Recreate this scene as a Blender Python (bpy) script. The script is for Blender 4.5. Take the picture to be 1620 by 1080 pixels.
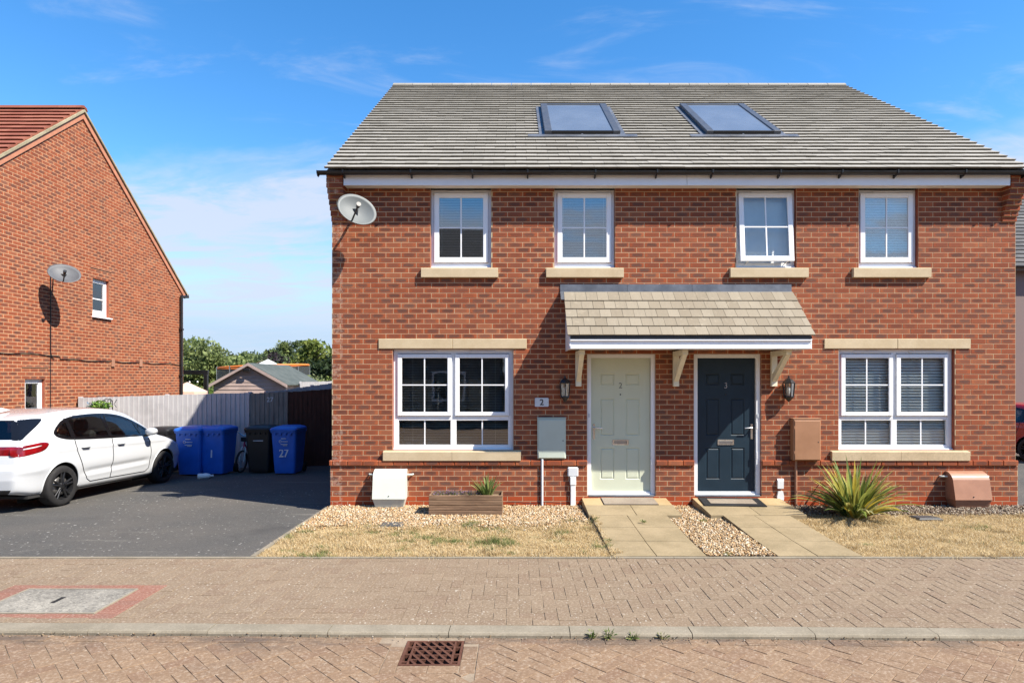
import bpy, bmesh, math, random
import numpy as np
from mathutils import Vector, Matrix, noise

for o in list(bpy.data.objects): bpy.data.objects.remove(o)
random.seed(7); RNG = np.random.default_rng(7)
SC = bpy.context.scene
COL = SC.collection

# ------------------------------------------------------------------ camera, sky, sun, exposure
D = 9.52                      # metres from the camera to the front wall (wall face is y = 0)
CAMZ = 1.905
cam_data = bpy.data.cameras.new('camera'); cam = bpy.data.objects.new('camera', cam_data); COL.objects.link(cam)
cam.location = (0, -D, CAMZ); cam.rotation_euler = (math.radians(90), 0, 0)
cam_data.sensor_width = 36; cam_data.lens = 36 * 1000 / 1620
cam_data.shift_x = -5 / 1620; cam_data.shift_y = 60 / 1620
cam_data.clip_start = .05; cam_data.clip_end = 3000
SC.camera = cam

SUN_TO = Vector((1.81, -1.0, 2.257)).normalized()
SUN_EL = math.asin(SUN_TO.z); SUN_ROT = math.atan2(SUN_TO.x, SUN_TO.y)
world = bpy.data.worlds.new('World'); SC.world = world; world.use_nodes = True
def build_world():
    nt = world.node_tree; N = nt.nodes; L = nt.links
    for n in list(N): N.remove(n)
    out = N.new('ShaderNodeOutputWorld'); bg = N.new('ShaderNodeBackground'); bg.inputs[1].default_value = .12
    sky = N.new('ShaderNodeTexSky'); sky.sky_type = 'NISHITA'; sky.sun_disc = False
    sky.sun_elevation = SUN_EL; sky.sun_rotation = SUN_ROT; sky.altitude = 60
    sky.air_density = 1.0; sky.dust_density = .05; sky.ozone_density = 3.0
    hs = N.new('ShaderNodeHueSaturation'); hs.inputs['Saturation'].default_value = 1.3; hs.inputs['Value'].default_value = 1.0
    L.new(sky.outputs[0], hs.inputs['Color'])
    tc = N.new('ShaderNodeTexCoord'); sep = N.new('ShaderNodeSeparateXYZ'); L.new(tc.outputs['Generated'], sep.inputs[0])
    def math_(op, a, b=None):
        m = N.new('ShaderNodeMath'); m.operation = op
        for i, v in enumerate((a, b)):
            if v is None: continue
            if isinstance(v, (int, float)): m.inputs[i].default_value = v
            else: L.new(v, m.inputs[i])
        return m.outputs[0]
    def rng(v, a, b, c=0., d=1.):
        m = N.new('ShaderNodeMapRange'); m.interpolation_type = 'SMOOTHSTEP'
        L.new(v, m.inputs[0])
        for i, x in enumerate((a, b, c, d)): m.inputs[i + 1].default_value = x
        return m.outputs[0]
    zc = math_('ADD', math_('MAXIMUM', sep.outputs[2], 0.), .12)
    px = math_('DIVIDE', sep.outputs[0], zc); py = math_('DIVIDE', sep.outputs[1], zc)
    cmb = N.new('ShaderNodeCombineXYZ'); L.new(px, cmb.inputs[0]); L.new(py, cmb.inputs[1])
    def nz(scale, detail, rough, dist, loc, sc=(1, 1, 1), rot=0.):
        mp = N.new('ShaderNodeMapping'); L.new(cmb.outputs[0], mp.inputs[0]); mp.inputs['Location'].default_value = loc
        mp.inputs['Scale'].default_value = sc; mp.inputs['Rotation'].default_value = (0, 0, rot)
        n = N.new('ShaderNodeTexNoise'); L.new(mp.outputs[0], n.inputs['Vector'])
        n.inputs['Scale'].default_value = scale; n.inputs['Detail'].default_value = detail
        n.inputs['Roughness'].default_value = rough; n.inputs['Distortion'].default_value = dist
        return n.outputs[0]
    # a bank of thin cloud low over the horizon, all round, and a few wisps of cirrus higher up
    warp = nz(.9, 6, .6, .4, (3.1, 1.7, 0))
    el = math_('ADD', sep.outputs[2], math_('MULTIPLY', math_('SUBTRACT', warp, .5), .22))
    bank = math_('MULTIPLY', rng(el, .315, .245), rng(sep.outputs[2], .04, .13, .25, 1.))
    thick = rng(nz(1.5, 7, .62, .5, (7.3, 2.2, 0), (1, 1.9, 1), .35), .36, .60)
    bank = math_('MULTIPLY', bank, math_('ADD', .34, math_('MULTIPLY', thick, .62)))
    cir = rng(nz(1.6, 8, .62, .8, (1.3, 9.4, 0), (1, 2.4, 1), .5), .52, .84)
    cir = math_('MULTIPLY', cir, .5)
    cl = math_('MINIMUM', math_('ADD', bank, cir), .92)
    low = N.new('ShaderNodeMix'); low.data_type = 'RGBA'; low.inputs['B'].default_value = (2.0, 2.7, 3.6, 1)
    L.new(rng(sep.outputs[2], .20, .06, 0., .95), low.inputs['Factor']); L.new(hs.outputs[0], low.inputs['A'])
    mix = N.new('ShaderNodeMix'); mix.data_type = 'RGBA'
    L.new(cl, mix.inputs['Factor']); L.new(low.outputs['Result'], mix.inputs['A'])
    mix.inputs['B'].default_value = (2.75, 3.1, 3.8, 1)
    L.new(mix.outputs['Result'], bg.inputs[0]); L.new(bg.outputs[0], out.inputs[0])
build_world()

sun_data = bpy.data.lights.new('sun', 'SUN'); sun_data.energy = 5.0; sun_data.angle = math.radians(.53)
sun_data.color = (1, .935, .83)
sun = bpy.data.objects.new('sun', sun_data); COL.objects.link(sun)
sun.location = (20, -12, 25); sun.rotation_euler = (-SUN_TO).to_track_quat('-Z', 'Y').to_euler()
SC.view_settings.view_transform = 'Standard'; SC.view_settings.look = 'None'
SC.view_settings.gamma = 1; SC.view_settings.exposure = 1.1; SC.view_settings.use_curve_mapping = False
SC.render.engine = 'CYCLES'
SC.cycles.max_bounces = 8; SC.cycles.diffuse_bounces = 2; SC.cycles.transparent_max_bounces = 16; SC.cycles.use_denoising = True
SC.cycles.sample_clamp_indirect = 6

# ------------------------------------------------------------------ helpers
def X(px, Z=D): return (px - 815) * Z / 1000
def H(py, Z=D): return CAMZ + (600 - py) * Z / 1000
def Yw(Z): return Z - D
def gz(Z): return -.0268 * max(0., Z - 6.73)          # the drive falls gently away from the street

def tag(o, label=None, cat=None, group=None, kind=None):
    if label: o['label'] = label
    if cat: o['category'] = cat
    if group: o['group'] = group
    if kind: o['kind'] = kind
    return o
def link(name, me, mat=None, parent=None):
    o = bpy.data.objects.new(name, me); COL.objects.link(o)
    if mat is not None and me is not None and len(me.materials) == 0: me.materials.append(mat)
    if parent is not None: o.parent = parent
    return o
def empty(name, loc=(0, 0, 0), rz=0., parent=None):
    o = bpy.data.objects.new(name, None); COL.objects.link(o); o.location = loc; o.rotation_euler = (0, 0, rz)
    o.empty_display_size = .1
    if parent is not None: o.parent = parent
    return o
def copy_tree(o, parent=None):
    kids = list(o.children)
    c = o.copy(); COL.objects.link(c); c.parent = parent
    for k in kids: copy_tree(k, c)
    return c

class MB:
    def __init__(s): s.v = []; s.f = []; s.m = []; s.sm = []
    def add(s, vs, fs, mi=0, smooth=False):
        b = len(s.v); s.v += [tuple(v) for v in vs]
        for f in fs: s.f.append(tuple(b + i for i in f)); s.m.append(mi); s.sm.append(smooth)
        return s
    def box(s, x0, x1, y0, y1, z0, z1, mi=0):
        return s.add([(x0, y0, z0), (x1, y0, z0), (x1, y1, z0), (x0, y1, z0), (x0, y0, z1), (x1, y0, z1), (x1, y1, z1), (x0, y1, z1)],
                     [(0, 3, 2, 1), (4, 5, 6, 7), (0, 1, 5, 4), (1, 2, 6, 5), (2, 3, 7, 6), (3, 0, 4, 7)], mi)
    def cbox(s, x0, x1, y0, y1, z0, z1, c=.004, mi=0):
        # box with chamfered edges (24 corner points)
        vs = []; idx = {}
        xs = (x0, x1); ys = (y0, y1); zs = (z0, z1)
        sg = (1, -1)
        for i in range(2):
            for j in range(2):
                for k in range(2):
                    for a in range(3):
                        p = [xs[i] + sg[i] * c, ys[j] + sg[j] * c, zs[k] + sg[k] * c]
                        p[a] = (xs[i], ys[j], zs[k])[a]
                        idx[(i, j, k, a)] = len(vs); vs.append(tuple(p))
        fs = []
        I = idx
        fs.append((I[0,0,0,0], I[0,0,1,0], I[0,1,1,0], I[0,1,0,0])); fs.append((I[1,0,0,0], I[1,1,0,0], I[1,1,1,0], I[1,0,1,0]))
        fs.append((I[0,0,0,1], I[1,0,0,1], I[1,0,1,1], I[0,0,1,1])); fs.append((I[0,1,0,1], I[0,1,1,1], I[1,1,1,1], I[1,1,0,1]))
        fs.append((I[0,0,0,2], I[0,1,0,2], I[1,1,0,2], I[1,0,0,2])); fs.append((I[0,0,1,2], I[1,0,1,2], I[1,1,1,2], I[0,1,1,2]))
        for (a, b) in ((0, 1), (0, 2), (1, 2)):
            cdir = 3 - a - b
            for p in range(2):
                for q in range(2):
                    def key(t, ax):
                        k = [0, 0, 0]; k[a] = p; k[b] = q; k[cdir] = t; return (k[0], k[1], k[2], ax)
                    fs.append((I[key(0, a)], I[key(1, a)], I[key(1, b)], I[key(0, b)]))
        for i in range(2):
            for j in range(2):
                for k in range(2): fs.append((I[i,j,k,0], I[i,j,k,1], I[i,j,k,2]))
        return s.add(vs, fs, mi)
    def prism(s, poly, z0, z1, mi=0, c=0.):
        # polygon in xy extruded in z, optional top chamfer
        n = len(poly); vs = [(p[0], p[1], z0) for p in poly]
        if c > 0:
            cx = sum(p[0] for p in poly) / n; cy = sum(p[1] for p in poly) / n
            ins = inset_poly(poly, c)
            vs += [(p[0], p[1], z1 - c) for p in poly] + [(p[0], p[1], z1) for p in ins]
            fs = [tuple(range(2 * n, 3 * n))]
            for i in range(n):
                j = (i + 1) % n
                fs += [(i, j, n + j, n + i), (n + i, n + j, 2 * n + j, 2 * n + i)]
        else:
            vs += [(p[0], p[1], z1) for p in poly]
            fs = [tuple(range(n, 2 * n)), tuple(reversed(range(n)))]
            for i in range(n):
                j = (i + 1) % n; fs.append((i, j, n + j, n + i))
        return s.add(vs, fs, mi)
    def prism_x(s, poly, x0, x1, mi=0, smooth=False):
        # polygon of (y, z) extruded along x
        n = len(poly); vs = [(x0, p[0], p[1]) for p in poly] + [(x1, p[0], p[1]) for p in poly]
        s.add(vs, [tuple(range(n)), tuple(reversed(range(n, 2 * n)))], mi)
        return s.add(vs, [(i, n + i, n + (i + 1) % n, (i + 1) % n) for i in range(n)], mi, smooth)
    def tube(s, pts, r, seg=8, mi=0, cap=True, smooth=True):
        pts = [Vector(p) for p in pts]; rs = r if isinstance(r, (list, tuple)) else [r] * len(pts)
        vs = []; n = len(pts); up = None
        for i, p in enumerate(pts):
            t = (pts[min(i + 1, n - 1)] - pts[max(i - 1, 0)]).normalized()
            if up is None: up = Vector((0, 0, 1)) if abs(t.z) < .9 else Vector((1, 0, 0))
            a = t.cross(up); 
            if a.length < 1e-5: a = t.cross(Vector((0, 1, 0)))
            a.normalize(); b = t.cross(a).normalized(); up = -b if False else up
            for k in range(seg):
                w = 2 * math.pi * k / seg; vs.append(p + (a * math.cos(w) + b * math.sin(w)) * rs[i])
        fs = [(i * seg + k, i * seg + (k + 1) % seg, (i + 1) * seg + (k + 1) % seg, (i + 1) * seg + k) for i in range(n - 1) for k in range(seg)]
        s.add(vs, fs, mi, smooth)
        if cap: s.add(vs[:seg], [tuple(range(seg))], mi); s.add(vs[-seg:], [tuple(reversed(range(seg)))], mi)
        return s
    def lathe(s, prof, axis='z', seg=24, mi=0, loc=(0, 0, 0), smooth=True):
        # prof: list of (r, h) revolved about the axis
        vs = []; n = len(prof)
        for (r, h) in prof:
            for k in range(seg):
                w = 2 * math.pi * k / seg; a, b = r * math.cos(w), r * math.sin(w)
                p = (a, b, h) if axis == 'z' else ((h, a, b) if axis == 'x' else (b, h, a))
                vs.append((p[0] + loc[0], p[1] + loc[1], p[2] + loc[2]))
        fs = [(i * seg + k, i * seg + (k + 1) % seg, (i + 1) * seg + (k + 1) % seg, (i + 1) * seg + k) for i in range(n - 1) for k in range(seg)]
        return s.add(vs, fs, mi, smooth)
    def mesh(s, name):
        me = bpy.data.meshes.new(name); me.from_pydata(s.v, [], s.f); me.update()
        if any(s.m): me.polygons.foreach_set('material_index', s.m)
        if any(s.sm): me.polygons.foreach_set('use_smooth', s.sm)
        return me
    def build(s, name, mat, parent=None, fix=True):
        me = s.mesh(name)
        if fix: fix_normals(me)
        for m in (mat if isinstance(mat, (list, tuple)) else [mat]): me.materials.append(m)
        return link(name, me, None, parent)
def fix_normals(me):
    bm = bmesh.new(); bm.from_mesh(me); bmesh.ops.recalc_face_normals(bm, faces=bm.faces); bm.to_mesh(me); bm.free(); me.update()
def inset_poly(poly, c):
    n = len(poly); out = []
    area = sum(poly[i][0] * poly[(i + 1) % n][1] - poly[(i + 1) % n][0] * poly[i][1] for i in range(n))
    sg = 1 if area > 0 else -1
    for i in range(n):
        p0 = poly[i - 1]; p = poly[i]; p1 = poly[(i + 1) % n]
        e0 = (p[0] - p0[0], p[1] - p0[1]); e1 = (p1[0] - p[0], p1[1] - p[1])
        l0 = math.hypot(*e0) or 1e-9; l1 = math.hypot(*e1) or 1e-9
        n0 = (-e0[1] / l0 * sg, e0[0] / l0 * sg); n1 = (-e1[1] / l1 * sg, e1[0] / l1 * sg)
        d = 1 + n0[0] * n1[0] + n0[1] * n1[1]
        d = max(d, .35)
        out.append((p[0] + c * (n0[0] + n1[0]) / d, p[1] + c * (n0[1] + n1[1]) / d))
    return out
def clip_poly(poly, a, b, c):
    # keep the part with a*x + b*y <= c
    out = []; n = len(poly)
    for i in range(n):
        p, q = poly[i], poly[(i + 1) % n]; dp = a * p[0] + b * p[1] - c; dq = a * q[0] + b * q[1] - c
        if dp <= 0: out.append(p)
        if dp * dq < 0:
            t = dp / (dp - dq); out.append((p[0] + t * (q[0] - p[0]), p[1] + t * (q[1] - p[1])))
    return out
def poly_area(poly):
    return abs(sum(poly[i][0] * poly[(i + 1) % len(poly)][1] - poly[(i + 1) % len(poly)][0] * poly[i][1] for i in range(len(poly)))) / 2
def add_text(s, size, mat, parent, loc, rot=(math.pi / 2, 0, 0), ext=.001, name='numeral', align='CENTER', bold=0.):
    cu = bpy.data.curves.new(name, 'FONT'); cu.body = s; cu.size = size; cu.extrude = ext; cu.align_x = align; cu.align_y = 'CENTER'
    cu.offset = bold
    tmp = bpy.data.objects.new(name, cu); COL.objects.link(tmp); bpy.context.view_layer.update()
    me = bpy.data.meshes.new_from_object(tmp.evaluated_get(bpy.context.evaluated_depsgraph_get())); bpy.data.objects.remove(tmp); me.name = name
    me.materials.clear(); o = link(name, me, mat, parent)
    o.location = loc; o.rotation_euler = rot
    return o

# ------------------------------------------------------------------ materials
class NT:
    def __init__(s, name):
        s.m = bpy.data.materials.new(name); s.m.use_nodes = True; s.t = s.m.node_tree; s.N = s.t.nodes; s.L = s.t.links
        s.b = s.N['Principled BSDF']; s.out = s.N['Material Output']
    def set(s, sock, v):
        if isinstance(v, (int, float)): sock.default_value = v
        elif isinstance(v, (tuple, list)):
            sock.default_value = tuple(v) + (1,) if (len(v) == 3 and sock.type == 'RGBA') else tuple(v)
        else: s.L.new(v, sock)
    def math(s, op, a, b=None, c=None, clamp=False):
        n = s.N.new('ShaderNodeMath'); n.operation = op; n.use_clamp = clamp
        for i, v in enumerate((a, b, c)):
            if v is not None: s.set(n.inputs[i], v)
        return n.outputs[0]
    def mix(s, f, a, b, mode='MIX'):
        n = s.N.new('ShaderNodeMix'); n.data_type = 'RGBA'; n.blend_type = mode
        s.set(n.inputs['Factor'], f); s.set(n.inputs['A'], a); s.set(n.inputs['B'], b); return n.outputs['Result']
    def pos(s, obj=False):
        if obj: return s.N.new('ShaderNodeTexCoord').outputs['Object']
        return s.N.new('ShaderNodeNewGeometry').outputs['Position']
    def scale(s, v, sc, loc=(0, 0, 0), rot=(0, 0, 0)):
        n = s.N.new('ShaderNodeMapping'); s.L.new(v, n.inputs[0]); n.inputs['Scale'].default_value = sc
        n.inputs['Location'].default_value = loc; n.inputs['Rotation'].default_value = rot; return n.outputs[0]
    def noise(s, v, scale, detail=4, rough=.55, dist=0.):
        n = s.N.new('ShaderNodeTexNoise'); s.L.new(v, n.inputs['Vector']); n.inputs['Scale'].default_value = scale
        n.inputs['Detail'].default_value = detail; n.inputs['Roughness'].default_value = rough; n.inputs['Distortion'].default_value = dist
        return n.outputs[0]
    def voro(s, v, scale, feat='F1', out='Distance'):
        n = s.N.new('ShaderNodeTexVoronoi'); s.L.new(v, n.inputs['Vector']); n.inputs['Scale'].default_value = scale; n.feature = feat
        return n.outputs[out]
    def white(s, v):
        n = s.N.new('ShaderNodeTexWhiteNoise'); n.noise_dimensions = '3D'; s.L.new(v, n.inputs['Vector']); return n
    def ramp(s, f, a, b, c=0., d=1., smooth=True):
        n = s.N.new('ShaderNodeMapRange'); n.interpolation_type = 'SMOOTHSTEP' if smooth else 'LINEAR'
        s.set(n.inputs[0], f)
        for i, x in enumerate((a, b, c, d)): n.inputs[i + 1].default_value = x
        return n.outputs[0]
    def sep(s, v):
        n = s.N.new('ShaderNodeSeparateXYZ'); s.L.new(v, n.inputs[0]); return n.outputs
    def comb(s, x, y, z):
        n = s.N.new('ShaderNodeCombineXYZ')
        for i, v in enumerate((x, y, z)): s.set(n.inputs[i], v)
        return n.outputs[0]
    def bump(s, h, strength=.3, dist=.01):
        n = s.N.new('ShaderNodeBump'); s.L.new(h, n.inputs['Height']); n.inputs['Strength'].default_value = strength
        n.inputs['Distance'].default_value = dist; s.L.new(n.outputs[0], s.b.inputs['Normal'])
    def col(s, c): s.set(s.b.inputs['Base Color'], c)
    def rough(s, r): s.set(s.b.inputs['Roughness'], r)
    def spec(s, v): s.b.inputs['Specular IOR Level'].default_value = v

def paint(name, c, rough=.45, metal=0., var=.10, scale=6., bump=0., dirt=0., coat=0., spec=.5):
    t = NT(name); p = t.pos(True)
    n = t.noise(p, scale, 5, .6)
    lo = tuple(x * (1 - var) for x in c); hi = tuple(min(1, x * (1 + var * .6)) for x in c)
    base = t.mix(t.ramp(n, .3, .7), lo, hi)
    if dirt:
        d = t.ramp(t.noise(p, scale * .6, 7, .7), .52, .75, 0, dirt)
        base = t.mix(d, base, tuple(x * .45 for x in c))
    t.col(base); t.rough(t.ramp(n, .2, .8, rough * .85, min(1, rough * 1.15))); t.b.inputs['Metallic'].default_value = metal; t.spec(spec)
    if coat: t.b.inputs['Coat Weight'].default_value = coat; t.b.inputs['Coat Roughness'].default_value = .05
    if bump: t.bump(t.noise(p, scale * 12, 4, .6), bump, .004)
    return t.m

CH, BL = .0763, .2289         # brick course height and brick + joint length
def brick_material(name, axis=0, joints=False, hot=0.):
    t = NT(name); P = t.sep(t.pos()); u = P[axis]; z = P[2]
    row = t.math('FLOOR', t.math('DIVIDE', z, CH))
    odd = t.math('MODULO', t.math('ADD', row, 1000.), 2.)
    uu = t.math('ADD', t.math('DIVIDE', u, BL), t.math('MULTIPLY', odd, .5)); cell = t.math('FLOOR', t.math('ADD', uu, .0))
    fu = t.math('SUBTRACT', uu, cell); fv = t.math('SUBTRACT', t.math('DIVIDE', z, CH), row)
    w = t.white(t.comb(cell, row, 3.3 + axis)); W = t.sep(w.outputs['Color'])
    p = t.pos()
    st = t.noise(t.scale(p, (14, 14, 60)), 1, 5, .65)
    fine = t.noise(p, 160, 4, .7)
    red = t.mix(W[0], (.265, .060, .022), (.335, .085, .032))
    red = t.mix(t.ramp(W[2], .75, 1.), red, (.36, .11, .045))
    # dark fired smear in the middle of the stretcher face
    eu = t.math('ABSOLUTE', t.math('SUBTRACT', fu, .5)); ev = t.math('ABSOLUTE', t.math('SUBTRACT', fv, .5))
    blot = t.noise(t.scale(p, (26, 26, 42)), 1, 4, .7)
    eu2 = t.math('ABSOLUTE', t.math('ADD', t.math('SUBTRACT', fu, .5), t.math('MULTIPLY', t.math('SUBTRACT', W[0], .5), .16)))
    rad = t.math('ADD', t.math('POWER', t.math('MULTIPLY', eu2, 2.3), 4.), t.math('POWER', t.math('MULTIPLY', ev, 2.35), 3.))
    rad = t.math('ADD', rad, t.math('MULTIPLY', t.math('SUBTRACT', blot, .5), 1.5))
    sm = t.math('MULTIPLY', t.ramp(rad, .85, .05), t.ramp(W[1], 0., 1., .28, .84))
    c = t.mix(sm, red, t.mix(W[2], (.075, .040, .030), (.115, .066, .050)))
    c = t.mix(t.ramp(fine, .35, .75, 0, .35), c, t.mix(.5, c, (.06, .03, .025)))
    low = t.math('LESS_THAN', row, 2.)
    c = t.mix(low, c, t.mix(W[0], (.30, .046, .013), (.36, .07, .022)))
    c = t.mix(t.ramp(t.noise(t.scale(p, (1, 1, .45)), .75, 6, .68, .4), .54, .78, 0, .38), c, (.10, .05, .035))
    pale = t.ramp(t.noise(p, 1.1, 4, .6), .62, .82, 0, .22)
    c = t.mix(pale, c, (.40, .22, .15))
    if not joints and axis == 0:
        cor = t.math('MULTIPLY', t.math('LESS_THAN', u, -2.60), t.math('GREATER_THAN', W[2], .45))
        c = t.mix(t.math('MULTIPLY', cor, t.ramp(t.noise(p, 22, 4, .7), .42, .6, 0, .38)), c, (.50, .36, .28))
    if joints:
        j = t.math('MAXIMUM', t.math('GREATER_THAN', eu, .478), t.math('GREATER_THAN', ev, .435))
        c = t.mix(j, c, (.50, .38, .27))
    t.col(c); t.rough(.88); t.spec(.25)
    t.bump(t.math('ADD', fine, t.math('MULTIPLY', st, .6)), .35, .004)
    return t.m
def mortar_material():
    t = NT('mortar'); p = t.pos(); n = t.noise(p, 5, 6, .6); f = t.noise(p, 220, 3, .6)
    c = t.mix(n, (.42, .31, .185), (.55, .425, .27)); t.col(c); t.rough(.95); t.spec(.15); t.bump(f, .4, .003); return t.m
def paver_material(name, cols, ang, org, stain=.5, speck=.5, gutter=False):
    cols = [tuple(v * k for v, k in zip(c, (.715, .71, .64))) for c in cols]
    t = NT(name); p = t.pos(); n = t.noise(p, 1.3, 5, .6); f = t.noise(p, 150, 5, .7)
    oi = t.N.new('ShaderNodeObjectInfo'); gi = t.N.new('ShaderNodeNewGeometry')
    w = t.white(t.comb(gi.outputs['Random Per Island'], oi.outputs['Random'], .37)); W = t.sep(w.outputs['Color'])
    c = t.mix(t.ramp(W[0], 0, 1, .2, .8), cols[0], cols[1]); c = t.mix(t.ramp(W[1], .62, 1., 0, .6), c, cols[2])
    c = t.mix(t.ramp(n, .35, .7, 0, .45), c, t.mix(.5, c, cols[3]))
    g = t.noise(p, 48, 5, .75)
    c = t.mix(t.ramp(g, .50, .66, 0, .7), c, t.mix(.5, c, (.50, .42, .33))); c = t.mix(t.ramp(g, .47, .32, 0, .6), c, tuple(v * .65 for v in cols[3]))
    c = t.mix(t.ramp(t.noise(p, .55, 7, .72, .6), .56, .78, 0, stain), c, (.10, .075, .06))
    if gutter:
        q = t.sep(p); near = t.ramp(q[1], -5.08, -4.80); gn = t.ramp(t.noise(t.scale(p, (1.1, 3., 1)), 1.2, 6, .7), .42, .62)
        c = t.mix(t.math('MULTIPLY', t.math('MULTIPLY', near, gn), .75), c, (.075, .06, .05))
        sc = t.ramp(t.noise(t.scale(p, (.5, 5., 1), (1.7, 0, 0), (0, 0, .12)), 1.3, 5, .65, .5), .60, .72, 0, .6); c = t.mix(sc, c, (.085, .065, .055))
    sp = t.math('MULTIPLY', t.ramp(t.voro(t.scale(p, (1, .55, 1)), 30, 'F1'), .27, .13), t.ramp(t.noise(p, 2.3, 3, .6), .36, .6))
    sp = t.math('MULTIPLY', sp, t.ramp(t.noise(p, 33, 2, .5), .46, .56))
    c = t.mix(t.math('MULTIPLY', sp, speck * .75), c, (.56, .52, .45))
    t.col(c); t.rough(.9); t.spec(.25); t.bump(t.math('ADD', f, t.math('MULTIPLY', t.noise(p, 40, 3, .6), .6)), .35, .004); return t.m
def tile_material(name, a, b, moss=.25):
    t = NT(name); p = t.pos(); f = t.noise(p, 90, 5, .7); n = t.noise(p, .9, 5, .6)
    oi = t.N.new('ShaderNodeObjectInfo'); gi = t.N.new('ShaderNodeNewGeometry')
    w = t.white(t.comb(gi.outputs['Random Per Island'], oi.outputs['Random'], .11)); W = t.sep(w.outputs['Color'])
    c = t.mix(W[0], a, b); c = t.mix(t.ramp(n, .4, .75, 0, moss), c, tuple(x * .6 for x in a))
    c = t.mix(t.ramp(t.noise(t.scale(p, (10, 2, 2)), 1.6, 6, .7), .5, .75, 0, .35), c, tuple(x * .7 for x in a))
    c = t.mix(t.ramp(f, .4, .75, 0, .35), c, tuple(x * .55 for x in a))
    li = t.math('MULTIPLY', t.ramp(t.noise(p, 14, 5, .75), .56, .66), t.ramp(t.noise(p, .7, 4, .6), .42, .62)); c = t.mix(t.math('MULTIPLY', li, .4), c, tuple(min(1, x * 1.5) for x in b))
    c = t.mix(t.ramp(t.noise(t.scale(p, (2.2, .35, .35)), 1, 6, .7), .52, .7, 0, .3), c, tuple(x * .62 for x in a))
    t.col(c); t.rough(.85); t.spec(.3); t.bump(f, .3, .003); return t.m
def asphalt_material():
    t = NT('asphalt'); p = t.pos(); f = t.noise(p, 130, 4, .75); g = t.noise(p, 55, 5, .8); v = t.voro(p, 110)
    c = t.mix(t.ramp(g, .32, .68), (.048, .046, .043), (.105, .100, .092))
    c = t.mix(t.ramp(t.noise(p, .45, 5, .6), .35, .7, 0, .55), c, (.120, .106, .090))
    for (sc, lo, am) in (((.30, 3.4, 1), .60, .55), ((.9, 1.3, 1), .62, .25)):
        st = t.ramp(t.noise(t.scale(p, sc, (2.3, .7, 0)), 1.0, 5, .6, .4), lo, lo + .12, 0, am); c = t.mix(st, c, (.19, .175, .15))
    c = t.mix(t.ramp(t.noise(t.scale(p, (1, 1, 1), (5, 1, 0)), .8, 4, .6), .58, .74, 0, .5), c, (.045, .043, .042))
    sp = t.math('MULTIPLY', t.ramp(t.voro(t.scale(p, (1, .55, 1)), 17), .30, .16), t.ramp(t.noise(p, 27, 2, .5), .53, .60))
    c = t.mix(t.math('MULTIPLY', sp, t.ramp(t.noise(p, .8, 3, .5), .40, .6, .1, .75)), c, (.42, .40, .36))
    t.col(c); t.rough(.95); t.spec(.2); t.bump(t.math('ADD', f, v), .6, .005); return t.m
def attr_material(name, rough=.8, spec=.2, trans=0., tint=None):
    t = NT(name); a = t.N.new('ShaderNodeAttribute'); a.attribute_name = 'Col'
    c = a.outputs['Color']
    n = t.noise(t.pos(), 60, 3, .6); c = t.mix(t.ramp(n, .3, .75, 0, .25), c, t.mix(.6, c, (.05, .035, .02)))
    t.col(c); t.rough(rough); t.spec(spec)
    if trans:
        tr = t.N.new('ShaderNodeBsdfTranslucent'); t.L.new(c, tr.inputs[0]); mx = t.N.new('ShaderNodeMixShader'); mx.inputs[0].default_value = trans
        t.L.new(t.b.outputs[0], mx.inputs[1]); t.L.new(tr.outputs[0], mx.inputs[2]); t.L.new(mx.outputs[0], t.out.inputs[0])
    return t.m
def glass_material(name, tint=(.95, .97, .965), refl=.14):
    t = NT(name); t.N.remove(t.b)
    tr = t.N.new('ShaderNodeBsdfTransparent'); tr.inputs[0].default_value = tint + (1,)
    gl = t.N.new('ShaderNodeBsdfGlossy'); gl.inputs['Roughness'].default_value = .015; gl.inputs['Color'].default_value = (1, 1, 1, 1)
    fr = t.N.new('ShaderNodeFresnel'); fr.inputs[0].default_value = 1.5
    n = t.N.new('ShaderNodeBump'); n.inputs['Strength'].default_value = .035; n.inputs['Distance'].default_value = .03
    t.L.new(t.noise(t.pos(), 2.2, 2, .5), n.inputs['Height']); t.L.new(n.outputs[0], gl.inputs['Normal'])
    f = t.math('ADD', t.math('MULTIPLY', fr.outputs[0], .9), refl - .04, clamp=True)
    mx = t.N.new('ShaderNodeMixShader'); t.L.new(f, mx.inputs[0]); t.L.new(tr.outputs[0], mx.inputs[1]); t.L.new(gl.outputs[0], mx.inputs[2])
    t.L.new(mx.outputs[0], t.out.inputs[0]); return t.m
def wood_material(name, a, b, axis=0, rough=.8, streak=1.):
    t = NT(name); p = t.pos(); sc = [28, 28, 28]; sc[axis] = 2.2
    oi = t.N.new('ShaderNodeObjectInfo')
    p2 = t.scale(p, tuple(sc)); off = t.N.new('ShaderNodeVectorMath'); off.operation = 'ADD'; t.L.new(p2, off.inputs[0])
    t.L.new(t.comb(t.math('MULTIPLY', oi.outputs['Random'], 37.), 0., 0.), off.inputs[1])
    n = t.noise(off.outputs[0], 1, 6, .65, .6); m = t.noise(p, 2.5, 4, .6)
    c = t.mix(t.ramp(n, .3, .72, 0, streak), a, b); c = t.mix(t.ramp(m, .4, .75, 0, .45), c, tuple(x * .6 for x in a))
    c = t.mix(t.math('MULTIPLY', oi.outputs['Random'], .28), c, tuple(x * .75 for x in b))
    t.col(c); t.rough(rough); t.spec(.2); t.bump(n, .3, .004); return t.m
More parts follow.
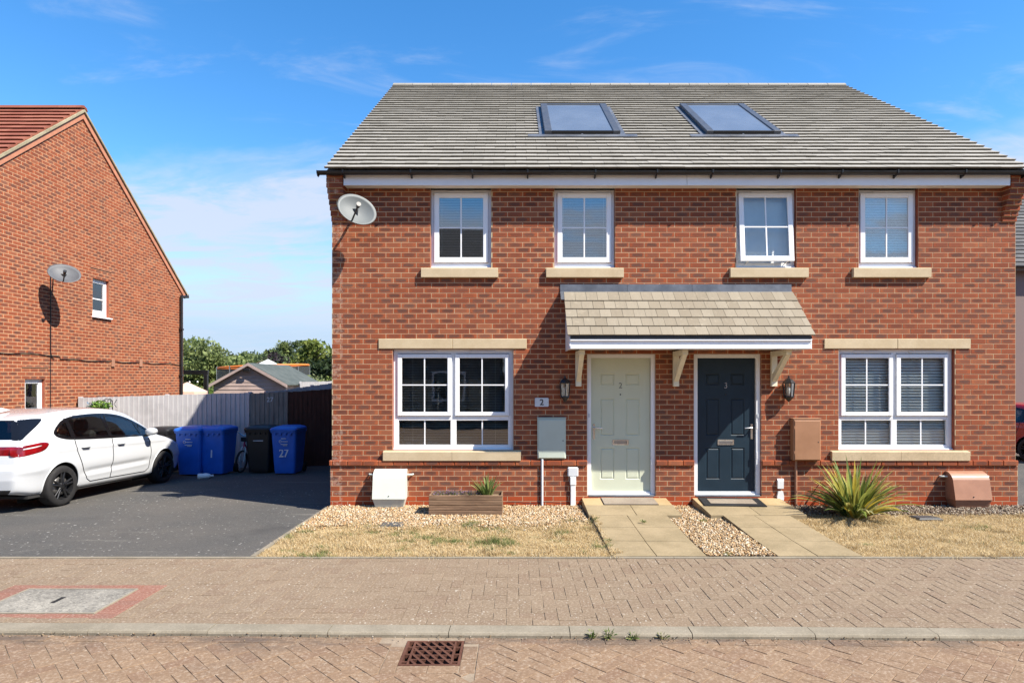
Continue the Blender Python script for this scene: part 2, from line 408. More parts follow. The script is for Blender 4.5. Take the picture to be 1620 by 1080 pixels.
def concrete_material(name, a, b, speck=.4, fine=120, k=.78):
    a = tuple(v * k for v in a); b = tuple(v * k for v in b)
    t = NT(name); p = t.pos(); f = t.noise(p, fine, 5, .75); n = t.noise(p, 2.2, 6, .65)
    c = t.mix(t.ramp(n, .3, .7), a, b); c = t.mix(t.ramp(f, .42, .72, 0, speck), c, tuple(x * .55 for x in a))
    c = t.mix(t.ramp(t.noise(p, 42, 5, .75), .5, .66, 0, speck), c, t.mix(.5, c, tuple(min(1, x * 1.7) for x in b)))
    t.col(c); t.rough(.92); t.spec(.2); t.bump(f, .35, .004); return t.m

M = {}
M['brick_x'] = brick_material('red brick', 0); M['brick_y'] = brick_material('red brick gable', 1)
M['brick_side'] = brick_material('red brick side', 1, True); M['brick_rear'] = brick_material('red brick rear', 0, True)
M['mortar'] = mortar_material()
M['reveal'] = paint('brick reveal', (.30, .075, .035), .9, var=.25, scale=14)
M['tile'] = tile_material('grey roof tile', (.262, .244, .208), (.335, .313, .272))
M['tile_buff'] = tile_material('buff roof tile', (.215, .178, .128), (.275, .235, .175), .15)
M['tile_red'] = tile_material('red roof tile', (.22, .066, .040), (.29, .105, .064), .2)
M['tile_dark'] = tile_material('slate roof tile', (.07, .068, .068), (.12, .115, .11), .15)
M['white'] = paint('white plastic frame', (.80, .80, .80), .3, var=.03, scale=3)
M['fascia'] = paint('white fascia board', (.79, .79, .80), .4, var=.05, scale=2, dirt=.12)
M['soffit'] = paint('white soffit board', (.78, .76, .72), .5, var=.04)
M['black'] = paint('black plastic', (.012, .012, .013), .35, var=.2)
M['black_gloss'] = paint('black gloss trim', (.006, .006, .007), .08, var=.1)
M['stone'] = concrete_material('buff cast stone', (.60, .465, .29), (.71, .57, .375), .12, 60)
M['stone_dirty'] = concrete_material('stained cast stone', (.55, .42, .26), (.68, .53, .34), .3, 26)
M['lead'] = paint('lead flashing', (.13, .14, .16), .45, .35, .3, 3, .15)
M['glass'] = glass_material('window glass', refl=.15)
M['glass_dull'] = glass_material('tilted window glass', refl=.045)
M['glass_low'] = glass_material('lower window glass', refl=.08)
M['cargl'] = glass_material('car glass', (.62, .66, .66), .07)
M['blind'] = paint('white blind slat', (.86, .86, .83), .5, var=.05)
M['room'] = paint('painted room wall', (.26, .25, .23), .8, var=.1)
M['roomdark'] = paint('carpet', (.10, .09, .08), .9, var=.3)
M['cream'] = paint('cream painted timber', (.74, .68, .52), .5, var=.08, scale=9, dirt=.15)
M['sage'] = paint('pale sage door', (.54, .565, .43), .42, var=.03, scale=3, bump=.05)
M['navy'] = paint('dark blue door', (.012, .026, .040), .42, var=.08, scale=3, bump=.08, spec=.3)
M['chrome'] = paint('brushed chrome', (.72, .72, .72), .22, 1., .08)
M['grey_box'] = paint('pale grey meter box', (.48, .53, .45), .45, var=.04, scale=4, dirt=.1)
M['white_box'] = paint('off white gas box', (.60, .62, .545), .4, var=.04, scale=4, dirt=.08)
M['brown_box'] = paint('brown painted meter box', (.335, .165, .085), .5, var=.1, scale=4, bump=.08)
M['terracotta'] = paint('terracotta gas box', (.33, .16, .095), .5, var=.08, scale=5, dirt=.12)
M['white_pvc'] = paint('white plastic conduit', (.74, .74, .73), .35, var=.05)
M['grey_pvc'] = paint('light grey plastic', (.58, .60, .62), .4, var=.05)
M['paving'] = paver_material('pavement blocks', ((.255, .183, .132), (.30, .222, .163), (.24, .162, .118), (.22, .165, .125)), 0, None, .3, .75)
M['roadblk'] = paver_material('road blocks', ((.27, .172, .115), (.325, .215, .145), (.245, .145, .10), (.21, .15, .115)), 0, None, .5, .25, True)
M['redblk'] = paver_material('red blocks', ((.29, .125, .095), (.33, .155, .12), (.26, .13, .105), (.24, .15, .12)), 0, None, .2, .4)
M['bedsand'] = concrete_material('joint sand', (.24, .185, .13), (.36, .28, .20), .4)
M['kerb'] = concrete_material('concrete kerb', (.24, .205, .15), (.33, .285, .215), .45)
M['cover'] = concrete_material('aggregate cover', (.19, .175, .15), (.42, .385, .32), .8, 26)
M['slab'] = concrete_material('weathered paving slab', (.29, .225, .13), (.40, .31, .185), .4)
M['slab_buff'] = concrete_material('buff paving slab', (.44, .31, .155), (.52, .385, .21), .2)
M['asphalt'] = asphalt_material()
M['soil'] = concrete_material('dry soil', (.20, .145, .09), (.33, .25, .16), .5, 70)
M['straw'] = concrete_material('dry turf', (.32, .225, .11), (.45, .34, .18), .3, 90)
M['field'] = concrete_material('dry field', (.16, .15, .06), (.24, .20, .09), .3, 20)
M['attr'] = attr_material('scattered pieces', .85, .25)
M['blade'] = attr_material('grass blades', .8, .15, .25)
M['leaf'] = attr_material('leaves', .6, .3, .35)
M['bark'] = wood_material('bark', (.12, .085, .06), (.20, .15, .11), 2)
M['fence'] = wood_material('silver grey fence board', (.44, .425, .42), (.56, .545, .535), 2, .85, .7)
M['fence_gate'] = wood_material('weathered gate board', (.16, .145, .125), (.27, .25, .215), 2, .85)
M['fence_brown'] = wood_material('brown stained fence board', (.055, .022, .015), (.09, .04, .027), 2, .85)
M['shedwood'] = wood_material('shed cladding', (.40, .295, .26), (.50, .39, .34), 0, .85, .7)
M['felt'] = concrete_material('green grey roofing felt', (.075, .09, .085), (.12, .135, .125), .3, 60)
M['planter'] = wood_material('weathered planter board', (.12, .07, .042), (.27, .17, .105), 0, .85)
M['binblue'] = paint('blue bin plastic', (.012, .115, .50), .42, var=.12, scale=5)
M['binblack'] = paint('black bin plastic', (.006, .006, .0065), .5, var=.2, scale=5)
M['sticker'] = paint('white sticker', (.62, .64, .66), .5, var=.08)
M['rubber'] = paint('tyre rubber', (.011, .010, .010), .8, var=.2, scale=20, bump=.15)
M['carwhite'] = paint('white car paint', (.52, .53, .54), .2, var=.015, scale=1, coat=1.)
M['carred'] = paint('red car paint', (.30, .008, .012), .25, var=.03, scale=1, coat=.6)
M['lamp_red'] = paint('red tail lamp', (.20, .004, .006), .12, var=.45, scale=9, coat=.8)
M['lamp_clear'] = paint('clear lamp', (.55, .55, .55), .1, var=.1, scale=9, coat=.8)
M['alloy'] = paint('black alloy', (.012, .012, .013), .3, var=.2)
M['carin'] = paint('black car interior', (.022, .021, .020), .8, var=.2)
M['rust'] = concrete_material('rusty cast iron', (.085, .035, .022), (.17, .075, .05), .4, 70)
M['dark'] = paint('dark pit', (.008, .007, .006), .95, var=.3)
M['dish'] = paint('grey dish', (.13, .14, .138), .6, var=.05, scale=5, dirt=.15)
M['dish_dark'] = paint('weathered dark dish', (.085, .088, .095), .6, var=.12, scale=6, dirt=.3)
M['lamp_glass'] = glass_material('lantern glass', (.75, .78, .76), .15)
M['render'] = paint('pink grey render', (.20, .145, .13), .9, var=.06, scale=3)
M['orange'] = paint('orange padding', (.75, .19, .03), .6, var=.1)
M['net'] = paint('dark netting', (.05, .055, .055), .9, var=.2)
M['canvas'] = paint('white canvas', (.75, .75, .73), .7, var=.05)
M['pink_canvas'] = paint('faded pink canvas', (.62, .40, .31), .8, var=.08)
M['pink'] = paint('pink metallic paint', (.40, .02, .09), .35, var=.1)
M['mat_taupe'] = concrete_material('taupe door mat', (.27, .215, .165), (.36, .30, .23), .4, 160)
M['mat_black'] = concrete_material('black rubber mat', (.018, .018, .019), (.035, .035, .036), .3, 160)
M['collector'] = paint('frosted collector glass', (.13, .15, .18), .25, var=.15, scale=1.2, coat=.3)
M['solar'] = paint('dark blue absorber', (.03, .035, .045), .5, var=.08)
M['panel_frame'] = paint('grey aluminium frame', (.085, .09, .10), .4, .3, .1)
M['dark_brick'] = paint('neutral dark brick', (.055, .05, .046), .9, var=.2)  # one even dark neutral tone that keeps red out of the window reflections
M['slate'] = paint('dark slate cover', (.05, .052, .055), .5, var=.2)
# ------------------------------------------------------------------ the ground, road and pavement
def sheet(name, quads, mat, parent=None, kind='structure'):
    b = MB()
    for q in quads: b.add(q, [tuple(range(len(q)))])
    o = b.build(name, mat, parent, fix=False)
    if kind and parent is None: tag(o, kind=kind)
    return o
def rect(x0, x1, y0, y1, z): return [(x0, y0, z), (x1, y0, z), (x1, y1, z), (x0, y1, z)]

sheet('ground', [rect(-1500, 1500, -1500, 1500, -.62)], M['field'])
PAVE_Y = Yw(6.73)                                    # back of the pavement
KSL = -.0142
def kerb_back(x): return Yw(4.903 + KSL * x)         # the kerb runs very slightly askew to the house
KW = .155
ROADZ = -.033
road = sheet('road', [[(-60, -15, -.046), (60, -15, -.046), (60, kerb_back(60), -.046), (-60, kerb_back(-60), -.046)]], M['bedsand'])
road_far = sheet('road_surface', [[(-60, -15, ROADZ), (60, -15, ROADZ), (60, Yw(2.6), ROADZ), (-60, Yw(2.6), ROADZ)]], M['roadblk'], road)
sheet('far_pavement', [rect(-60, 60, -60, -15, .02)], M['paving'])
pavement = sheet('pavement', [[(-60, kerb_back(-60), -.0042), (60, kerb_back(60), -.0042), (60, PAVE_Y, -.0042), (-60, PAVE_Y, -.0042)]], M['bedsand'])

def lay_blocks(parent, polys, z0, z1, mat, camxy, limit=300, jitter=.0025, full=None, name='paver'):
    """polys: list of (poly, full?, (cx, cy, ang)); whole blocks nearest the camera become objects, the rest one mesh"""
    whole = [p for p in polys if p[1]]; whole.sort(key=lambda p: (p[2][0] - camxy[0]) ** 2 + ((p[2][1] - camxy[1]) * .8) ** 2)
    keep = whole[:limit]; ids = set(id(p) for p in keep)
    me = None; rest = MB()
    for p in polys:
        dz = random.uniform(-jitter, jitter)
        if id(p) in ids:
            if me is None:
                b = MB(); w, l = full
                b.prism([(-l / 2, -w / 2), (l / 2, -w / 2), (l / 2, w / 2), (-l / 2, w / 2)], z0 - z1, 0, c=.0022)
                me = b.mesh(name); fix_normals(me); me.materials.append(mat)
            o = link(name, me, None, parent); o.location = (p[2][0], p[2][1], z1 + dz)
            o.rotation_euler = (random.uniform(-.006, .006), random.uniform(-.006, .006), p[2][2])
        else: rest.prism(p[0], z0, z1 + dz, c=.0022)
    if rest.f:
        r = rest.build(name + '_field', mat, parent); tag(r, kind='stuff')
def herring(x0, x1, y0, y1, ang=0., org=(0, 0), w=.104, gap=.0034):
    ca, sa = math.cos(ang), math.sin(ang); out = []
    R = max(x1 - x0, y1 - y0) * .75 + 1; cx0, cy0 = (x0 + x1) / 2 - org[0], (y0 + y1) / 2 - org[1]
    lx, ly = cx0 * ca + cy0 * sa, -cx0 * sa + cy0 * ca
    for i in range(int((lx - R) / w), int((lx + R) / w) + 1):
        for j in range(int((ly - R) / w), int((ly + R) / w) + 1):
            k = (i - j) % 4
            if k == 0: a, b, l, h, rot = i * w, j * w, 2 * w, w, 0
            elif k == 3: a, b, l, h, rot = i * w, j * w, w, 2 * w, 1
            else: continue
            mx, my = a + l / 2, b + h / 2; wx, wy = org[0] + mx * ca - my * sa, org[1] + mx * sa + my * ca
            if not (x0 - .3 < wx < x1 + .3 and y0 - .3 < wy < y1 + .3): continue
            g = gap / 2; cs = [(a + g, b + g), (a + l - g, b + g), (a + l - g, b + h - g), (a + g, b + h - g)]
            poly = [(org[0] + p * ca - q * sa, org[1] + p * sa + q * ca) for p, q in cs]
            out.append((poly, (wx, wy, ang + (math.pi / 2 if rot else 0))))
    return out
# pavement blocks, clipped to the kerb, the garden edge and the red border round the access cover
PX0, PX1 = -8.6, 9.2
CV = (-4.43, -3.43, Yw(5.15), Yw(5.755))             # concrete access cover
BD = (CV[0] - .21, CV[1] + .21, CV[2] - .106, CV[3] + .106)
polys = []
for poly, c in herring(PX0, PX1, Yw(4.7), PAVE_Y, 0., (.03, PAVE_Y)):
    n0 = poly_area(poly)
    q = clip_poly(poly, 0, 1, PAVE_Y - .003)
    if len(q) > 2: q = clip_poly(q, KSL, -1, -(kerb_back(0) + .112))     # leave a stretcher course behind the kerb
    if len(q) < 3: continue
    cx = sum(p[0] for p in q) / len(q); cy = sum(p[1] for p in q) / len(q)
    x0, x1 = min(p[0] for p in q), max(p[0] for p in q); y0, y1 = min(p[1] for p in q), max(p[1] for p in q)
    if x1 > BD[0] and x0 < BD[1] and y1 > BD[2] and y0 < BD[3]:          # cut round the border
        best = []
        for (a, b, cc) in ((1, 0, BD[0] - .002), (-1, 0, -BD[1] - .002), (0, 1, BD[2] - .002), (0, -1, -BD[3] - .002)):
            r = clip_poly(q, a, b, cc)
            if len(r) > 2 and (not best or poly_area(r) > poly_area(best)): best = r
        q = best
    if len(q) < 3 or poly_area(q) < .0004: continue
    polys.append((q, poly_area(q) > n0 * .999, c))
x = PX0
while x < PX1:                                                           # stretcher course along the kerb
    yb = kerb_back(x + .1) ; q = [(x + .002, kerb_back(x) + .006), (x + .206, kerb_back(x + .2) + .006), (x + .206, kerb_back(x + .2) + .108), (x + .002, kerb_back(x) + .108)]
    polys.append((q, False, (x, yb, 0))); x += .208
lay_blocks(pavement, polys, -.05, 0., M['paving'], (0, -D), 300, full=(.104 - .0034, .208 - .0034))
# red border blocks and cover
rb = []
x = CV[0]
for yy in (CV[2] - .104, CV[3] + .002):
    x = CV[0] - .0
    while x < CV[1] - .05:
        rb.append(([(x + .002, yy + .001), (x + .198, yy + .001), (x + .198, yy + .101), (x + .002, yy + .101)], True, (x + .1, yy + .051, 0))); x += .2
for xx in (CV[0] - .208, CV[1] + .004):
    y = CV[2] - .104
    while y < CV[3] + .08:
        rb.append(([(xx + .002, y), (xx + .202, y), (xx + .202, y + .1), (xx + .002, y + .1)], True, (xx + .102, y + .05, 0))); y += .1018
lay_blocks(pavement, rb, -.05, .001, M['redblk'], (0, -D), 300, full=(.0985, .196), name='red_paver')
cv = empty('access_cover', ((CV[0] + CV[1]) / 2, (CV[2] + CV[3]) / 2, -.02))
tag(cv, 'grey concrete access cover framed by red blocks in the pavement', 'manhole cover')
hx, hy = (CV[1] - CV[0]) / 2, (CV[3] - CV[2]) / 2
MB().cbox(-hx + .014, hx - .014, -hy + .014, hy - .014, -.03, .0235, .004).build('cover_slab', M['cover'], cv)
fr = MB()
for (a, b, c, d) in ((-hx, hx, -hy, -hy + .011), (-hx, hx, hy - .011, hy), (-hx, -hx + .011, -hy + .0112, hy - .0112), (hx - .011, hx, -hy + .0112, hy - .0112)): fr.box(a, b, c, d, -.03, .026)
fr.build('frame', paint('pale steel edge', (.27, .235, .175), .6), cv)
MB().box(-.035, .005, -.07, .075, .018, .0255).build('lifting_slot', M['dark'], cv)

# kerb stones
kerb = sheet('kerb', [[(-60, kerb_back(-60) - KW + .02, -.04), (60, kerb_back(60) - KW + .02, -.04), (60, kerb_back(60) - .005, -.04), (-60, kerb_back(-60) - .005, -.04)]], M['kerb'])
kb = MB(); prof = [(-.003, -.12), (-.003, .0), (-.006, .003), (-KW + .022, .003), (-KW + .008, -.003), (-KW, -.016), (-KW, -.12)]
kb.prism_x(prof, -.4545, .4545); kme = kb.mesh('kerb_stone'); fix_normals(kme); kme.materials.append(M['kerb'])
x = -2.33 - .915 * 9
while x < 10:
    o = link('kerb_stone', kme, None, kerb); xc = x + .4575
    o.location = (xc, kerb_back(xc), random.uniform(-.002, .002)); o.rotation_euler = (0, random.uniform(-.002, .002), math.atan(KSL) + random.uniform(-.001, .001)); x += .915

# road blocks: a channel course along the kerb, then 45 degree herringbone
GR = (-.797, -.377, Yw(4.288), Yw(4.69))             # gully grating
polys = []
def kerb_front(x): return kerb_back(x) - KW
for poly, c in herring(-6.2, 6.8, Yw(2.6), Yw(4.75), math.radians(45) + math.atan(KSL), (.02, kerb_front(0) - .11)):
    n0 = poly_area(poly)
    q = clip_poly(poly, -KSL, 1, kerb_front(0) - .113); q = clip_poly(q, 0, -1, -Yw(2.62)) if len(q) > 2 else q
    if len(q) < 3: continue
    x0, x1 = min(p[0] for p in q), max(p[0] for p in q); y0, y1 = min(p[1] for p in q), max(p[1] for p in q)
    G2 = (GR[0] - .11, GR[1] + .11, GR[2] - .106, GR[3] + .2)
    if x1 > G2[0] and x0 < G2[1] and y1 > G2[2] and y0 < G2[3]:
        best = []
        for (a, b, cc) in ((1, 0, G2[0] - .002), (-1, 0, -G2[1] - .002), (0, 1, G2[2] - .002)):
            r = clip_poly(q, a, b, cc)
            if len(r) > 2 and (not best or poly_area(r) > poly_area(best)): best = r
        q = best
    if len(q) < 3 or poly_area(q) < .0005: continue
    polys.append((q, poly_area(q) > n0 * .999, c))
x = -6.2
while x < 6.8:
    a, b = x + .002, x + .206
    if not (b > GR[0] and a < GR[1]):
        polys.append(([(a, kerb_front(a) - .106), (b, kerb_front(b) - .106), (b, kerb_front(b) - .004), (a, kerb_front(a) - .004)], False, (x, 0, 0)))
    x += .208
for xx in (GR[0] - .106, GR[1] + .003):              # blocks framing the grating
    y = GR[2] - .106
    while y < GR[3] - .1:
        polys.append(([(xx, y), (xx + .102, y), (xx + .102, min(y + .204, kerb_front(xx) - .11)), (xx, min(y + .204, kerb_front(xx) - .11))], False, (xx, y, 0))); y += .208
x = GR[0]
while x < GR[1] - .1:
    polys.append(([(x, GR[2] - .106), (x + .206, GR[2] - .106), (x + .206, GR[2] - .003), (x, GR[2] - .003)], False, (x, GR[2], 0))); x += .209
lay_blocks(road, polys, -.09, ROADZ, M['roadblk'], (0, -D), 300, full=(.104 - .0034, .208 - .0034))
# gully grating: cast iron frame, slanted bars, pit
g = empty('drain_grating', ((GR[0] + GR[1]) / 2, (GR[2] + GR[3]) / 2, ROADZ))
tag(g, 'rusty brown square drain grating in the road below the kerb', 'drain')
hw, hd = (GR[1] - GR[0]) / 2, (GR[3] - GR[2]) / 2
fr = MB()
for (a, b, c, d) in ((-hw, hw, -hd, -hd + .018), (-hw, hw, hd - .018, hd), (-hw, -hw + .018, -hd + .0182, hd - .0182), (hw - .018, hw, -hd + .0182, hd - .0182)): fr.box(a, b, c, d, -.04, .002)
fr.build('frame', M['rust'], g)
for xx in (-hw + .055, hw - .068): MB().box(xx, xx + .013, -hd + .018, hd - .018, -.03, .003).build('side_bar', M['rust'], g)
for i in range(-1, 7):                               # slanted bars
    x0 = -hw + .068 - .02; t = i * .062
    pl = clip_poly(clip_poly([(-hw + .068 + t - .14, hd - .02), (-hw + .068 + t - .118, hd - .02), (-hw + .068 + t + .12, -hd + .02), (-hw + .068 + t + .098, -hd + .02)], -1, 0, hw - .0685), 1, 0, hw - .0685)
    if len(pl) > 2: MB().prism(pl, -.028, .0015).build('slanted_bar', M['rust'], g)
for i in range(4):
    yy = -hd + .018 + (i + 1) * (2 * hd - .05) / 5
    MB().box(-hw + .0685, hw - .0685, yy, yy + .012, -.026, .0005).build('cross_bar', M['rust'], g)
for i in range(3):
    yy = -hd + .05 + i * .12
    for xx in (-hw + .018, hw - .055): MB().box(xx, xx + .0369, yy, yy + .014, -.026, .0005).build('rung', M['rust'], g)
pit = MB(); pit.add([(-hw, -hd, -.005), (hw, -hd, -.005), (hw, hd, -.005), (-hw, hd, -.005), (-hw, -hd, -.4), (hw, -hd, -.4), (hw, hd, -.4), (-hw, hd, -.4)], [(0, 1, 5, 4), (1, 2, 6, 5), (2, 3, 7, 6), (3, 0, 4, 7), (4, 5, 6, 7)])
pit.build('pit', M['dark'], g)
# cut the bed under the grating: rebuild the road bed as four sheets round it
bpy.data.objects.remove(road_far)
me = road.data; me.clear_geometry()
y0, y1, Z = -15, kerb_back(0) - .02, -.0378
vs = []; fs = []
for (a, b, c, d) in ((-60, GR[0] - .001, y0, y1), (GR[1] + .001, 60, y0, y1), (GR[0] - .001, GR[1] + .001, y0, GR[2] - .001), (GR[0] - .001, GR[1] + .001, GR[3] + .001, y1)):
    i = len(vs); vs += rect(a, b, c, d, Z); fs.append((i, i + 1, i + 2, i + 3))
me.from_pydata(vs, [], fs); me.update(); me.materials.clear(); me.materials.append(M['bedsand'])
sheet('road_surface', [rect(-60, 60, -15, Yw(2.6), ROADZ)], M['roadblk'], road)

# drive, garden sheets, paths
def sl(x0, x1, ya, yb): return [(x0, ya, gz(ya + D)), (x1, ya, gz(ya + D)), (x1, yb, gz(yb + D)), (x0, yb, gz(yb + D))]
sheet('driveway', [sl(-30, -2.845, PAVE_Y + .052, 14), sl(-2.845, 7.6, .5, 14)], M['asphalt'])
sheet('right_driveway', [sl(7.72, 40, PAVE_Y + .052, 22)], M['asphalt'])
ed = sheet('edging', [], M['kerb'])
def edging(x0, y0, x1, y1, w=.05, z0=0., z1=0., h=.008):
    d = Vector((x1 - x0, y1 - y0)); n = Vector((-d.y, d.x)).normalized() * w / 2; L = d.length; k = max(1, round(L / .915))
    for i in range(k):
        a, b = i / k + .002 / L, (i + 1) / k - .002 / L
        ax, ay, bx, by = x0 + d.x * a, y0 + d.y * a, x0 + d.x * b, y0 + d.y * b; za = z0 + (z1 - z0) * a + h; zb = z0 + (z1 - z0) * b + h
        v = [(ax + n.x, ay + n.y), (ax - n.x, ay - n.y), (bx - n.x, by - n.y), (bx + n.x, by + n.y)]
        m = MB(); m.add([(*v[0], za), (*v[1], za), (*v[2], zb), (*v[3], zb), (*v[0], za - .2), (*v[1], za - .2), (*v[2], zb - .2), (*v[3], zb - .2)],
                        [(0, 1, 2, 3), (0, 4, 5, 1), (1, 5, 6, 2), (2, 6, 7, 3), (3, 7, 4, 0)])
        m.build('edging_stone', M['kerb'], ed)
edging(-2.82, PAVE_Y + .055, -2.82, -.02, .05, 0, -.02, .012)
edging(-12, PAVE_Y + .026, 9, PAVE_Y + .026, .05)
edging(7.66, PAVE_Y + .055, 7.66, -.05, .10, 0, -.02, .06)
GB = -1.18                                            # gravel meets grass
sheet('lawn', [rect(-2.79, 1.05, PAVE_Y + .055, GB, -.006)], M['straw'])
sheet('garden_ground', [rect(-2.79, 2.9, GB, 0, -.008), rect(2.0, 2.9, PAVE_Y + .055, GB, -.008), rect(3.6, 7.6, -.66, 0, -.008)], M['soil'])
sheet('right_lawn', [rect(3.6, 7.6, PAVE_Y + .055, -.66, -.006)], M['straw'])
path = tag(empty('path'), kind='structure')
def path_z(y):                                        # ramps up to the thresholds
    Z = y + D
    return float(np.interp(Z, [6.7, 7.4, 8.6, 9.52], [.012, .02, .062, .128]))
def slab(x0, x1, y0, y1, mat, name='paving_slab'):
    m = MB(); g = .004; x0 += g; x1 -= g; y0 += g; y1 -= g; n = 3; vs = []
    j = [random.uniform(-.003, .003) for _ in range(4)]
    for k, (xx, yy) in enumerate(((x0, y0), (x1, y0), (x1, y1), (x0, y1))): vs.append((xx, yy, path_z(yy) + j[k]))
    vs += [(v[0], v[1], -.1) for v in vs[:4]]
    m.add(vs, [(0, 1, 2, 3), (0, 4, 5, 1), (1, 5, 6, 2), (2, 6, 7, 3), (3, 7, 4, 0)])
    return m.build(name, mat, path)
for (a, b) in ((1.0, 2.27), (2.66, 3.97)):
    mid = (a + b) / 2 + .02
    for (xx0, xx1) in ((a, mid), (mid, b)):
        slab(xx0, xx1, -.42, 0.02, M['slab_buff']); slab(xx0, xx1, -.93, -.42, M['slab'])
for (a, b) in ((1.04, 2.06), (2.82, 3.73)):
    mid = a + (b - a) * .47; ys = [-.93, -1.53, -2.13, PAVE_Y + .055]
    for i in range(3):
        for (xx0, xx1) in ((a, mid), (mid, b)): slab(xx0, xx1, ys[i + 1], ys[i], M['slab'])

# ------------------------------------------------------------------ brick walls
def wall_panel(name, mapf, us, z0, top, openings, th, mats, parent, reveal=True):
    """mortar-coloured wall with openings; mapf(u, n, z) -> world; top(u) -> height"""
    m = MB(); ks = sorted(set([us[0], us[1]] + list(us[2:]) + [v for o in openings for v in o[:2]])); ks = [k for k in ks if us[0] <= k <= us[1]]
    for a, b in zip(ks[:-1], ks[1:]):
        mid = (a + b) / 2; cuts = sorted([o for o in openings if o[0] <= mid <= o[1]], key=lambda o: o[2]); lo = z0; spans = []
        for o in cuts:
            if o[2] > lo: spans.append((lo, o[2], lo, o[2]))
            lo = o[3]
        ta, tb = top(a), top(b)
        if min(ta, tb) > lo + 1e-4 or max(ta, tb) > lo + 1e-4: spans.append((lo, ta, lo, tb))
        for (a0, a1, b0, b1) in spans:
            m.add([mapf(a, 0, a0), mapf(b, 0, b0), mapf(b, 0, b1), mapf(a, 0, a1)], [(0, 1, 2, 3)], 0)
            m.add([mapf(a, -th, a0), mapf(b, -th, b0), mapf(b, -th, b1), mapf(a, -th, a1)], [(3, 2, 1, 0)], 2)
    for o in openings:
        c = [(o[0], o[2]), (o[1], o[2]), (o[1], o[3]), (o[0], o[3])]
        for i in range(4):
            if len(o) > 4 and i in o[4]: continue
            p, q = c[i], c[(i + 1) % 4]
            m.add([mapf(p[0], 0, p[1]), mapf(q[0], 0, q[1]), mapf(q[0], -th, q[1]), mapf(p[0], -th, p[1])], [(0, 1, 2, 3)], 1)
    for u in us[:2]: m.add([mapf(u, 0, z0), mapf(u, 0, top(u)), mapf(u, -th, top(u)), mapf(u, -th, z0)], [(0, 1, 2, 3)], 1)
    return m.build(name, mats, parent, fix=False)

def brick_pieces(u0, u1, k0, k1, openings, ulim=None):
    out = []
    for k in range(k0, k1):
        za, zb = k * CH, (k + 1) * CH; off = -(k % 2) * .5
        lo, hi = (u0, u1) if ulim is None else ulim((za + zb) / 2)
        if hi - lo < .03: continue
        i = math.floor(lo / BL - off) - 1
        while (i + off) * BL < hi:
            a, b = (i + off) * BL, (i + 1 + off) * BL; i += 1
            full = (a >= lo - 1e-4 and b <= hi + 1e-4); segs = [(max(a, lo), min(b, hi))]
            for o in openings:
                if o[2] < (za + zb) / 2 < o[3]:
                    ns = []
                    for s in segs:
                        if o[1] <= s[0] or o[0] >= s[1]: ns.append(s); continue
                        full = False
                        if s[0] < o[0]: ns.append((s[0], o[0]))
                        if s[1] > o[1]: ns.append((o[1], s[1]))
                    segs = ns
            for s in segs:
                if s[1] - s[0] > .022: out.append((s[0], s[1], za, zb, full, k))
    return out
def lay_bricks(parent, mapf, pieces, mat, rank, limit, fmesh, place, proud=.0028):
    g = .0048; ch = .0012
    whole = sorted([p for p in pieces if p[4]], key=rank); ids = set(id(p) for p in whole[:limit]); rest = MB()
    for p in pieces:
        a, b, za, zb = p[0] + g, p[1] - g, p[2] + g, p[3] - g; pr = proud + random.uniform(-.001, .001)
        if id(p) in ids:
            o = link('brick', fmesh, None, parent); place(o, (p[0] + p[1]) / 2, pr - proud, (za + zb) / 2)
        else:
            vs = [mapf(a, -.01, za), mapf(b, -.01, za), mapf(b, -.01, zb), mapf(a, -.01, zb), mapf(a, pr - ch, za), mapf(b, pr - ch, za), mapf(b, pr - ch, zb), mapf(a, pr - ch, zb),
                  mapf(a + ch, pr, za + ch), mapf(b - ch, pr, za + ch), mapf(b - ch, pr, zb - ch), mapf(a + ch, pr, zb - ch)]
            rest.add(vs, [(8, 9, 10, 11), (4, 5, 9, 8), (5, 6, 10, 9), (6, 7, 11, 10), (7, 4, 8, 11), (0, 1, 5, 4), (1, 2, 6, 5), (2, 3, 7, 6), (3, 0, 4, 7)])
    o = rest.build('brickwork', mat, parent); tag(o, kind='stuff'); return o
def brick_mesh(mapdir, mat, proud=.0028):
    g = .0048; ch = .0012; L = BL / 2 - g; h = CH / 2 - g; m = MB(); f = mapdir
    vs = [f(-L, -.01, -h), f(L, -.01, -h), f(L, -.01, h), f(-L, -.01, h), f(-L, proud - ch, -h), f(L, proud - ch, -h), f(L, proud - ch, h), f(-L, proud - ch, h),
          f(-L + ch, proud, -h + ch), f(L - ch, proud, -h + ch), f(L - ch, proud, h - ch), f(-L + ch, proud, h - ch)]
    m.add(vs, [(8, 9, 10, 11), (4, 5, 9, 8), (5, 6, 10, 9), (6, 7, 11, 10), (7, 4, 8, 11), (0, 1, 5, 4), (1, 2, 6, 5), (2, 3, 7, 6), (3, 0, 4, 7)])
    me = m.mesh('brick'); fix_normals(me); me.materials.append(mat); return me

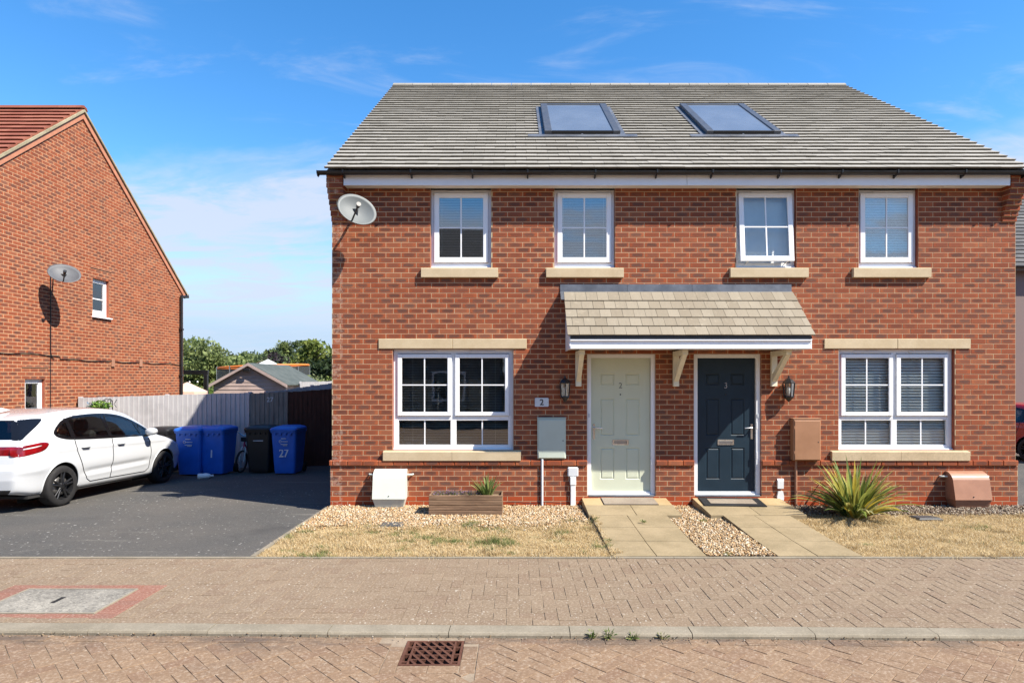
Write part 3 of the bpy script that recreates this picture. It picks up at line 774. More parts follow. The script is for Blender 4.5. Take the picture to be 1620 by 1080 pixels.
# ------------------------------------------------------------------ the semi-detached pair
XL, XR = X(525), X(1607)
SOF = 4.78
EAVE_Y, EAVE_Z = -.27, 4.98
RIDGE_Y, RIDGE_Z = 5.04, 8.675
PITCH = math.atan2(RIDGE_Z - EAVE_Z, RIDGE_Y - EAVE_Y)
house = empty('semi_detached_house', ((XL + XR) / 2, 0, 0))
tag(house, 'red brick semi-detached house with grey tiled roof and two front doors', 'house')
HX = house.location.x
def hpart(o):                                         # keep world position under the house empty
    o.parent = house; o.matrix_parent_inverse = Matrix.Translation((-HX, 0, 0)); return o
K = lambda k: k * CH
UPW = [(X(681), X(777)), (X(877), X(973)), (X(1165), X(1260)), (X(1359), X(1453))]
LOW = [(X(621), X(812)), (X(1327), X(1511))]
DOORS = [(X(929), X(1037)), (X(1098), X(1204))]
up_open = [(a, b, K(47), SOF) for a, b in UPW]
low_open = [(a, b, K(11), K(31)) for a, b in LOW]
door_open = [(a, b, K(2), K(30)) for a, b in DOORS]
mats3 = [M['mortar'], M['reveal'], M['room']]
mp = lambda n0: (lambda u, n, z: (u, -n0 - n + .006, z))
wall = hpart(wall_panel('front_wall', mp(0), (XL, XR), K(9), lambda u: SOF + .35, up_open + low_open + [(a, b, K(9), K(30), (0,)) for a, b in DOORS], .3, mats3, None))
PLN = .02
pl = hpart(wall_panel('plinth', mp(PLN), (XL - PLN, XR + PLN), -.35, lambda u: K(9), [(a, b, K(2), K(9), (2,)) for a, b in DOORS], .3, mats3, None))
f0 = brick_mesh(lambda u, n, z: (u, -n + .006, z), M['brick_x'])
lintels = [(X(599), X(833), K(31), K(33)), (X(1304), X(1535), K(31), K(33))]
sills = [(X(607), X(824), K(9), K(11)), (X(1314), X(1531), K(9), K(11)), (X(667), X(788), K(45), K(47)), (X(864), X(986), K(45), K(47)), (X(1154), X(1277), K(45), K(47)), (X(1348), X(1470), K(45), K(47))]
CANO = (X(886), X(1250), 3.20, 3.335)
rank = lambda p: ((p[0] + p[1]) / 2) ** 2 + ((p[2] + p[3]) / 2 - CAMZ) ** 2
def pcs(k0, k1, ex=()): return brick_pieces(XL, XR, k0, k1, up_open + low_open + [(a, b, K(2), K(30)) for a, b in DOORS] + lintels + sills + list(ex))
lay_bricks(wall, mp(0), pcs(9, 63), M['brick_x'], rank, 220, f0, lambda o, u, n, z: setattr(o, 'location', (u, -n, z)))
lay_bricks(pl, mp(PLN), brick_pieces(XL - PLN, XR + PLN, -3, 8, door_open), M['brick_x'], rank, 80, f0, lambda o, u, n, z: setattr(o, 'location', (u, -n - PLN, z)))
# projecting string course
sc = MB()
for p in brick_pieces(XL - .035, XR + .035, 8, 9, door_open):
    sc = MB(); sc.cbox(p[0] + .004, p[1] - .004, -.040 - random.uniform(0, .002), .02, p[2] + .004, p[3] + .003, .006); sc.build('plinth_brick', M['brick_x'], pl)
# corbelled eaves ends
for side, xe in ((-1, XL), (1, XR)):
    for i, k in enumerate(range(56, 65)):
        f = min(1, (i + 1) / 7); z0, z1 = K(k) + .004, min(K(k + 1) - .004, EAVE_Z - .045)
        a = xe + side * .028 * f; b = xe - side * .215
        if z1 - z0 < .02: continue
        for (p, q) in (((a, (a + b) / 2 + side * .005), ((a + b) / 2 - side * .005, b)) if k % 2 else ((a, b),)):
            m = MB(); m.cbox(min(p, q), max(p, q), -.195 * f ** 1.2, .05, z0, z1, .004); m.build('corbel_brick', M['brick_x'], wall)
    m = MB()
    for i, k in enumerate(range(56, 65)):
        f = min(1, (i + 1) / 7); a = xe + side * (.028 * f - .006); b = xe - side * .209; z1 = min(K(k + 1), EAVE_Z - .05)
        if z1 > K(k): m.box(min(a, b), max(a, b), -.195 * f ** 1.2 + .006, .04, K(k), z1)
    m.build('corbel_core', M['mortar'], wall)
# side, rear, floors, party wall
BY = 10.1
def hbox(name, x0, x1, y0, y1, z0, z1, mat, parent=None):
    o = MB().box(x0, x1, y0, y1, z0, z1).build(name, mat)
    return hpart(o) if parent is None else (setattr(o, 'parent', parent), o)[1]
for nm, xx in (('side_wall', XL), ('side_wall', XR)):
    s = 1 if xx < 0 else -1
    gm = MB(); gm.prism_x([(.31, -.6), (BY, -.6), (BY, EAVE_Z), (RIDGE_Y, RIDGE_Z - .12), (.31, EAVE_Z + .15)], min(xx + s * .006, xx + s * .3), max(xx + s * .006, xx + s * .3)); hpart(gm.build('side_wall', M['brick_side']))
hbox('rear_wall', XL + .31, XR - .31, BY - .3, BY, -.6, EAVE_Z - .05, M['brick_rear'])
PARTY = X(1067)
hbox('party_wall', PARTY - .1, PARTY + .1, .3, BY - .3, -.2, 4.9, M['room'])
hbox('upper_floor', XL + .3, XR - .3, .3, BY - .3, 2.62, 2.86, M['room'])
hbox('ground_floor', XL + .3, XR - .3, .3, BY - .3, -.1, .15, M['roomdark'])
hbox('loft_floor', XL + .3, XR - .3, .3, BY - .3, 4.92, 5.02, M['room'])
hbox('room_wall', XL + .3, XR - .3, 4.4, 4.5, .15, 4.9, M['room'])
# window surrounds: sills and lintels
for i, (a, b, z0, z1) in enumerate(lintels):
    mid = (a + b) / 2
    for (p, q) in ((a, mid - .002), (mid + .002, b)): hpart(MB().cbox(p, q, -.012, .1, z0 + .003, z1 - .003, .005).build('lintel_stone', M['stone']))
for i, (a, b, z0, z1) in enumerate(sills):
    mt = M['stone_dirty'] if i == 1 else M['stone']; mid = (a + b) / 2
    for (p, q) in (((a, mid - .002), (mid + .002, b)) if i < 2 else ((a, b),)):
        m = MB(); m.prism_x([(-.055, z0 + .003), (-.055, z1 - .022), (-.048, z1 - .013), (.12, z1 - .001), (.12, z0 + .003)], p, q); hpart(m.build('sill_stone', mt))
# fascia, soffit, gutter
FX0, FX1 = XL + .225, XR - .225
FP = .185
hpart(MB().cbox(FX0, X(1087, D - FP) - .002, -FP, -FP + .02, SOF - .012, EAVE_Z - .045, .003).build('fascia_board', M['fascia']))
hpart(MB().cbox(X(1087, D - FP) + .002, FX1, -FP, -FP + .02, SOF - .012, EAVE_Z - .045, .003).build('fascia_board', M['fascia']))
hpart(MB().box(FX0, FX1, -FP + .0205, .1, SOF, SOF + .012).build('soffit_board', M['soffit']))
for px in (661, 1495): hpart(MB().cbox(X(px) - .09, X(px) + .09, -.12, -.08, SOF - .012, SOF - .0005, .003).build('soffit_vent', M['soffit']))
gut = MB(); gp = []
for i in range(9):
    w = math.pi * i / 8; gp.append((-.255 + .056 * math.cos(w), 4.948 - .050 * math.sin(w)))
gi = [(-.255 + .051 * math.cos(math.pi * (8 - i) / 8), 4.949 - .045 * math.sin(math.pi * (8 - i) / 8)) for i in range(9)]
gut.prism_x(gp + gi, XL - .13, XR + .2); gto = hpart(gut.build('gutter', M['black']))
for i in range(12):
    xx = FX0 + .04 + i * .90 + (.06 if i % 3 else -.03)
    MB().prism_x([(-.32, 4.96), (-.316, 4.915), (-.25, 4.885), (-.19, 4.865), (-.187, 4.865), (-.187, 4.955)], xx, xx + .02).build('gutter_bracket', M['black'], gto).matrix_parent_inverse = Matrix.Identity(4)
for xx in (XL - .13, XR + .2): MB().prism_x([(-.32, 4.95), (-.318, 4.91), (-.28, 4.875), (-.23, 4.875), (-.19, 4.91), (-.19, 4.95)], xx - .004, xx + .004).build('stop_end', M['black'], gto)

# roof
CP, SP = math.cos(PITCH), math.sin(PITCH)
SL = math.hypot(RIDGE_Y - EAVE_Y, RIDGE_Z - EAVE_Z)
def rp(x, d, h=0.): return (x, EAVE_Y + d * CP - h * SP, EAVE_Z + d * SP + h * CP)
RX0, RX1 = XL - .035, XR + .035
rf = MB(); rf.prism_x([(EAVE_Y + .08, EAVE_Z + .005), (RIDGE_Y, RIDGE_Z - .045), (2 * RIDGE_Y - EAVE_Y, EAVE_Z - .04), (2 * RIDGE_Y - EAVE_Y, EAVE_Z - .12), (RIDGE_Y, RIDGE_Z - .125), (EAVE_Y + .14, EAVE_Z - .08)], RX0 + .012, RX1 - .012)
roof = hpart(rf.build('roof', M['tile']))
def tiles(parent, x0, x1, rows, gauge, tw, place, mat, limit, th=.03, over=.05, gap=.004, skip=(), name='roof_tile'):
    b = MB()
    # local tile: x across, y up the slope, z off the roof; lower edge lifted over the course below
    b.add([(-tw / 2 + gap / 2, .022, 0), (tw / 2 - gap / 2, .022, 0), (tw / 2 - gap / 2, 0, th), (-tw / 2 + gap / 2, 0, th), (-tw / 2 + gap / 2, gauge + over, -th), (tw / 2 - gap / 2, gauge + over, -th), (tw / 2 - gap / 2, gauge + over, -.002), (-tw / 2 + gap / 2, gauge + over, -.002)],
          [(0, 1, 2, 3), (3, 2, 6, 7), (0, 3, 7, 4), (1, 5, 6, 2), (4, 7, 6, 5), (0, 4, 5, 1)])
    me = b.mesh(name); fix_normals(me); me.materials.append(mat); n = 0; rest = MB()
    for r in range(rows):
        x = x0 - (tw / 2 if r % 2 else 0)
        while x < x1 - .01:
            a, c = max(x, x0), min(x + tw, x1); cx = (a + c) / 2
            if not any(s[0] < cx < s[1] and s[2] < (r + .5) * gauge < s[3] for s in skip) and c - a > .03:
                mtx = place(cx, r * gauge, random.uniform(0, .004), random.uniform(-.004, .004))
                if c - a > tw - .01 and n < limit:
                    o = link(name, me, None, parent); o.matrix_world = mtx; n += 1
                else:
                    s = (c - a) / tw
                    rest.add([mtx @ Vector((v[0] * s, v[1], v[2])) for v in b.v], b.f)
            x += tw
    if rest.f: o = rest.build(name + 's', mat, parent); tag(o, kind='stuff')
def roof_place(x, d, h, tilt):
    p = rp(x, d, h); return Matrix.Translation(p) @ Matrix.Rotation(PITCH, 4, 'X') @ Matrix.Rotation(tilt, 4, 'Z') @ Matrix.Rotation(tilt * 1.5, 4, 'Y')
NR = 33; GA = (SL - .07) / NR
PAN = [(.50, 1.79), (3.25, 4.52)]; PD = (1.86, 4.02)
tiles(roof, RX0, RX1, NR, GA, .33, roof_place, M['tile'], 300, th=.034, skip=[(a + .02, b - .02, PD[0] + .05, PD[1] - .02) for a, b in PAN])
n = 0; x = RX0
while x < RX1 - .05:                                  # ridge tiles
    m = MB(); e = min(x + .452, RX1); pr = [(-.13, -.085), (-.10, -.045), (-.05, -.008), (0, .004), (.05, -.008), (.10, -.045), (.13, -.085), (.11, -.095), (0, -.02), (-.11, -.095)]
    m.prism_x([(RIDGE_Y + p, RIDGE_Z + .035 + q) for p, q in pr], x + .003, e - .008); m.build('ridge_tile', M['tile'], roof); x = e
# solar thermal collectors set in the roof
for i, (a, b) in enumerate(PAN):
    s = empty('solar_panel'); s.matrix_world = Matrix.Translation(rp((a + b) / 2, PD[0])) @ Matrix.Rotation(PITCH, 4, 'X')
    tag(s, ['framed glass solar collector on the roof over the pale green door', 'framed glass solar collector on the roof over the dark blue door'][i], 'solar panel', 'solar collectors on the tiled roof')
    w, l = (b - a) / 2, PD[1] - PD[0]
    MB().cbox(-w + .13, w - .13, .02, l - .03, .01, .055, .003).build('absorber', M['solar'], s)
    MB().box(-w + .12, w - .12, .012, l - .02, .076, .082).build('pane', M['collector'], s)
    for sx in (-1, 1):
        x0, x1 = sorted((sx * w, sx * (w - .125))); MB().cbox(x0, x1, .0, l, .0, .10, .006).build('side_frame', M['panel_frame'], s)
        x0, x1 = sorted((sx * (w + .001), sx * (w + .09))); MB().box(x0, x1, 0, l, .0, .035).build('side_flashing', M['lead'], s)
    MB().cbox(-w + .1255, w - .1255, .0, .028, .0, .095, .004).build('bottom_frame', M['black'], s)
    MB().cbox(-w + .1255, w - .1255, l - .06, l, .0, .096, .004).build('top_frame', M['panel_frame'], s)
    MB().add([(-w - .28, -.13, .032), (w + .28, -.13, .032), (w + .28, -.001, .04), (-w - .28, -.001, .04), (-w - .28, -.13, .024), (w + .28, -.13, .024), (w + .28, -.001, .0), (-w - .28, -.001, .0)], [(0, 1, 2, 3), (4, 7, 6, 5), (0, 4, 5, 1), (1, 5, 6, 2), (3, 7, 4, 0)]).build('apron_flashing', M['lead'], s)
    MB().cbox(-.02, .01, -.008, -.0005, .03, .05, .001).build('latch', M['chrome'], s)

# ------------------------------------------------------------------ windows
def frame_ring(m, x0, x1, z0, z1, w, y0, y1, c=.004):
    ws = w if isinstance(w, tuple) else (w, w, w, w)   # left right bottom top
    e = .0004
    m.cbox(x0, x0 + ws[0], y0, y1, z0, z1, c); m.cbox(x1 - ws[1], x1, y0, y1, z0, z1, c)
    m.cbox(x0 + ws[0] - c, x1 - ws[1] + c, y0 + e, y1 - e, z0 + e, z0 + ws[2], c); m.cbox(x0 + ws[0] - c, x1 - ws[1] + c, y0 + e, y1 - e, z1 - ws[3], z1 - e, c)
REC = .075
def window(name, a, b, z0, z1, kind, glass):
    w = empty(name, ((a + b) / 2 - HX, REC, z0)); w.parent = house
    W, Hh = b - a, z1 - z0; o = -W / 2
    m = MB(); 
    if kind == 'low':
        frame_ring(m, o, -o, 0, Hh, .066, 0, .07)
        m.cbox(o + .066, -o - .066, .002, .068, .458, .545, .004); m.cbox(-.037, .037, .003, .067, .06, Hh - .06, .004)
        m.build('frame', M['white'], w)
        MB().cbox(o + .002, -o - .002, -.035, .002, -.002, .022, .004).build('cill_strip', M['white'], w)
        for s in (0, 1):
            x0 = (o + .062) if s == 0 else .025; x1 = (-.025) if s == 0 else (-o - .062); k = MB(); frame_ring(k, x0, x1, .515, Hh - .075, (.068, .064, .058, .062), -.024, .0005, .006)
            sa = k.build('sash', M['white'], w); cx = (x0 + x1) / 2; zc = (.575 + Hh - .137) / 2
            MB().box(x0 + .06, x1 - .06, -.006, -.002, .57, Hh - .135).build('pane', glass, sa)
            MB().box(cx - .009, cx + .009, -.013, -.0065, .57, Hh - .135).build('glazing_bar', M['white'], sa)
            MB().box(x0 + .06, x1 - .06, -.0125, -.0062, zc - .009, zc + .009).build('glazing_bar', M['white'], sa)
            x0, x1 = ((o + .07), -.035) if s == 0 else (.035, -o - .07)
            MB().box(x0 - .006, x1 + .006, .03, .034, .06, .462).build('pane', glass, w); cx = (x0 + x1) / 2
            k = MB(); frame_ring(k, x0 - .003, x1 + .003, .063, .4575, .012, .004, .029, .002); k.build('glazing_bead', M['white'], w)
            MB().box(cx - .009, cx + .009, .02, .0295, .07, .455).build('glazing_bar', M['white'], w)
            MB().cbox((x0 + x1) / 2 - .2, (x0 + x1) / 2 + .2, -.014, .0, Hh - .058, Hh - .03, .004).build('trickle_vent', M['white'], w)
    else:
        frame_ring(m, o, -o, 0, Hh, (.05, .05, .085, .05), 0, .07); m.build('frame', M['white'], w)
        MB().cbox(o + .002, -o - .002, -.035, .002, -.002, .026, .004).build('cill_strip', M['white'], w)
        sa = empty('sash', (0, 0, Hh - .04), 0, w)
        if kind == 'ajar': sa.rotation_euler = (-math.radians(5), 0, 0)
        x0, x1, zb, zt = o + .046, -o - .046, .085 - Hh + .04, -.01
        k = MB(); frame_ring(k, x0, x1, zb, zt, (.078, .078, .08, .075), -.026, -.001, .006); k.build('sash_frame', M['white'], sa)
        cx, zc = 0, (zb + zt) / 2
        MB().box(x0 + .07, x1 - .07, -.012, -.008, zb + .07, zt - .065).build('pane', glass, sa)
        MB().box(cx - .010, cx + .010, -.019, -.0125, zb + .07, zt - .065).build('glazing_bar', M['white'], sa)
        MB().box(x0 + .07, x1 - .07, -.0185, -.0121, zc - .010, zc + .010).build('glazing_bar', M['white'], sa)
        MB().cbox(-.2, .2, -.014, -.0005, Hh - .046, Hh - .02, .004).build('trickle_vent', M['white'], w)
        if kind == 'ajar':
            for sx in (-.30, .30): MB().tube([(sx, .02, .07), (sx + .02, -.10, .095)], .008).build('stay', M['white'], w)
    return w
def blind(label, a, b, z0, z1, tilt, gap=.025, yy=.2, wd=.022):
    r = empty('venetian_blind', ((a + b) / 2, yy, z0)); tag(r, label, 'blind', 'venetian blinds inside the windows')
    W = (b - a) / 2 - .03; m = MB(); z = .03; Hh = z1 - z0 - .04
    c, s = math.cos(tilt) * wd / 2, math.sin(tilt) * wd / 2
    while z < Hh:
        m.add([(-W, -c, z - s), (W, -c, z - s), (W, 0, z + .002), (-W, 0, z + .002), (W, c, z + s), (-W, c, z + s)], [(0, 1, 2, 3), (3, 2, 4, 5)]); z += gap
    tag(m.build('slats', M['blind'], r), kind='stuff')
    MB().cbox(-W, W, -.018, .018, Hh + .002, Hh + .036, .003).build('head_rail', M['blind'], r)
    MB().cbox(-W, W, -.014, .014, .002, .016, .003).build('bottom_rail', M['blind'], r)
    for sx in (-W * .72, W * .72): MB().tube([(sx, -c - .003, .01), (sx, -c - .003, Hh)], .0016, 5).build('cord', M['blind'], r)
    return r
for i, (a, b) in enumerate(LOW):
    window('window', a, b, K(11), K(31), 'low', M['glass_low'] if i == 0 else M['glass_dull'])
    blind(['thin-slatted open blind inside the ground floor window beside the pale green door', 'light slatted half-closed blind inside the ground floor window above the spiky plant'][i], a, b, K(11), K(31), [.12, 1.02][i], [.025, .044][i], yy=[.2, .16][i], wd=[.022, .042][i])
ULAB = ['venetian blind in the upstairs window nearest the satellite dish on the front wall', 'venetian blind in the upstairs window directly above the left end of the porch canopy',
        'white closed blind in the upstairs window that stands ajar', 'venetian blind in the upstairs window farthest from the satellite dish']
for i, (a, b) in enumerate(UPW):
    window('window', a, b, K(47), SOF - .002, 'ajar' if i == 2 else 'up', M['glass_dull'] if i == 2 else M['glass'])
    blind(ULAB[i], a, b, K(47), SOF - .02, [.10, .45, 1.4, .95][i], .025, yy=[.22, .18, .16, .165][i], wd=[.024, .024, .03, .029][i])

# ------------------------------------------------------------------ doors
def door(a, b, mat, hinge_right, num, nummat):
    z0, z1 = K(2), K(30); W, Hh = b - a, z1 - z0
    d = empty('door', ((a + b) / 2 - HX, .05, z0)); d.parent = house; o = -W / 2
    m = MB(); frame_ring(m, o, -o, .0, Hh, (.062, .062, .03, .06), -.02, .09, .004); m.build('door_frame', M['white'], d)
    MB().cbox(o + .02, -o - .02, -.07, -.0205, -.012, .012, .004).build('threshold', M['lead'], d)
    x0, x1, zb, zt = o + .066, -o - .066, .034, Hh - .062; w, h = x1 - x0, zt - zb
    # door leaf with six sunk panels
    lf = MB(); px = [(.155, .395), (.585, .825)]; pz = [(.10, .335), (.425, .70), (.80, .885)]
    us = [0] + [v for p in px for v in p] + [1]; vs = [0] + [v for p in pz for v in p] + [1]
    Y0 = .03
    for i in range(5):
        for j in range(7):
            xa, xb, za, zb2 = x0 + us[i] * w, x0 + us[i + 1] * w, zb + vs[j] * h, zb + vs[j + 1] * h
            if i in (1, 3) and j in (1, 3, 5):
                e, dp, f = .014, .011, .03
                R = [(xa, Y0, za), (xb, Y0, za), (xb, Y0, zb2), (xa, Y0, zb2), (xa + e, Y0 + dp, za + e), (xb - e, Y0 + dp, za + e), (xb - e, Y0 + dp, zb2 - e), (xa + e, Y0 + dp, zb2 - e),
                     (xa + f, Y0 + .001, za + f), (xb - f, Y0 + .001, za + f), (xb - f, Y0 + .001, zb2 - f), (xa + f, Y0 + .001, zb2 - f)]
                lf.add(R, [(0, 1, 5, 4), (1, 2, 6, 5), (2, 3, 7, 6), (3, 0, 4, 7), (4, 5, 9, 8), (5, 6, 10, 9), (6, 7, 11, 10), (7, 4, 8, 11), (8, 9, 10, 11)])
            else: lf.add([(xa, Y0, za), (xb, Y0, za), (xb, Y0, zb2), (xa, Y0, zb2)], [(0, 1, 2, 3)])
    lf.box(x0, x1, Y0 + .012, Y0 + .05, zb, zt); leaf = lf.build('door_leaf', mat, d, fix=False)
    hx = (x0 + .045) if hinge_right else (x1 - .045); s = 1 if hinge_right else -1
    hz = zb + h * .455
    MB().cbox(hx - .016, hx + .016, Y0 - .009, Y0 - .0005, hz - .115, hz + .115, .003).build('handle_plate', M['chrome'], d)
    MB().tube([(hx, Y0 - .009, hz + .06), (hx, Y0 - .055, hz + .06), (hx + s * .02, Y0 - .06, hz + .06), (hx + s * .125, Y0 - .055, hz + .055)], .009).build('handle', M['chrome'], d)
    MB().cbox(-.125, .125, Y0 - .012, Y0 - .0005, zb + h * .355, zb + h * .395, .005).build('letter_plate', M['chrome'], d)
    MB().cbox(-.10, .10, Y0 - .016, Y0 - .0122, zb + h * .363, zb + h * .387, .002).build('letter_flap', paint('worn chrome', (.40, .40, .40), .35, 1.), d)
    add_text(num, .12, nummat, d, (0, Y0 - .003, zb + h * .795), name='numeral')
    MB().lathe([(0, -.008), (.009, -.007), (.011, 0)], 'y', 12, loc=(0, Y0 - .0005, zb + h * .73)).build('spyhole', M['black'], d)
    if not hinge_right:
        for q in (.28, .5, .72): MB().cbox(x1 + .003, x1 + .02, -.032, -.0205, zb + h * q - .05, zb + h * q + .05, .003).build('keep', M['white'], d)
    MB().box(x0, x1, Y0 - .02, Y0 - .0005, zb - .001, zb + .022).build('weather_bar', M['white'], d)
    bell = MB().cbox(o + .02 if hinge_right else -o - .045, o + .045 if hinge_right else -o - .02, -.028, -.0205, 1.18, 1.235, .002).build('bell_push', M['grey_pvc'], d)
    return d
door(*DOORS[0], M['sage'], True, '2', paint('dark grey numeral', (.13, .14, .13), .4))
door(*DOORS[1], M['navy'], False, '3', M['chrome'])

# ------------------------------------------------------------------ porch canopy (one canopy over both doors)
CX0, CX1 = .728, 4.164
cn = empty('porch_canopy', ((CX0 + CX1) / 2 - HX, 0, 2.3)); cn.parent = house
CNW = cn.location.x + HX
def cpart(mb, name, mat):
    o = mb.build(name, mat); o.parent = cn; o.matrix_parent_inverse = Matrix.Translation((-CNW, 0, -2.3)); return o
CYF, CZF, CYT, CZT = -.745, 2.515, -.055, 3.195      # tile line from drip edge to wall
cpit = math.atan2(CZT - CZF, CYT - CYF); csl = math.hypot(CZT - CZF, CYT - CYF)
cpart(MB().prism_x([(CYF + .03, CZF - .005), (CYT + .05, CZT + .02), (.0, CZT + .02), (-.0, CZF - .17), (CYF + .07, CZF - .17), (CYF + .05, CZF - .05)], CX0 + .05, CX1 - .05), 'canopy_body', M['white'])
cpart(MB().cbox(CX0 + .035, CX1 - .035, CYF + .035, CYF + .064, CZF - .185, CZF - .025, .005), 'canopy_fascia', M['fascia'])
cpart(MB().cbox(CX0 + .037, CX1 - .037, CYF + .018, CYF + .0345, CZF - .187, CZF - .135, .006), 'fascia_moulding', M['fascia'])
cpart(MB().cbox(CX0 + .034, CX1 - .034, CYF + .01, CYF + .0345, CZF - .075, CZF - .048, .005), 'fascia_moulding', M['fascia'])
for xx in (CX0 + .03, CX1 - .05):
    cpart(MB().prism_x([(CYF + .03, CZF - .186), (CYF + .03, CZF - .02), (CYT + .05, CZT - .015), (0, CZT - .015), (0, CZF - .186)], xx, xx + .019), 'gable_board', M['fascia'])
cpart(MB().box(CX0 + .04, CX1 - .04, CYF + .006, CYF + .03, CZF - .046, CZF - .004), 'tile_batten', M['black'])
b = MB(); tw, ga, th = .1638, csl / 5.0, .017
b.add([(-tw / 2 + .002, 0, 0), (tw / 2 - .002, 0, 0), (tw / 2 - .002, 0, th), (-tw / 2 + .002, 0, th), (-tw / 2 + .002, ga + .03, -th), (tw / 2 - .002, ga + .03, -th), (tw / 2 - .002, ga + .03, 0), (-tw / 2 + .002, ga + .03, 0)],
      [(0, 1, 2, 3), (3, 2, 6, 7), (0, 3, 7, 4), (1, 5, 6, 2), (4, 7, 6, 5), (0, 4, 5, 1)])
tme = b.mesh('canopy_tile'); fix_normals(tme); tme.materials.append(M['tile_buff'])
for r in range(5):
    x = CX0 - (tw / 2 if r % 2 else 0)
    while x < CX1 - .02:
        a, c = max(x, CX0), min(x + tw, CX1 + .006)
        if c - a > .03:
            o = link('canopy_tile', tme, None, cn); d = r * ga
            o.matrix_parent_inverse = Matrix.Translation((-CNW, 0, -2.3))
            o.location = ((a + c) / 2, CYF + d * math.cos(cpit), CZF + d * math.sin(cpit) + random.uniform(0, .002)); o.rotation_euler = (cpit, random.uniform(-.008, .008), random.uniform(-.01, .01)); o.scale = ((c - a) / tw, 1, 1)
        x += tw
ns = 4; xl0, xl1 = X(886), X(1250) + .02               # lead flashing in lengths
for i in range(3):
    f = [0, .29, .57, 1.0]; a, c = xl0 + (xl1 - xl0) * f[i] + .002, xl0 + (xl1 - xl0) * f[i + 1] - .002
    cpart(MB().prism_x([(-.002, 3.335), (-.008, 3.335), (-.012, 3.225), (-.05, 3.195), (-.175, 3.088), (-.172, 3.080), (-.04, 3.185), (-.002, 3.21)], a + .03 * (i == 0) * 0, c), 'lead_flashing', M['lead'])
for bx in (.905, 2.37, 3.84):                          # gallows brackets
    m = MB(); m.cbox(bx, bx + .088, -.055, .0, 1.80, CZF - .188, .005); cpart(m, 'bracket_post', M['cream'])
    m = MB(); m.cbox(bx + .004, bx + .084, -.56, -.0552, CZF - .262, CZF - .189, .005); cpart(m, 'bracket_arm', M['cream'])
    m = MB(); m.prism_x([(-.055, 1.87), (-.055, 1.98), (-.44, CZF - .263), (-.53, CZF - .263)], bx + .01, bx + .078); cpart(m, 'bracket_brace', M['cream'])
# ------------------------------------------------------------------ things fixed to the front wall
def lantern(x, label):
    l = empty('wall_lantern', (x, 0, 1.60)); tag(l, label, 'lantern', 'lanterns beside the front doors')
    y0 = -.02
    MB().cbox(-.035, .035, -.018, .0, .07, .27, .004).build('back_plate', M['black'], l)
    def hexr(r, z, cy=-.085): return [(r * math.cos(math.pi / 3 * k + math.pi / 6), cy + r * math.sin(math.pi / 3 * k + math.pi / 6), z) for k in range(6)]
    def loft(rings, name, mat):
        m = MB(); v = [p for r in rings for p in r]; n = len(rings)
        f = [(i * 6 + k, i * 6 + (k + 1) % 6, (i + 1) * 6 + (k + 1) % 6, (i + 1) * 6 + k) for i in range(n - 1) for k in range(6)] + [tuple(range(6)), tuple(range((n - 1) * 6, n * 6))]
        m.add(v, f); return m.build(name, mat, l)
    loft([hexr(.086, .245), hexr(.090, .255), hexr(.062, .295), hexr(.03, .318), hexr(.014, .33), hexr(.012, .352), hexr(.004, .365)], 'cap', M['black'])
    loft([hexr(.01, -.03), hexr(.02, -.015), hexr(.035, .0), hexr(.06, .03), hexr(.075, .045), hexr(.072, .06)], 'base', M['black'])
    for k in range(6):
        a, b = hexr(.066, .06)[k], hexr(.082, .247)[k]; MB().tube([a, b], .0085, 6).build('glazing_post', M['black'], l)
        a2, b2 = hexr(.064, .06)[(k + 1) % 6], hexr(.080, .245)[(k + 1) % 6]; a, b = hexr(.064, .06)[k], hexr(.080, .245)[k]
        MB().add([a, a2, b2, b], [(0, 1, 2, 3)]).build('pane', M['lamp_glass'], l)
    MB().lathe([(0, .06), (.012, .065), (.016, .1), (.026, .14), (.02, .18), (0, .195)], 'z', 12, loc=(0, -.085, 0)).build('bulb', M['white'], l)
    return l
lantern(X(893), 'black wall lantern in shade between the number plaque and the pale green door')
lantern(X(1244), 'black wall lantern in sun above the brown meter box')

p = empty('number_plaque', (X(857), 0, H(636))); tag(p, 'small pale grey plaque with the number 2 beside a lantern', 'house number')
pts = []
for (cx, cz) in ((.088, .05), (-.088, .05), (-.088, -.05), (.088, -.05)):
    for k in range(4):
        w = math.radians({(1, 1): 0, (-1, 1): 90, (-1, -1): 180, (1, -1): 270}[(1 if cx > 0 else -1, 1 if cz > 0 else -1)] + k * 30)
        pts.append((cx + .016 * math.cos(w), cz + .016 * math.sin(w)))
m = MB(); n = len(pts); m.add([(a, -.018, b) for a, b in pts] + [(a, .0, b) for a, b in pts], [tuple(range(n)), tuple(reversed(range(n, 2 * n)))] + [(i, (i + 1) % n, n + (i + 1) % n, n + i) for i in range(n)])
m.build('plate', M['grey_pvc'], p)
add_text('2', .125, M['black'], p, (0, -.0195, -.004), name='numeral', bold=.002)
for sx in (-.085, .085): MB().lathe([(0, -.003), (.004, -.002), (.004, 0)], 'y', 8, loc=(sx, -.018, 0)).build('screw', M['chrome'], p)

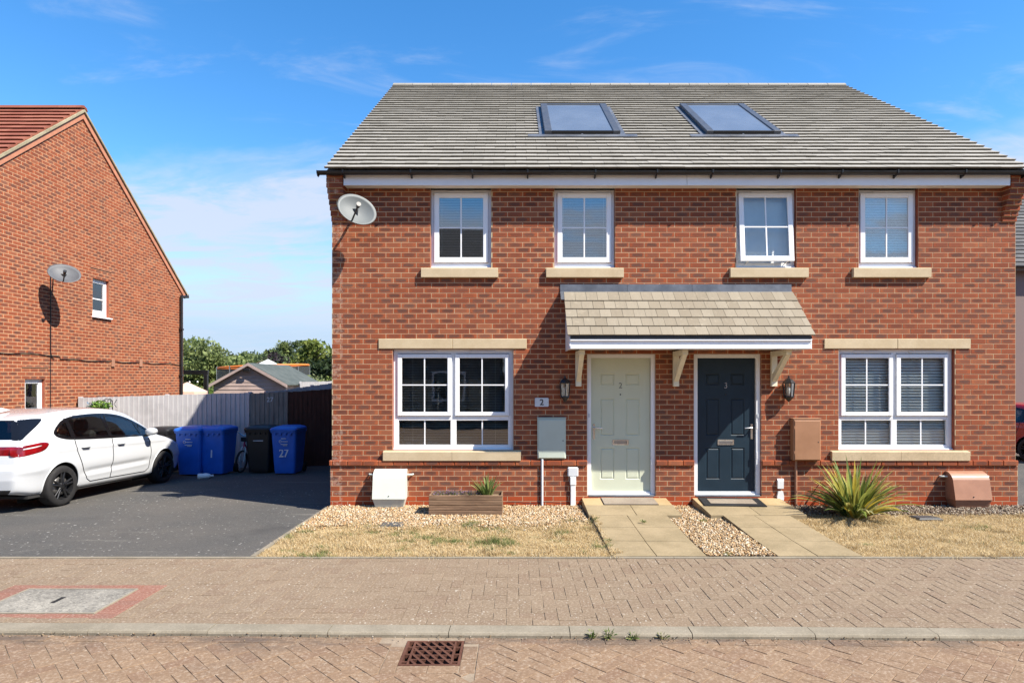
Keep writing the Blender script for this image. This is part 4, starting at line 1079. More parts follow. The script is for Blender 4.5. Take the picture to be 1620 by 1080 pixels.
def meter_box(px0, px1, py0, py1, mat, dep, label, pipe_px, pipe_mat, pipe_py):
    x0, x1, z1, z0 = X(px0), X(px1), H(py0), H(py1)
    b = empty('meter_box', ((x0 + x1) / 2, 0, z0)); tag(b, label, 'meter box', 'meter boxes on the front wall'); w, h = (x1 - x0) / 2, z1 - z0
    MB().cbox(-w, w, -dep, .004, 0, h, .010).build('case', mat, b)
    MB().cbox(-w + .014, w - .014, -dep - .012, -dep - .0002, .014, h - .02, .006).build('door', mat, b)
    MB().lathe([(0, -.004), (.008, -.003), (.009, 0)], 'y', 10, loc=(w - .045, -dep - .012, h * .45)).build('lock', M['black'], b)
    for q in (.2, .8): MB().cbox(-w + .004, -w + .016, -dep - .016, -dep - .003, h * q - .02, h * q + .02, .002).build('hinge', mat, b)
    MB().cbox(-w - .006, w + .006, -dep - .004, .002, h + .0005, h + .012, .003).build('hood', mat, b)
    px = X(pipe_px) - b.location.x
    MB().tube([(px, -.035, 0), (px, -.035, H(pipe_py) - z0)], .019, 10).build('conduit', pipe_mat, b)
    return b
meter_box(850, 895, 661, 725, M['grey_box'], .045, 'pale grey-green meter box below the number plaque', 857.5, M['grey_pvc'], 800)
meter_box(1250, 1293, 662, 727, M['brown_box'], .115, 'brown painted meter box below the sunlit lantern', 1257.5, M['terracotta'], 798)

s = empty('phone_socket', (X(906), 0, H(792))); tag(s, 'small grey cable box and white conduit beside the pale green door', 'cable box')
MB().cbox(-.08, .08, -.06, -.018, H(753) - H(792), H(738) - H(792), .014).build('cap', M['grey_pvc'], s)
MB().cbox(-.045, .045, -.062, -.019, .245, .375, .008).build('upper_cover', M['white_pvc'], s)
MB().cbox(-.038, .038, -.055, -.019, -.08, .248, .008).build('cover', M['white_pvc'], s)
s = empty('cable_cover', (X(1233), 0, H(800))); tag(s, 'white plastic cable cover beside the dark blue door', 'cable cover')
m = MB(); m.prism_x([(-.02, .28), (-.05, .27), (-.055, .39), (-.04, .415), (-.02, .415)], -.045, .045); m.build('top_cap', M['white_pvc'], s)
m = MB(); pr = [(.035, 0), (.035, .1), (.05, .17), (.05, .21), (.035, .28)]
m.add([(-w, -.05, z - .05) for w, z in pr] + [(w, -.05, z - .05) for w, z in pr] + [(-w, -.018, z - .05) for w, z in pr] + [(w, -.018, z - .05) for w, z in pr],
      [(i, 5 + i, 6 + i, i + 1) for i in range(4)] + [(i, i + 1, 11 + i, 10 + i) for i in range(4)] + [(5 + i, 15 + i, 16 + i, 6 + i) for i in range(4)] + [(4, 9, 19, 14)]); m.build('body', M['white_pvc'], s)
for z in (.02, .10): MB().cbox(-.04, .04, -.054, -.0185, z, z + .02, .003).build('clip', M['white_pvc'], s)

def gas_box(px0, px1, py0, py1, mat, label, dep):
    x0, x1 = X(px0), X(px1); z0, z1 = H(py1) , H(py0)
    b = empty('gas_box', ((x0 + x1) / 2, 0, 0)); tag(b, label, 'gas box', 'gas meter boxes at the foot of the wall'); w = (x1 - x0) / 2
    # side profile (y, z): hood curving out from the wall, chamfered front foot
    pf = [(-.022, z1 + .01)]
    for k in range(7):
        t = k / 6; pf.append((-.022 - (dep * .72) * math.sin(t * 1.3) / math.sin(1.3), z1 - .10 * (1 - math.cos(t * 1.3)) / (1 - math.cos(1.3)) + .01 * (1 - t)))
    pf += [(-dep - .015, z0 + .145)]
    m = MB(); n = len(pf); m.prism_x(pf + [(-.022, z0 + .145)], -w, w); m.build('hood', mat, b)
    t = MB(); a = [(-w + .002, -dep - .008, z0 + .1448), (w - .002, -dep - .008, z0 + .1448), (w - .002, -.022, z0 + .1448), (-w + .002, -.022, z0 + .1448), (-w + .045, -dep + .045, z0), (w - .045, -dep + .045, z0), (w - .045, -.022, z0), (-w + .045, -.022, z0)]
    t.add(a, [(0, 1, 2, 3), (4, 5, 6, 7), (0, 1, 5, 4), (1, 2, 6, 5), (2, 3, 7, 6), (3, 0, 4, 7)]); t.build('foot', mat, b)
    MB().box(-w + .1, w - .1, -.12, -.022, -.08, z0 + .001).build('stand', M['dark'], b)
    MB().lathe([(0, -.005), (.007, -.004), (.008, .004)], 'y', 10, loc=(0, -dep - .012, z0 + .19)).build('lock', M['black'], b)
    for sx in (-1, 1): MB().tube([(sx * (w - .01), -.06, z1 - .07), (sx * (w + .075), -.06, z1 - .07), (sx * (w + .085), -.02, z1 - .07)], .014, 8).build('pipe', M['white_box'], b)
    return b
gas_box(594, 645, 742, 800, M['white_box'], 'off white gas meter box on the gravel under a window', .215)
gas_box(1494, 1551, 745, 801, M['terracotta'], 'terracotta gas meter box at the far right foot of the wall', .23)

def dish(loc, nrm, rx, rz, roll, mat, label, wallpt, arm_side=1., lnb=.45, lnbu=.42):
    d = empty('satellite_dish', loc); tag(d, label, 'satellite dish', 'satellite dishes on brick walls')
    n = Vector(nrm).normalized(); up = Vector((0, 0, 1)); r = n.cross(up).normalized(); u = r.cross(n).normalized()
    c, s_ = math.cos(roll), math.sin(roll); r, u = r * c + u * s_, u * c - r * s_
    m = MB(); seg, rings = 40, 7; vs = []; fs = []
    for side in (0, 1):
        b0 = len(vs)
        for i in range(rings + 1):
            q = i / rings
            for k in range(seg):
                w = 2 * math.pi * k / seg; p = r * (rx * q * math.cos(w)) + u * (rz * q * math.sin(w)) + n * (.09 * q * q - .09 - side * .006)
                vs.append(p)
        for i in range(rings):
            for k in range(seg): fs.append((b0 + i * seg + k, b0 + i * seg + (k + 1) % seg, b0 + (i + 1) * seg + (k + 1) % seg, b0 + (i + 1) * seg + k))
    e = rings * seg; o2 = (rings + 1) * seg
    for k in range(seg): fs.append((e + k, e + (k + 1) % seg, o2 + e + (k + 1) % seg, o2 + e + k))
    m.add(vs, fs, smooth=True); m.build('reflector', mat, d)
    low = u * (-rz * .86) - n * .012; tip = u * (-rz * lnbu) + n * lnb
    MB().tube([low - n * .02, low + n * .02, tip], .013, 8).build('arm', M['black'], d)
    MB().tube([tip + n * .03, tip - n * .05], [.034, .026], 10).build('receiver', M['black'], d)
    MB().tube([tip - n * .03 + u * -.03, tip * .6 + low * .4 - u * .05, low - u * .02], .004, 5).build('cable', M['black'], d)
    wp = Vector(wallpt) - Vector(loc); bk = -n * .1
    MB().tube([bk + n * .01, bk - n * .06, wp * .55 + (bk - n * .06) * .45 + Vector((0, 0, -.03)), wp], .018, 8).build('mount', M['black'], d)
    MB().cbox(-.05, .05, -.05, .05, -.07, .07, .004).build('clamp', M['black'], d).location = bk - n * .035
    return d
YD = -.42; ZD = D + YD
dish((X(565, ZD), YD, H(331, ZD)), (.40, -.80, .30), .285, .235, math.radians(24), M['dish'], 'pale grey satellite dish under the eaves of the brick house with two doors', (X(563), 0, H(336)), lnb=.24)

# ------------------------------------------------------------------ front garden
pl2 = empty('planter', (X(736.5, 8.82), Yw(8.82), 0)); tag(pl2, 'weathered wooden trough planter on the gravel below the window', 'planter')
W2, DP, HT = .515, .40, .295
for i in range(4):
    z0 = .008 + i * .0715
    for (a, b, c, d) in ((-W2, W2, 0, .022), (-W2, W2, DP - .022, DP), (-W2, -W2 + .022, .0222, DP - .0222), (W2 - .022, W2, .0222, DP - .0222)):
        j = random.uniform(-.0015, .0015); MB().cbox(a, b, c + j, d + j, z0, z0 + .0655 + random.uniform(0, .002), .004).build('plank', M['planter'], pl2)
for (a, b) in ((-W2 + .03, -W2 + .09), (W2 - .09, W2 - .03)): MB().cbox(a, b, .02, DP - .02, -.02, .0078, .003).build('foot', M['planter'], pl2)
MB().box(-W2 + .0225, W2 - .0225, .0225, DP - .0225, .20, .235).build('soil', M['soil'], pl2)

def blades_plant(name, loc, n, hmin, hmax, spread, width, cols, label, cat, droop=.3, group=None, base=.05, seed=1, stiff=1.):
    rnd = random.Random(seed); r = empty(name, loc); tag(r, label, cat, group); me_v = []; 
    for i in range(n):
        m = MB(); a = rnd.uniform(0, 2 * math.pi); L = rnd.uniform(hmin, hmax); lean = rnd.random() ** .7 * spread
        dx, dy = math.cos(a), math.sin(a); b = (dx * base * rnd.random(), dy * base * rnd.random(), 0)
        sx, sy = -dy, dx; seg = 6; vs = []; tw = rnd.uniform(-.6, .6)
        px, pz, th = 0., 0., lean * .55
        for k in range(seg + 1):
            q = k / seg; w = width * rnd.uniform(.95, 1.05) * (.55 + .9 * q if q < .45 else 1.0 - ((q - .45) / .55) ** 1.6) * .5 + .0006
            cx, cy = math.cos(tw), math.sin(tw)
            wx, wy, wz = sx * cx * w, sy * cx * w, cy * w
            fold = .25 * w
            vs += [(b[0] + dx * px - wx, b[1] + dy * px - wy, pz - wz + fold), (b[0] + dx * px, b[1] + dy * px, pz), (b[0] + dx * px + wx, b[1] + dy * px + wy, pz + wz + fold)]
            px += L / seg * math.sin(th); pz += L / seg * math.cos(th); th += (lean * .75 * q + droop * q * q * rnd.uniform(.2, 1.)) / seg * 1.6 / stiff
            pz = max(pz, .004)
        fs = [f for k in range(seg) for f in ((3 * k, 3 * k + 1, 3 * k + 4, 3 * k + 3), (3 * k + 1, 3 * k + 2, 3 * k + 5, 3 * k + 4))]
        m.add(vs, fs, 0, True); me = m.mesh('leaf'); c = rnd.choice(cols); k2 = rnd.uniform(.75, 1.2)
        ca = me.color_attributes.new('Col', 'FLOAT_COLOR', 'POINT'); arr = []
        for j in range(len(vs)):
            e = 1.25 if (j % 3 != 1) else .85; arr += [c[0] * k2 * e, c[1] * k2 * e, c[2] * k2 * e, 1]
        ca.data.foreach_set('color', arr); me.materials.append(M['leaf']); link('leaf', me, None, r)
    return r
G1 = [(.17, .22, .04), (.25, .28, .06), (.38, .37, .08), (.12, .17, .04), (.46, .41, .12), (.09, .13, .03), (.55, .43, .06), (.40, .38, .17)]
blades_plant('phormium_plant', (X(1352, 8.72), Yw(8.72), .0), 200, .5, .88, 2.1, .050, G1, 'large spiky green and yellow striped plant under the right window', 'plant', .25, None, .12, 3)
blades_plant('trough_plant', (X(771, 9.02), Yw(9.02), .235), 60, .20, .37, 1.35, .024, [(.13, .19, .05), (.20, .25, .07), (.28, .31, .11), (.08, .13, .03)], 'small spiky green plant in the wooden trough planter', 'plant', .5, None, .07, 5)
def flowers(name, cx, label, n, seed, cols):
    rnd = random.Random(seed); r = empty(name, (cx, Yw(9.02), .235)); tag(r, label, 'flower', 'flowers in the trough planter')
    st = MB(); lf = []; arr = []
    m = MB()
    for i in range(n):
        a = rnd.uniform(0, 6.28); d = rnd.random() ** .5; x, y, z = math.cos(a) * d * .14, math.sin(a) * d * .12, rnd.uniform(.02, .085)
        st.tube([(x * .6, y * .6, 0), (x, y, z)], .0018, 4)
        for k in range(5):
            w = k * 1.2566 + rnd.random(); s = rnd.uniform(.008, .014); ux, uy = math.cos(w), math.sin(w); tz = rnd.uniform(-.003, .007)
            m.add([(x, y, z), (x + s * ux - s * .5 * uy, y + s * uy + s * .5 * ux, z + tz), (x + s * 1.5 * ux, y + s * 1.5 * uy, z + tz * 1.5), (x + s * ux + s * .5 * uy, y + s * uy - s * .5 * ux, z + tz)], [(0, 1, 2, 3)])
            c = rnd.choice(cols); arr += [c[0], c[1], c[2], 1] * 4
    me = m.mesh('petals'); ca = me.color_attributes.new('Col', 'FLOAT_COLOR', 'POINT'); ca.data.foreach_set('color', arr); me.materials.append(M['leaf']); tag(link('petals', me, None, r), kind='stuff')
    st.build('stems', paint('stem green', (.06, .09, .03), .7), r)
PUR = [(.16, .07, .22), (.24, .12, .30), (.40, .28, .42), (.10, .10, .05), (.09, .05, .10), (.16, .13, .08)]
for q, (px, nn, lb) in enumerate(((699, 70, 'mauve flower clump at the end of the trough nearest the white gas box'), (723, 70, 'purple flower clump in the middle of the wooden trough'), (747, 45, 'purple flower clump next to the spiky plant in the trough'))):
    flowers('trough_flowers', X(px, 9.02), lb, nn, 40 + q, PUR)

def scatter_mesh(name, tmpl_v, tmpl_f, P, S, Rm, colr, mat):
    n = len(P); nv = len(tmpl_v); tv = np.array(tmpl_v); tf = np.array(tmpl_f)
    V = np.einsum('nij,vj->nvi', Rm, tv) * 1.0 if S is None else np.einsum('nij,nvj->nvi', Rm, tv[None] * S[:, None, :])
    V = (V + P[:, None, :]).reshape(-1, 3); F = (tf[None] + (np.arange(n) * nv)[:, None, None]).reshape(-1, tf.shape[1])
    me = bpy.data.meshes.new(name); me.vertices.add(len(V)); me.vertices.foreach_set('co', V.ravel())
    k = tf.shape[1]; me.loops.add(F.size); me.loops.foreach_set('vertex_index', F.ravel()); me.polygons.add(len(F)); me.polygons.foreach_set('loop_start', np.arange(0, F.size, k))
    me.update(calc_edges=True)
    ca = me.color_attributes.new('Col', 'FLOAT_COLOR', 'POINT'); c4 = np.ones((n, nv, 4)); c4[:, :, :3] = colr[:, None, :]; ca.data.foreach_set('color', c4.ravel())
    me.materials.append(mat); return me
def rand_rot(n, tilt=math.pi):
    q = RNG.normal(size=(n, 4)); q /= np.linalg.norm(q, axis=1)[:, None]; w, x, y, z = q.T
    return np.stack([np.stack([1 - 2 * (y * y + z * z), 2 * (x * y - z * w), 2 * (x * z + y * w)], 1), np.stack([2 * (x * y + z * w), 1 - 2 * (x * x + z * z), 2 * (y * z - x * w)], 1), np.stack([2 * (x * z - y * w), 2 * (y * z + x * w), 1 - 2 * (x * x + y * y)], 1)], 1)
t_ = (1 + 5 ** .5) / 2
ICO_V = np.array([(-1, t_, 0), (1, t_, 0), (-1, -t_, 0), (1, -t_, 0), (0, -1, t_), (0, 1, t_), (0, -1, -t_), (0, 1, -t_), (t_, 0, -1), (t_, 0, 1), (-t_, 0, -1), (-t_, 0, 1)]) / math.sqrt(1 + t_ * t_)
ICO_F = [(0, 11, 5), (0, 5, 1), (0, 1, 7), (0, 7, 10), (0, 10, 11), (1, 5, 9), (5, 11, 4), (11, 10, 2), (10, 7, 6), (7, 1, 8), (3, 9, 4), (3, 4, 2), (3, 2, 6), (3, 6, 8), (3, 8, 9), (4, 9, 5), (2, 4, 11), (6, 2, 10), (8, 6, 7), (9, 8, 1)]
def stones(name, regions, dens, smin, smax, cols, label=None, jit=.0):
    P = []
    for (x0, x1, y0, y1, test) in regions:
        n = int((x1 - x0) * (y1 - y0) * dens); p = np.stack([RNG.uniform(x0, x1, n), RNG.uniform(y0, y1, n), np.zeros(n)], 1)
        if test is not None: p = p[np.array([test(a, b) for a, b, _ in p], bool)]
        P.append(p)
    P = np.concatenate(P); n = len(P); s = RNG.uniform(smin, smax, n); S = np.stack([s * RNG.uniform(.8, 1.3, n), s * RNG.uniform(.7, 1., n), s * RNG.uniform(.45, .75, n)], 1)
    P[:, 2] = RNG.uniform(-.004, .016, n) + RNG.uniform(0, .008, n)
    cols = np.array(cols); c = cols[RNG.integers(0, len(cols), n)] * RNG.uniform(.8, 1.2, n)[:, None]
    me = scatter_mesh(name, ICO_V, ICO_F, P, S, rand_rot(n), c, M['attr']); o = link(name, me); tag(o, label, 'gravel' if label else None, kind='stuff'); return o
PEA = [(.42, .285, .145), (.47, .35, .20), (.35, .225, .11), (.50, .40, .27), (.29, .175, .085), (.41, .31, .19), (.44, .26, .12), (.22, .145, .085), (.56, .49, .38)]
def edge_n(x, s=0.): return noise.noise(Vector((x * 1.7 + s, 3.1, 0))) * .16 + noise.noise(Vector((x * 6 + s, 1.1, 0))) * .07
def in_gravel(x, y):
    if x > .985 and y > -.93: return False
    e = GB + edge_n(x) - (.0 if x < .5 else (x - .5) * -.7)
    if y < e and random.random() > math.exp((y - e) * 9): return False
    return True
stones('gravel', [(-2.78, 1.0, -1.75, -.03, in_gravel), (2.28, 2.65, -.93, -.03, None), (2.075, 2.81, -2.7, -.93, None)], 4200, .007, .017, PEA, 'pale golden pea gravel along the foot of the brick wall')
BARKC = [(.13, .085, .052), (.20, .145, .095), (.085, .055, .036), (.28, .225, .16), (.16, .115, .085), (.34, .29, .22)]
stones('bark_chippings', [(3.98, 7.58, -.95, -.03, lambda x, y: y > -.62 + edge_n(x, 9.) + random.gauss(0, .05) and not (y < -.45 and x < 4.1))], 2200, .008, .022, BARKC, 'dark bark chippings round the spiky plant')

BL_V = [(-.5, 0, 0), (.5, 0, 0), (.28, .25, .6), (-.28, .25, .6), (0, .75, 1.)]
BL_F4 = [(0, 1, 2), (0, 2, 3), (3, 2, 4)]
def grass(name, regions, dens, label, greenness):
    P = []
    for (x0, x1, y0, y1, test) in regions:
        n = int((x1 - x0) * (y1 - y0) * dens); p = np.stack([RNG.uniform(x0, x1, n), RNG.uniform(y0, y1, n), np.full(n, -.004)], 1)
        if test is not None: p = p[np.array([test(a, b) for a, b, _ in p], bool)]
        P.append(p)
    P = np.concatenate(P); nc = 70; ci = P[RNG.integers(0, len(P), nc)]; ex = []
    for c0 in ci:
        k = int(RNG.integers(25, 90)); q = np.repeat(c0[None], k, 0).copy(); q[:, :2] += RNG.normal(0, RNG.uniform(.02, .055), (k, 2)); ex.append(q)
    base_n = len(P); P = np.concatenate([P] + ex); P = P[(P[:, 1] > PAVE_Y - .05)]; n = len(P)
    g = np.array([noise.noise(Vector((a * 1.6, b * 2.6, 5.))) * .6 + noise.noise(Vector((a * 6., b * 7., 2.))) * .55 for a, b, _ in P])
    tf = np.array([noise.noise(Vector((a * 2.3, b * 3.1, 9.))) for a, b, _ in P])
    bare = np.array([noise.noise(Vector((a * 3.1, b * 4.2, 21.))) + .5 * noise.noise(Vector((a * 11., b * 11., 4.))) for a, b, _ in P]); clump = np.arange(n) >= base_n; keepm = (bare < RNG.normal(.48, .12, n)) | clump; clump = clump[keepm]; P = P[keepm]; g = g[keepm]; tf = tf[keepm]; n = len(P)
    P[:, 2] = np.where((P[:, 0] > 1.035) & (P[:, 0] < 2.), np.array([path_z(b) for b in P[:, 1]]) - .001, P[:, 2])
    green = (g + greenness + RNG.normal(0, .10, n)) > .36
    straw = np.array([(.56, .42, .215), (.64, .50, .285), (.48, .33, .155), (.68, .57, .37), (.44, .30, .14)]); grn = np.array([(.13, .17, .05), (.20, .23, .08), (.27, .27, .11), (.09, .13, .035)])
    c = np.where(green[:, None], grn[RNG.integers(0, 4, n)], straw[RNG.integers(0, 5, n)]) * RNG.uniform(.75, 1.15, n)[:, None]
    h = RNG.uniform(.010, .034, n) * (1 + 1.1 * np.clip(tf, -.5, .7)) * np.where(green, 1.15, 1.) * np.where(clump, 1.9, 1.)
    S = np.stack([RNG.uniform(.0028, .0055, n), h * RNG.uniform(.6, 2.6, n), h], 1)
    a = RNG.uniform(0, 2 * math.pi, n); ca, sa = np.cos(a), np.sin(a); R = np.zeros((n, 3, 3)); R[:, 0, 0] = ca; R[:, 0, 1] = -sa; R[:, 1, 0] = sa; R[:, 1, 1] = ca; R[:, 2, 2] = 1
    me = scatter_mesh(name, BL_V, BL_F4, P, S, R, c, M['blade']); o = link(name, me); tag(o, label, 'grass', kind='stuff'); return o
def in_lawn(x, y):
    if x > 1.03: return False
    e = GB + edge_n(x) + (.0 if x < .5 else (x - .5) * .7)
    return y < e + .03 or random.random() < math.exp(-(y - e) * 16) * .8
grass('dry_grass', [(-2.79, 1.30, PAVE_Y - .04, -.55, lambda x, y: (y > PAVE_Y + .03 or random.random() < .55 * max(0, noise.noise(Vector((x * 4., 7., 0))) + .25) * (y - PAVE_Y + .04) / .07) and in_lawn(x, y) or (1.03 < x < 1.06 + .20 * abs(noise.noise(Vector((y * 3.3, 0, 0)))) + .10 * noise.noise(Vector((x * 14, y * 14, 3.))) and y < -.9))], 9500, 'parched straw-coloured grass with green patches beside the driveway', .10)
grass('parched_grass', [(3.70, 7.6, PAVE_Y - .04, -.35, lambda x, y: (y > PAVE_Y + .03 or random.random() < .55 * max(0, noise.noise(Vector((x * 4., 7., 0))) + .25) * (y - PAVE_Y + .04) / .07) and y < -.60 + edge_n(x, 9.) + random.gauss(0, .03) and (x > 3.74 or random.random() < .3))], 8500, 'bleached straw-coloured grass in front of the right window', -.12)
# weeds and litter along edges
def weed(x, y, z, n, h, label, seed, cols=None, spread=1.6, w=.012):
    return blades_plant('weed_tuft', (x, y, z), n, h * .6, h, spread, w, cols or [(.09, .15, .035), (.14, .20, .05), (.22, .24, .08)], label, 'weed', .6, 'weeds growing in joints', .03, seed)
def gpt(px, py, z=0.): Z = (CAMZ - z) / (py - 600) * 1000; return X(px, Z), Yw(Z)
YEL = [(.30, .24, .10), (.20, .21, .07), (.12, .15, .05)]
for i, (px, py, z, n, h, lb, cl) in enumerate(((937, 1010, ROADZ, 40, .075, 'green weed tuft in the gutter, first to the right of the drain', None), (962, 1010, ROADZ, 44, .075, 'widest green weed tuft against the kerb', None), (1003, 1012, ROADZ, 34, .06, 'bright green weed between two others along the kerb', None),
        (1050, 1012, ROADZ, 26, .06, 'yellowing weed farthest right along the kerb', YEL), (1112, 826, 0., 40, .07, 'green weed tuft in the gravel strip between the two paths', None), (963, 858, 0., 40, .07, 'dark green tuft at the edge of the pale green door path', None), (1018, 826, .06, 20, .05, 'small weed in a joint of the path to the pale green door', None),
        (1150, 878, 0., 20, .05, 'weed at the street end of the gravel strip between the paths', None))):
    a, b = gpt(px, py, z); weed(a, b + (.025 if z == ROADZ else 0), z + (.002 if z else 0), n, h * 1.0, lb, 60 + i, cl, 2.2, .009)
DEB = [(.15, .10, .065), (.22, .16, .10), (.09, .07, .05), (.30, .26, .21), (.24, .18, .11)]
def kerb_deb(x, y): return y > kerb_front(x) - .02 - abs(random.gauss(0, .035)) and y < kerb_front(x) - .002
o = stones('kerb_debris', [(-4.3, 4.3, kerb_front(0) - .2, kerb_front(0) + .06, kerb_deb)], 1100, .002, .008, DEB); o.location.z = ROADZ + .002; tag(o, 'crumbs of soil and grit lying along the kerb', 'debris')
# mats, slate cover
m1 = empty('door_mat', (X(995, 9.3), Yw(9.30), path_z(Yw(9.30)) + .004), 0); tag(m1, 'thin taupe door mat before the pale green door', 'door mat')
m1.rotation_euler = (math.atan2(.128 - .062, .92), 0, 0); MB().cbox(-.39, .39, -.19, .17, 0, .012, .003).build('pile', M['mat_taupe'], m1); MB().box(-.395, .395, -.195, .175, -.003, .004).build('backing', M['mat_black'], m1)
m2 = empty('door_mat', (X(1157, 9.26), Yw(9.26), path_z(Yw(9.26)) + .004), 0); tag(m2, 'black edged door mat with beige centre before the dark blue door', 'door mat')
m2.rotation_euler = (math.atan2(.128 - .062, .92), 0, math.radians(-4)); MB().cbox(-.44, .44, -.24, .2, -.002, .012, .004).build('border', M['mat_black'], m2); MB().cbox(-.33, .33, -.14, .11, .0105, .0165, .002).build('centre', M['mat_taupe'], m2)
x, y = gpt(620, 831); c1 = empty('inspection_cover', (x, y, .012)); tag(c1, 'small dark grey square lid lying in the gravel', 'drain cover'); MB().cbox(-.13, .13, -.10, .10, -.02, .014, .004).build('lid', M['slate'], c1); MB().cbox(-.145, .145, -.115, .115, -.03, .006, .004).build('rim', M['slate'], c1)
x, y = gpt(1465, 820); c1 = empty('inspection_cover', (x, y, .012)); tag(c1, 'small dark grey lid in the bark below the terracotta gas box', 'drain cover'); MB().cbox(-.15, .15, -.10, .10, -.02, .014, .004).build('lid', M['slate'], c1); MB().cbox(-.165, .165, -.115, .115, -.03, .006, .004).build('rim', M['slate'], c1)
wire = empty('ground_cable', (X(800), -.03, .06)); tag(wire, 'thin black cable looping along the wall base beside the trough', 'cable')
MB().tube([(0 + .1 * i, -.012 + .0 * i, .012 * math.sin(i * 1.3) + .0) for i in range(10)], .005, 6).build('sheath', M['black'], wire)
# ------------------------------------------------------------------ the house on the left, gable end towards us
A = 10.2
G_RZ, G_RY = 8.20, Yw(14.89)                          # ridge (top of brick just below)
G_Y0, G_Y1 = Yw(10.35), Yw(19.43)
G_EZ = 4.60
gp = math.atan2(G_RZ - G_EZ, G_RY - G_Y0)
lh = empty('gable_end_house', (-A, (G_Y0 + G_Y1) / 2, 0)); tag(lh, 'brick house with red tiled roof, its gable end behind the white car', 'house')
LHI = Matrix.Translation((A, -(G_Y0 + G_Y1) / 2, 0))
def lpart(o): o.parent = lh; o.matrix_parent_inverse = LHI; return o
gtop = lambda u: G_RZ - abs(u - G_RY) * math.tan(gp)
gw_open = [(Yw(15.27), Yw(15.88), K(45), K(57) + .02), (Yw(13.16), Yw(13.72), K(11), K(25) + .02)]
gmap = lambda u, n, z: (-A + n - .006, u, z)
us = [G_Y0, G_Y1, G_RY] + list(np.linspace(G_Y0, G_Y1, 20)[1:-1])
gw = lpart(wall_panel('gable_wall', gmap, us, -.9, gtop, gw_open, .3, mats3, None))
gb = brick_pieces(G_Y0, G_Y1, -6, 106, gw_open, lambda z: (max(G_Y0, G_RY - (G_RZ - z - .16) / math.tan(gp)), min(G_Y1, G_RY + (G_RZ - z - .16) / math.tan(gp))))
f1 = brick_mesh(lambda u, n, z: (n - .006, u, z), M['brick_y'])
vis = lambda p: (0 if (Yw(12.6) < p[0] < Yw(17)) and p[2] > 1.2 else 50) + (p[0] - Yw(12.6)) ** 2 + .2 * (p[2] - 3) ** 2
lay_bricks(gw, gmap, gb, M['brick_y'], vis, 300, f1, lambda o, u, n, z: setattr(o, 'location', (-A + n, u, z)))
# verge: projecting brick band under a mortared tile edge
for s in (-1, 1):
    y1 = G_Y0 if s < 0 else G_Y1
    def vp(d, h): return (G_RY + s * d * math.cos(gp), G_RZ - d * math.sin(gp) + h)
    Lv = (abs(y1 - G_RY) + .22) / math.cos(gp)
    m = MB(); q = [vp(0 if s < 0 else 0, -.16), vp(Lv - .2, -.16), vp(Lv - .2, -.0), vp(0, -.0)]; m.prism_x(q, -A, -A + .03 + (.0003 if s > 0 else 0)); lpart(m.build('verge_band', paint('verge band', (.40, .165, .095), .9, var=.15, scale=9)))
    m = MB(); q = [vp(0, .0), vp(Lv, .0), vp(Lv, .055), vp(0, .055)]; m.prism_x(q, -A - .25, -A + .07 + (.0003 if s > 0 else 0)); lpart(m.build('verge_edge', concrete_material('verge mortar', (.30, .26, .17), (.46, .40, .27), .5, 30)))
lr = MB(); e = .22 / math.cos(gp)
lr.prism_x([(G_Y0 - .22, G_EZ - .22 * math.tan(gp) + .06), (G_RY, G_RZ + .06), (G_Y1 + .22, G_EZ - .22 * math.tan(gp) + .06), (G_Y1 + .22, G_EZ - .22 * math.tan(gp)), (G_RY, G_RZ), (G_Y0 - .22, G_EZ - .22 * math.tan(gp))], -A - 9.5, -A - .25)
lroof = lpart(lr.build('roof', M['tile_red']))
lsl = math.hypot(G_RZ - G_EZ, G_RY - G_Y0) + .25
def lroof_place(x, d, h, tilt):
    return Matrix.Translation((x, G_Y0 - .22 + d * math.cos(gp) , G_EZ - .22 * math.tan(gp) + .08 + d * math.sin(gp) + h)) @ Matrix.Rotation(gp, 4, 'X') @ Matrix.Rotation(tilt, 4, 'Z')
tiles(lroof, -A - 9.5, -A + .03, int(lsl / .25), .25, .30, lroof_place, M['tile_red'], 0, th=.04, name='red_tile')
x = -A - 9.5
while x < -A:
    m = MB(); m.prism_x([(G_RY + p, G_RZ + .15 + q) for p, q in ((-.13, -.10), (-.09, -.03), (0, .0), (.09, -.03), (.13, -.10), (0, -.06))], x + .003, min(x + .448, -A + .05)); m.build('ridge_tile', M['tile_red'], lroof); x += .45
hb = MB().box(-A - 9.4, -A - .301, G_Y0, G_Y0 + .3, -.9, G_EZ).build('front_wall', M['brick_rear']); lpart(hb)
hb = MB().box(-A - 9.4, -A - .301, G_Y1 - .3, G_Y1, -.9, G_EZ).build('rear_wall', M['brick_rear']); lpart(hb)
lpart(MB().box(-A - 9.2, -A - .31, G_Y0 + .31, G_Y1 - .31, 2.4, 2.6).build('upper_floor', M['room']))
lpart(MB().box(-A - 2.6, -A - 2.5, G_Y0 + .31, G_Y1 - .31, -.5, 5.5).build('room_wall', M['room']))
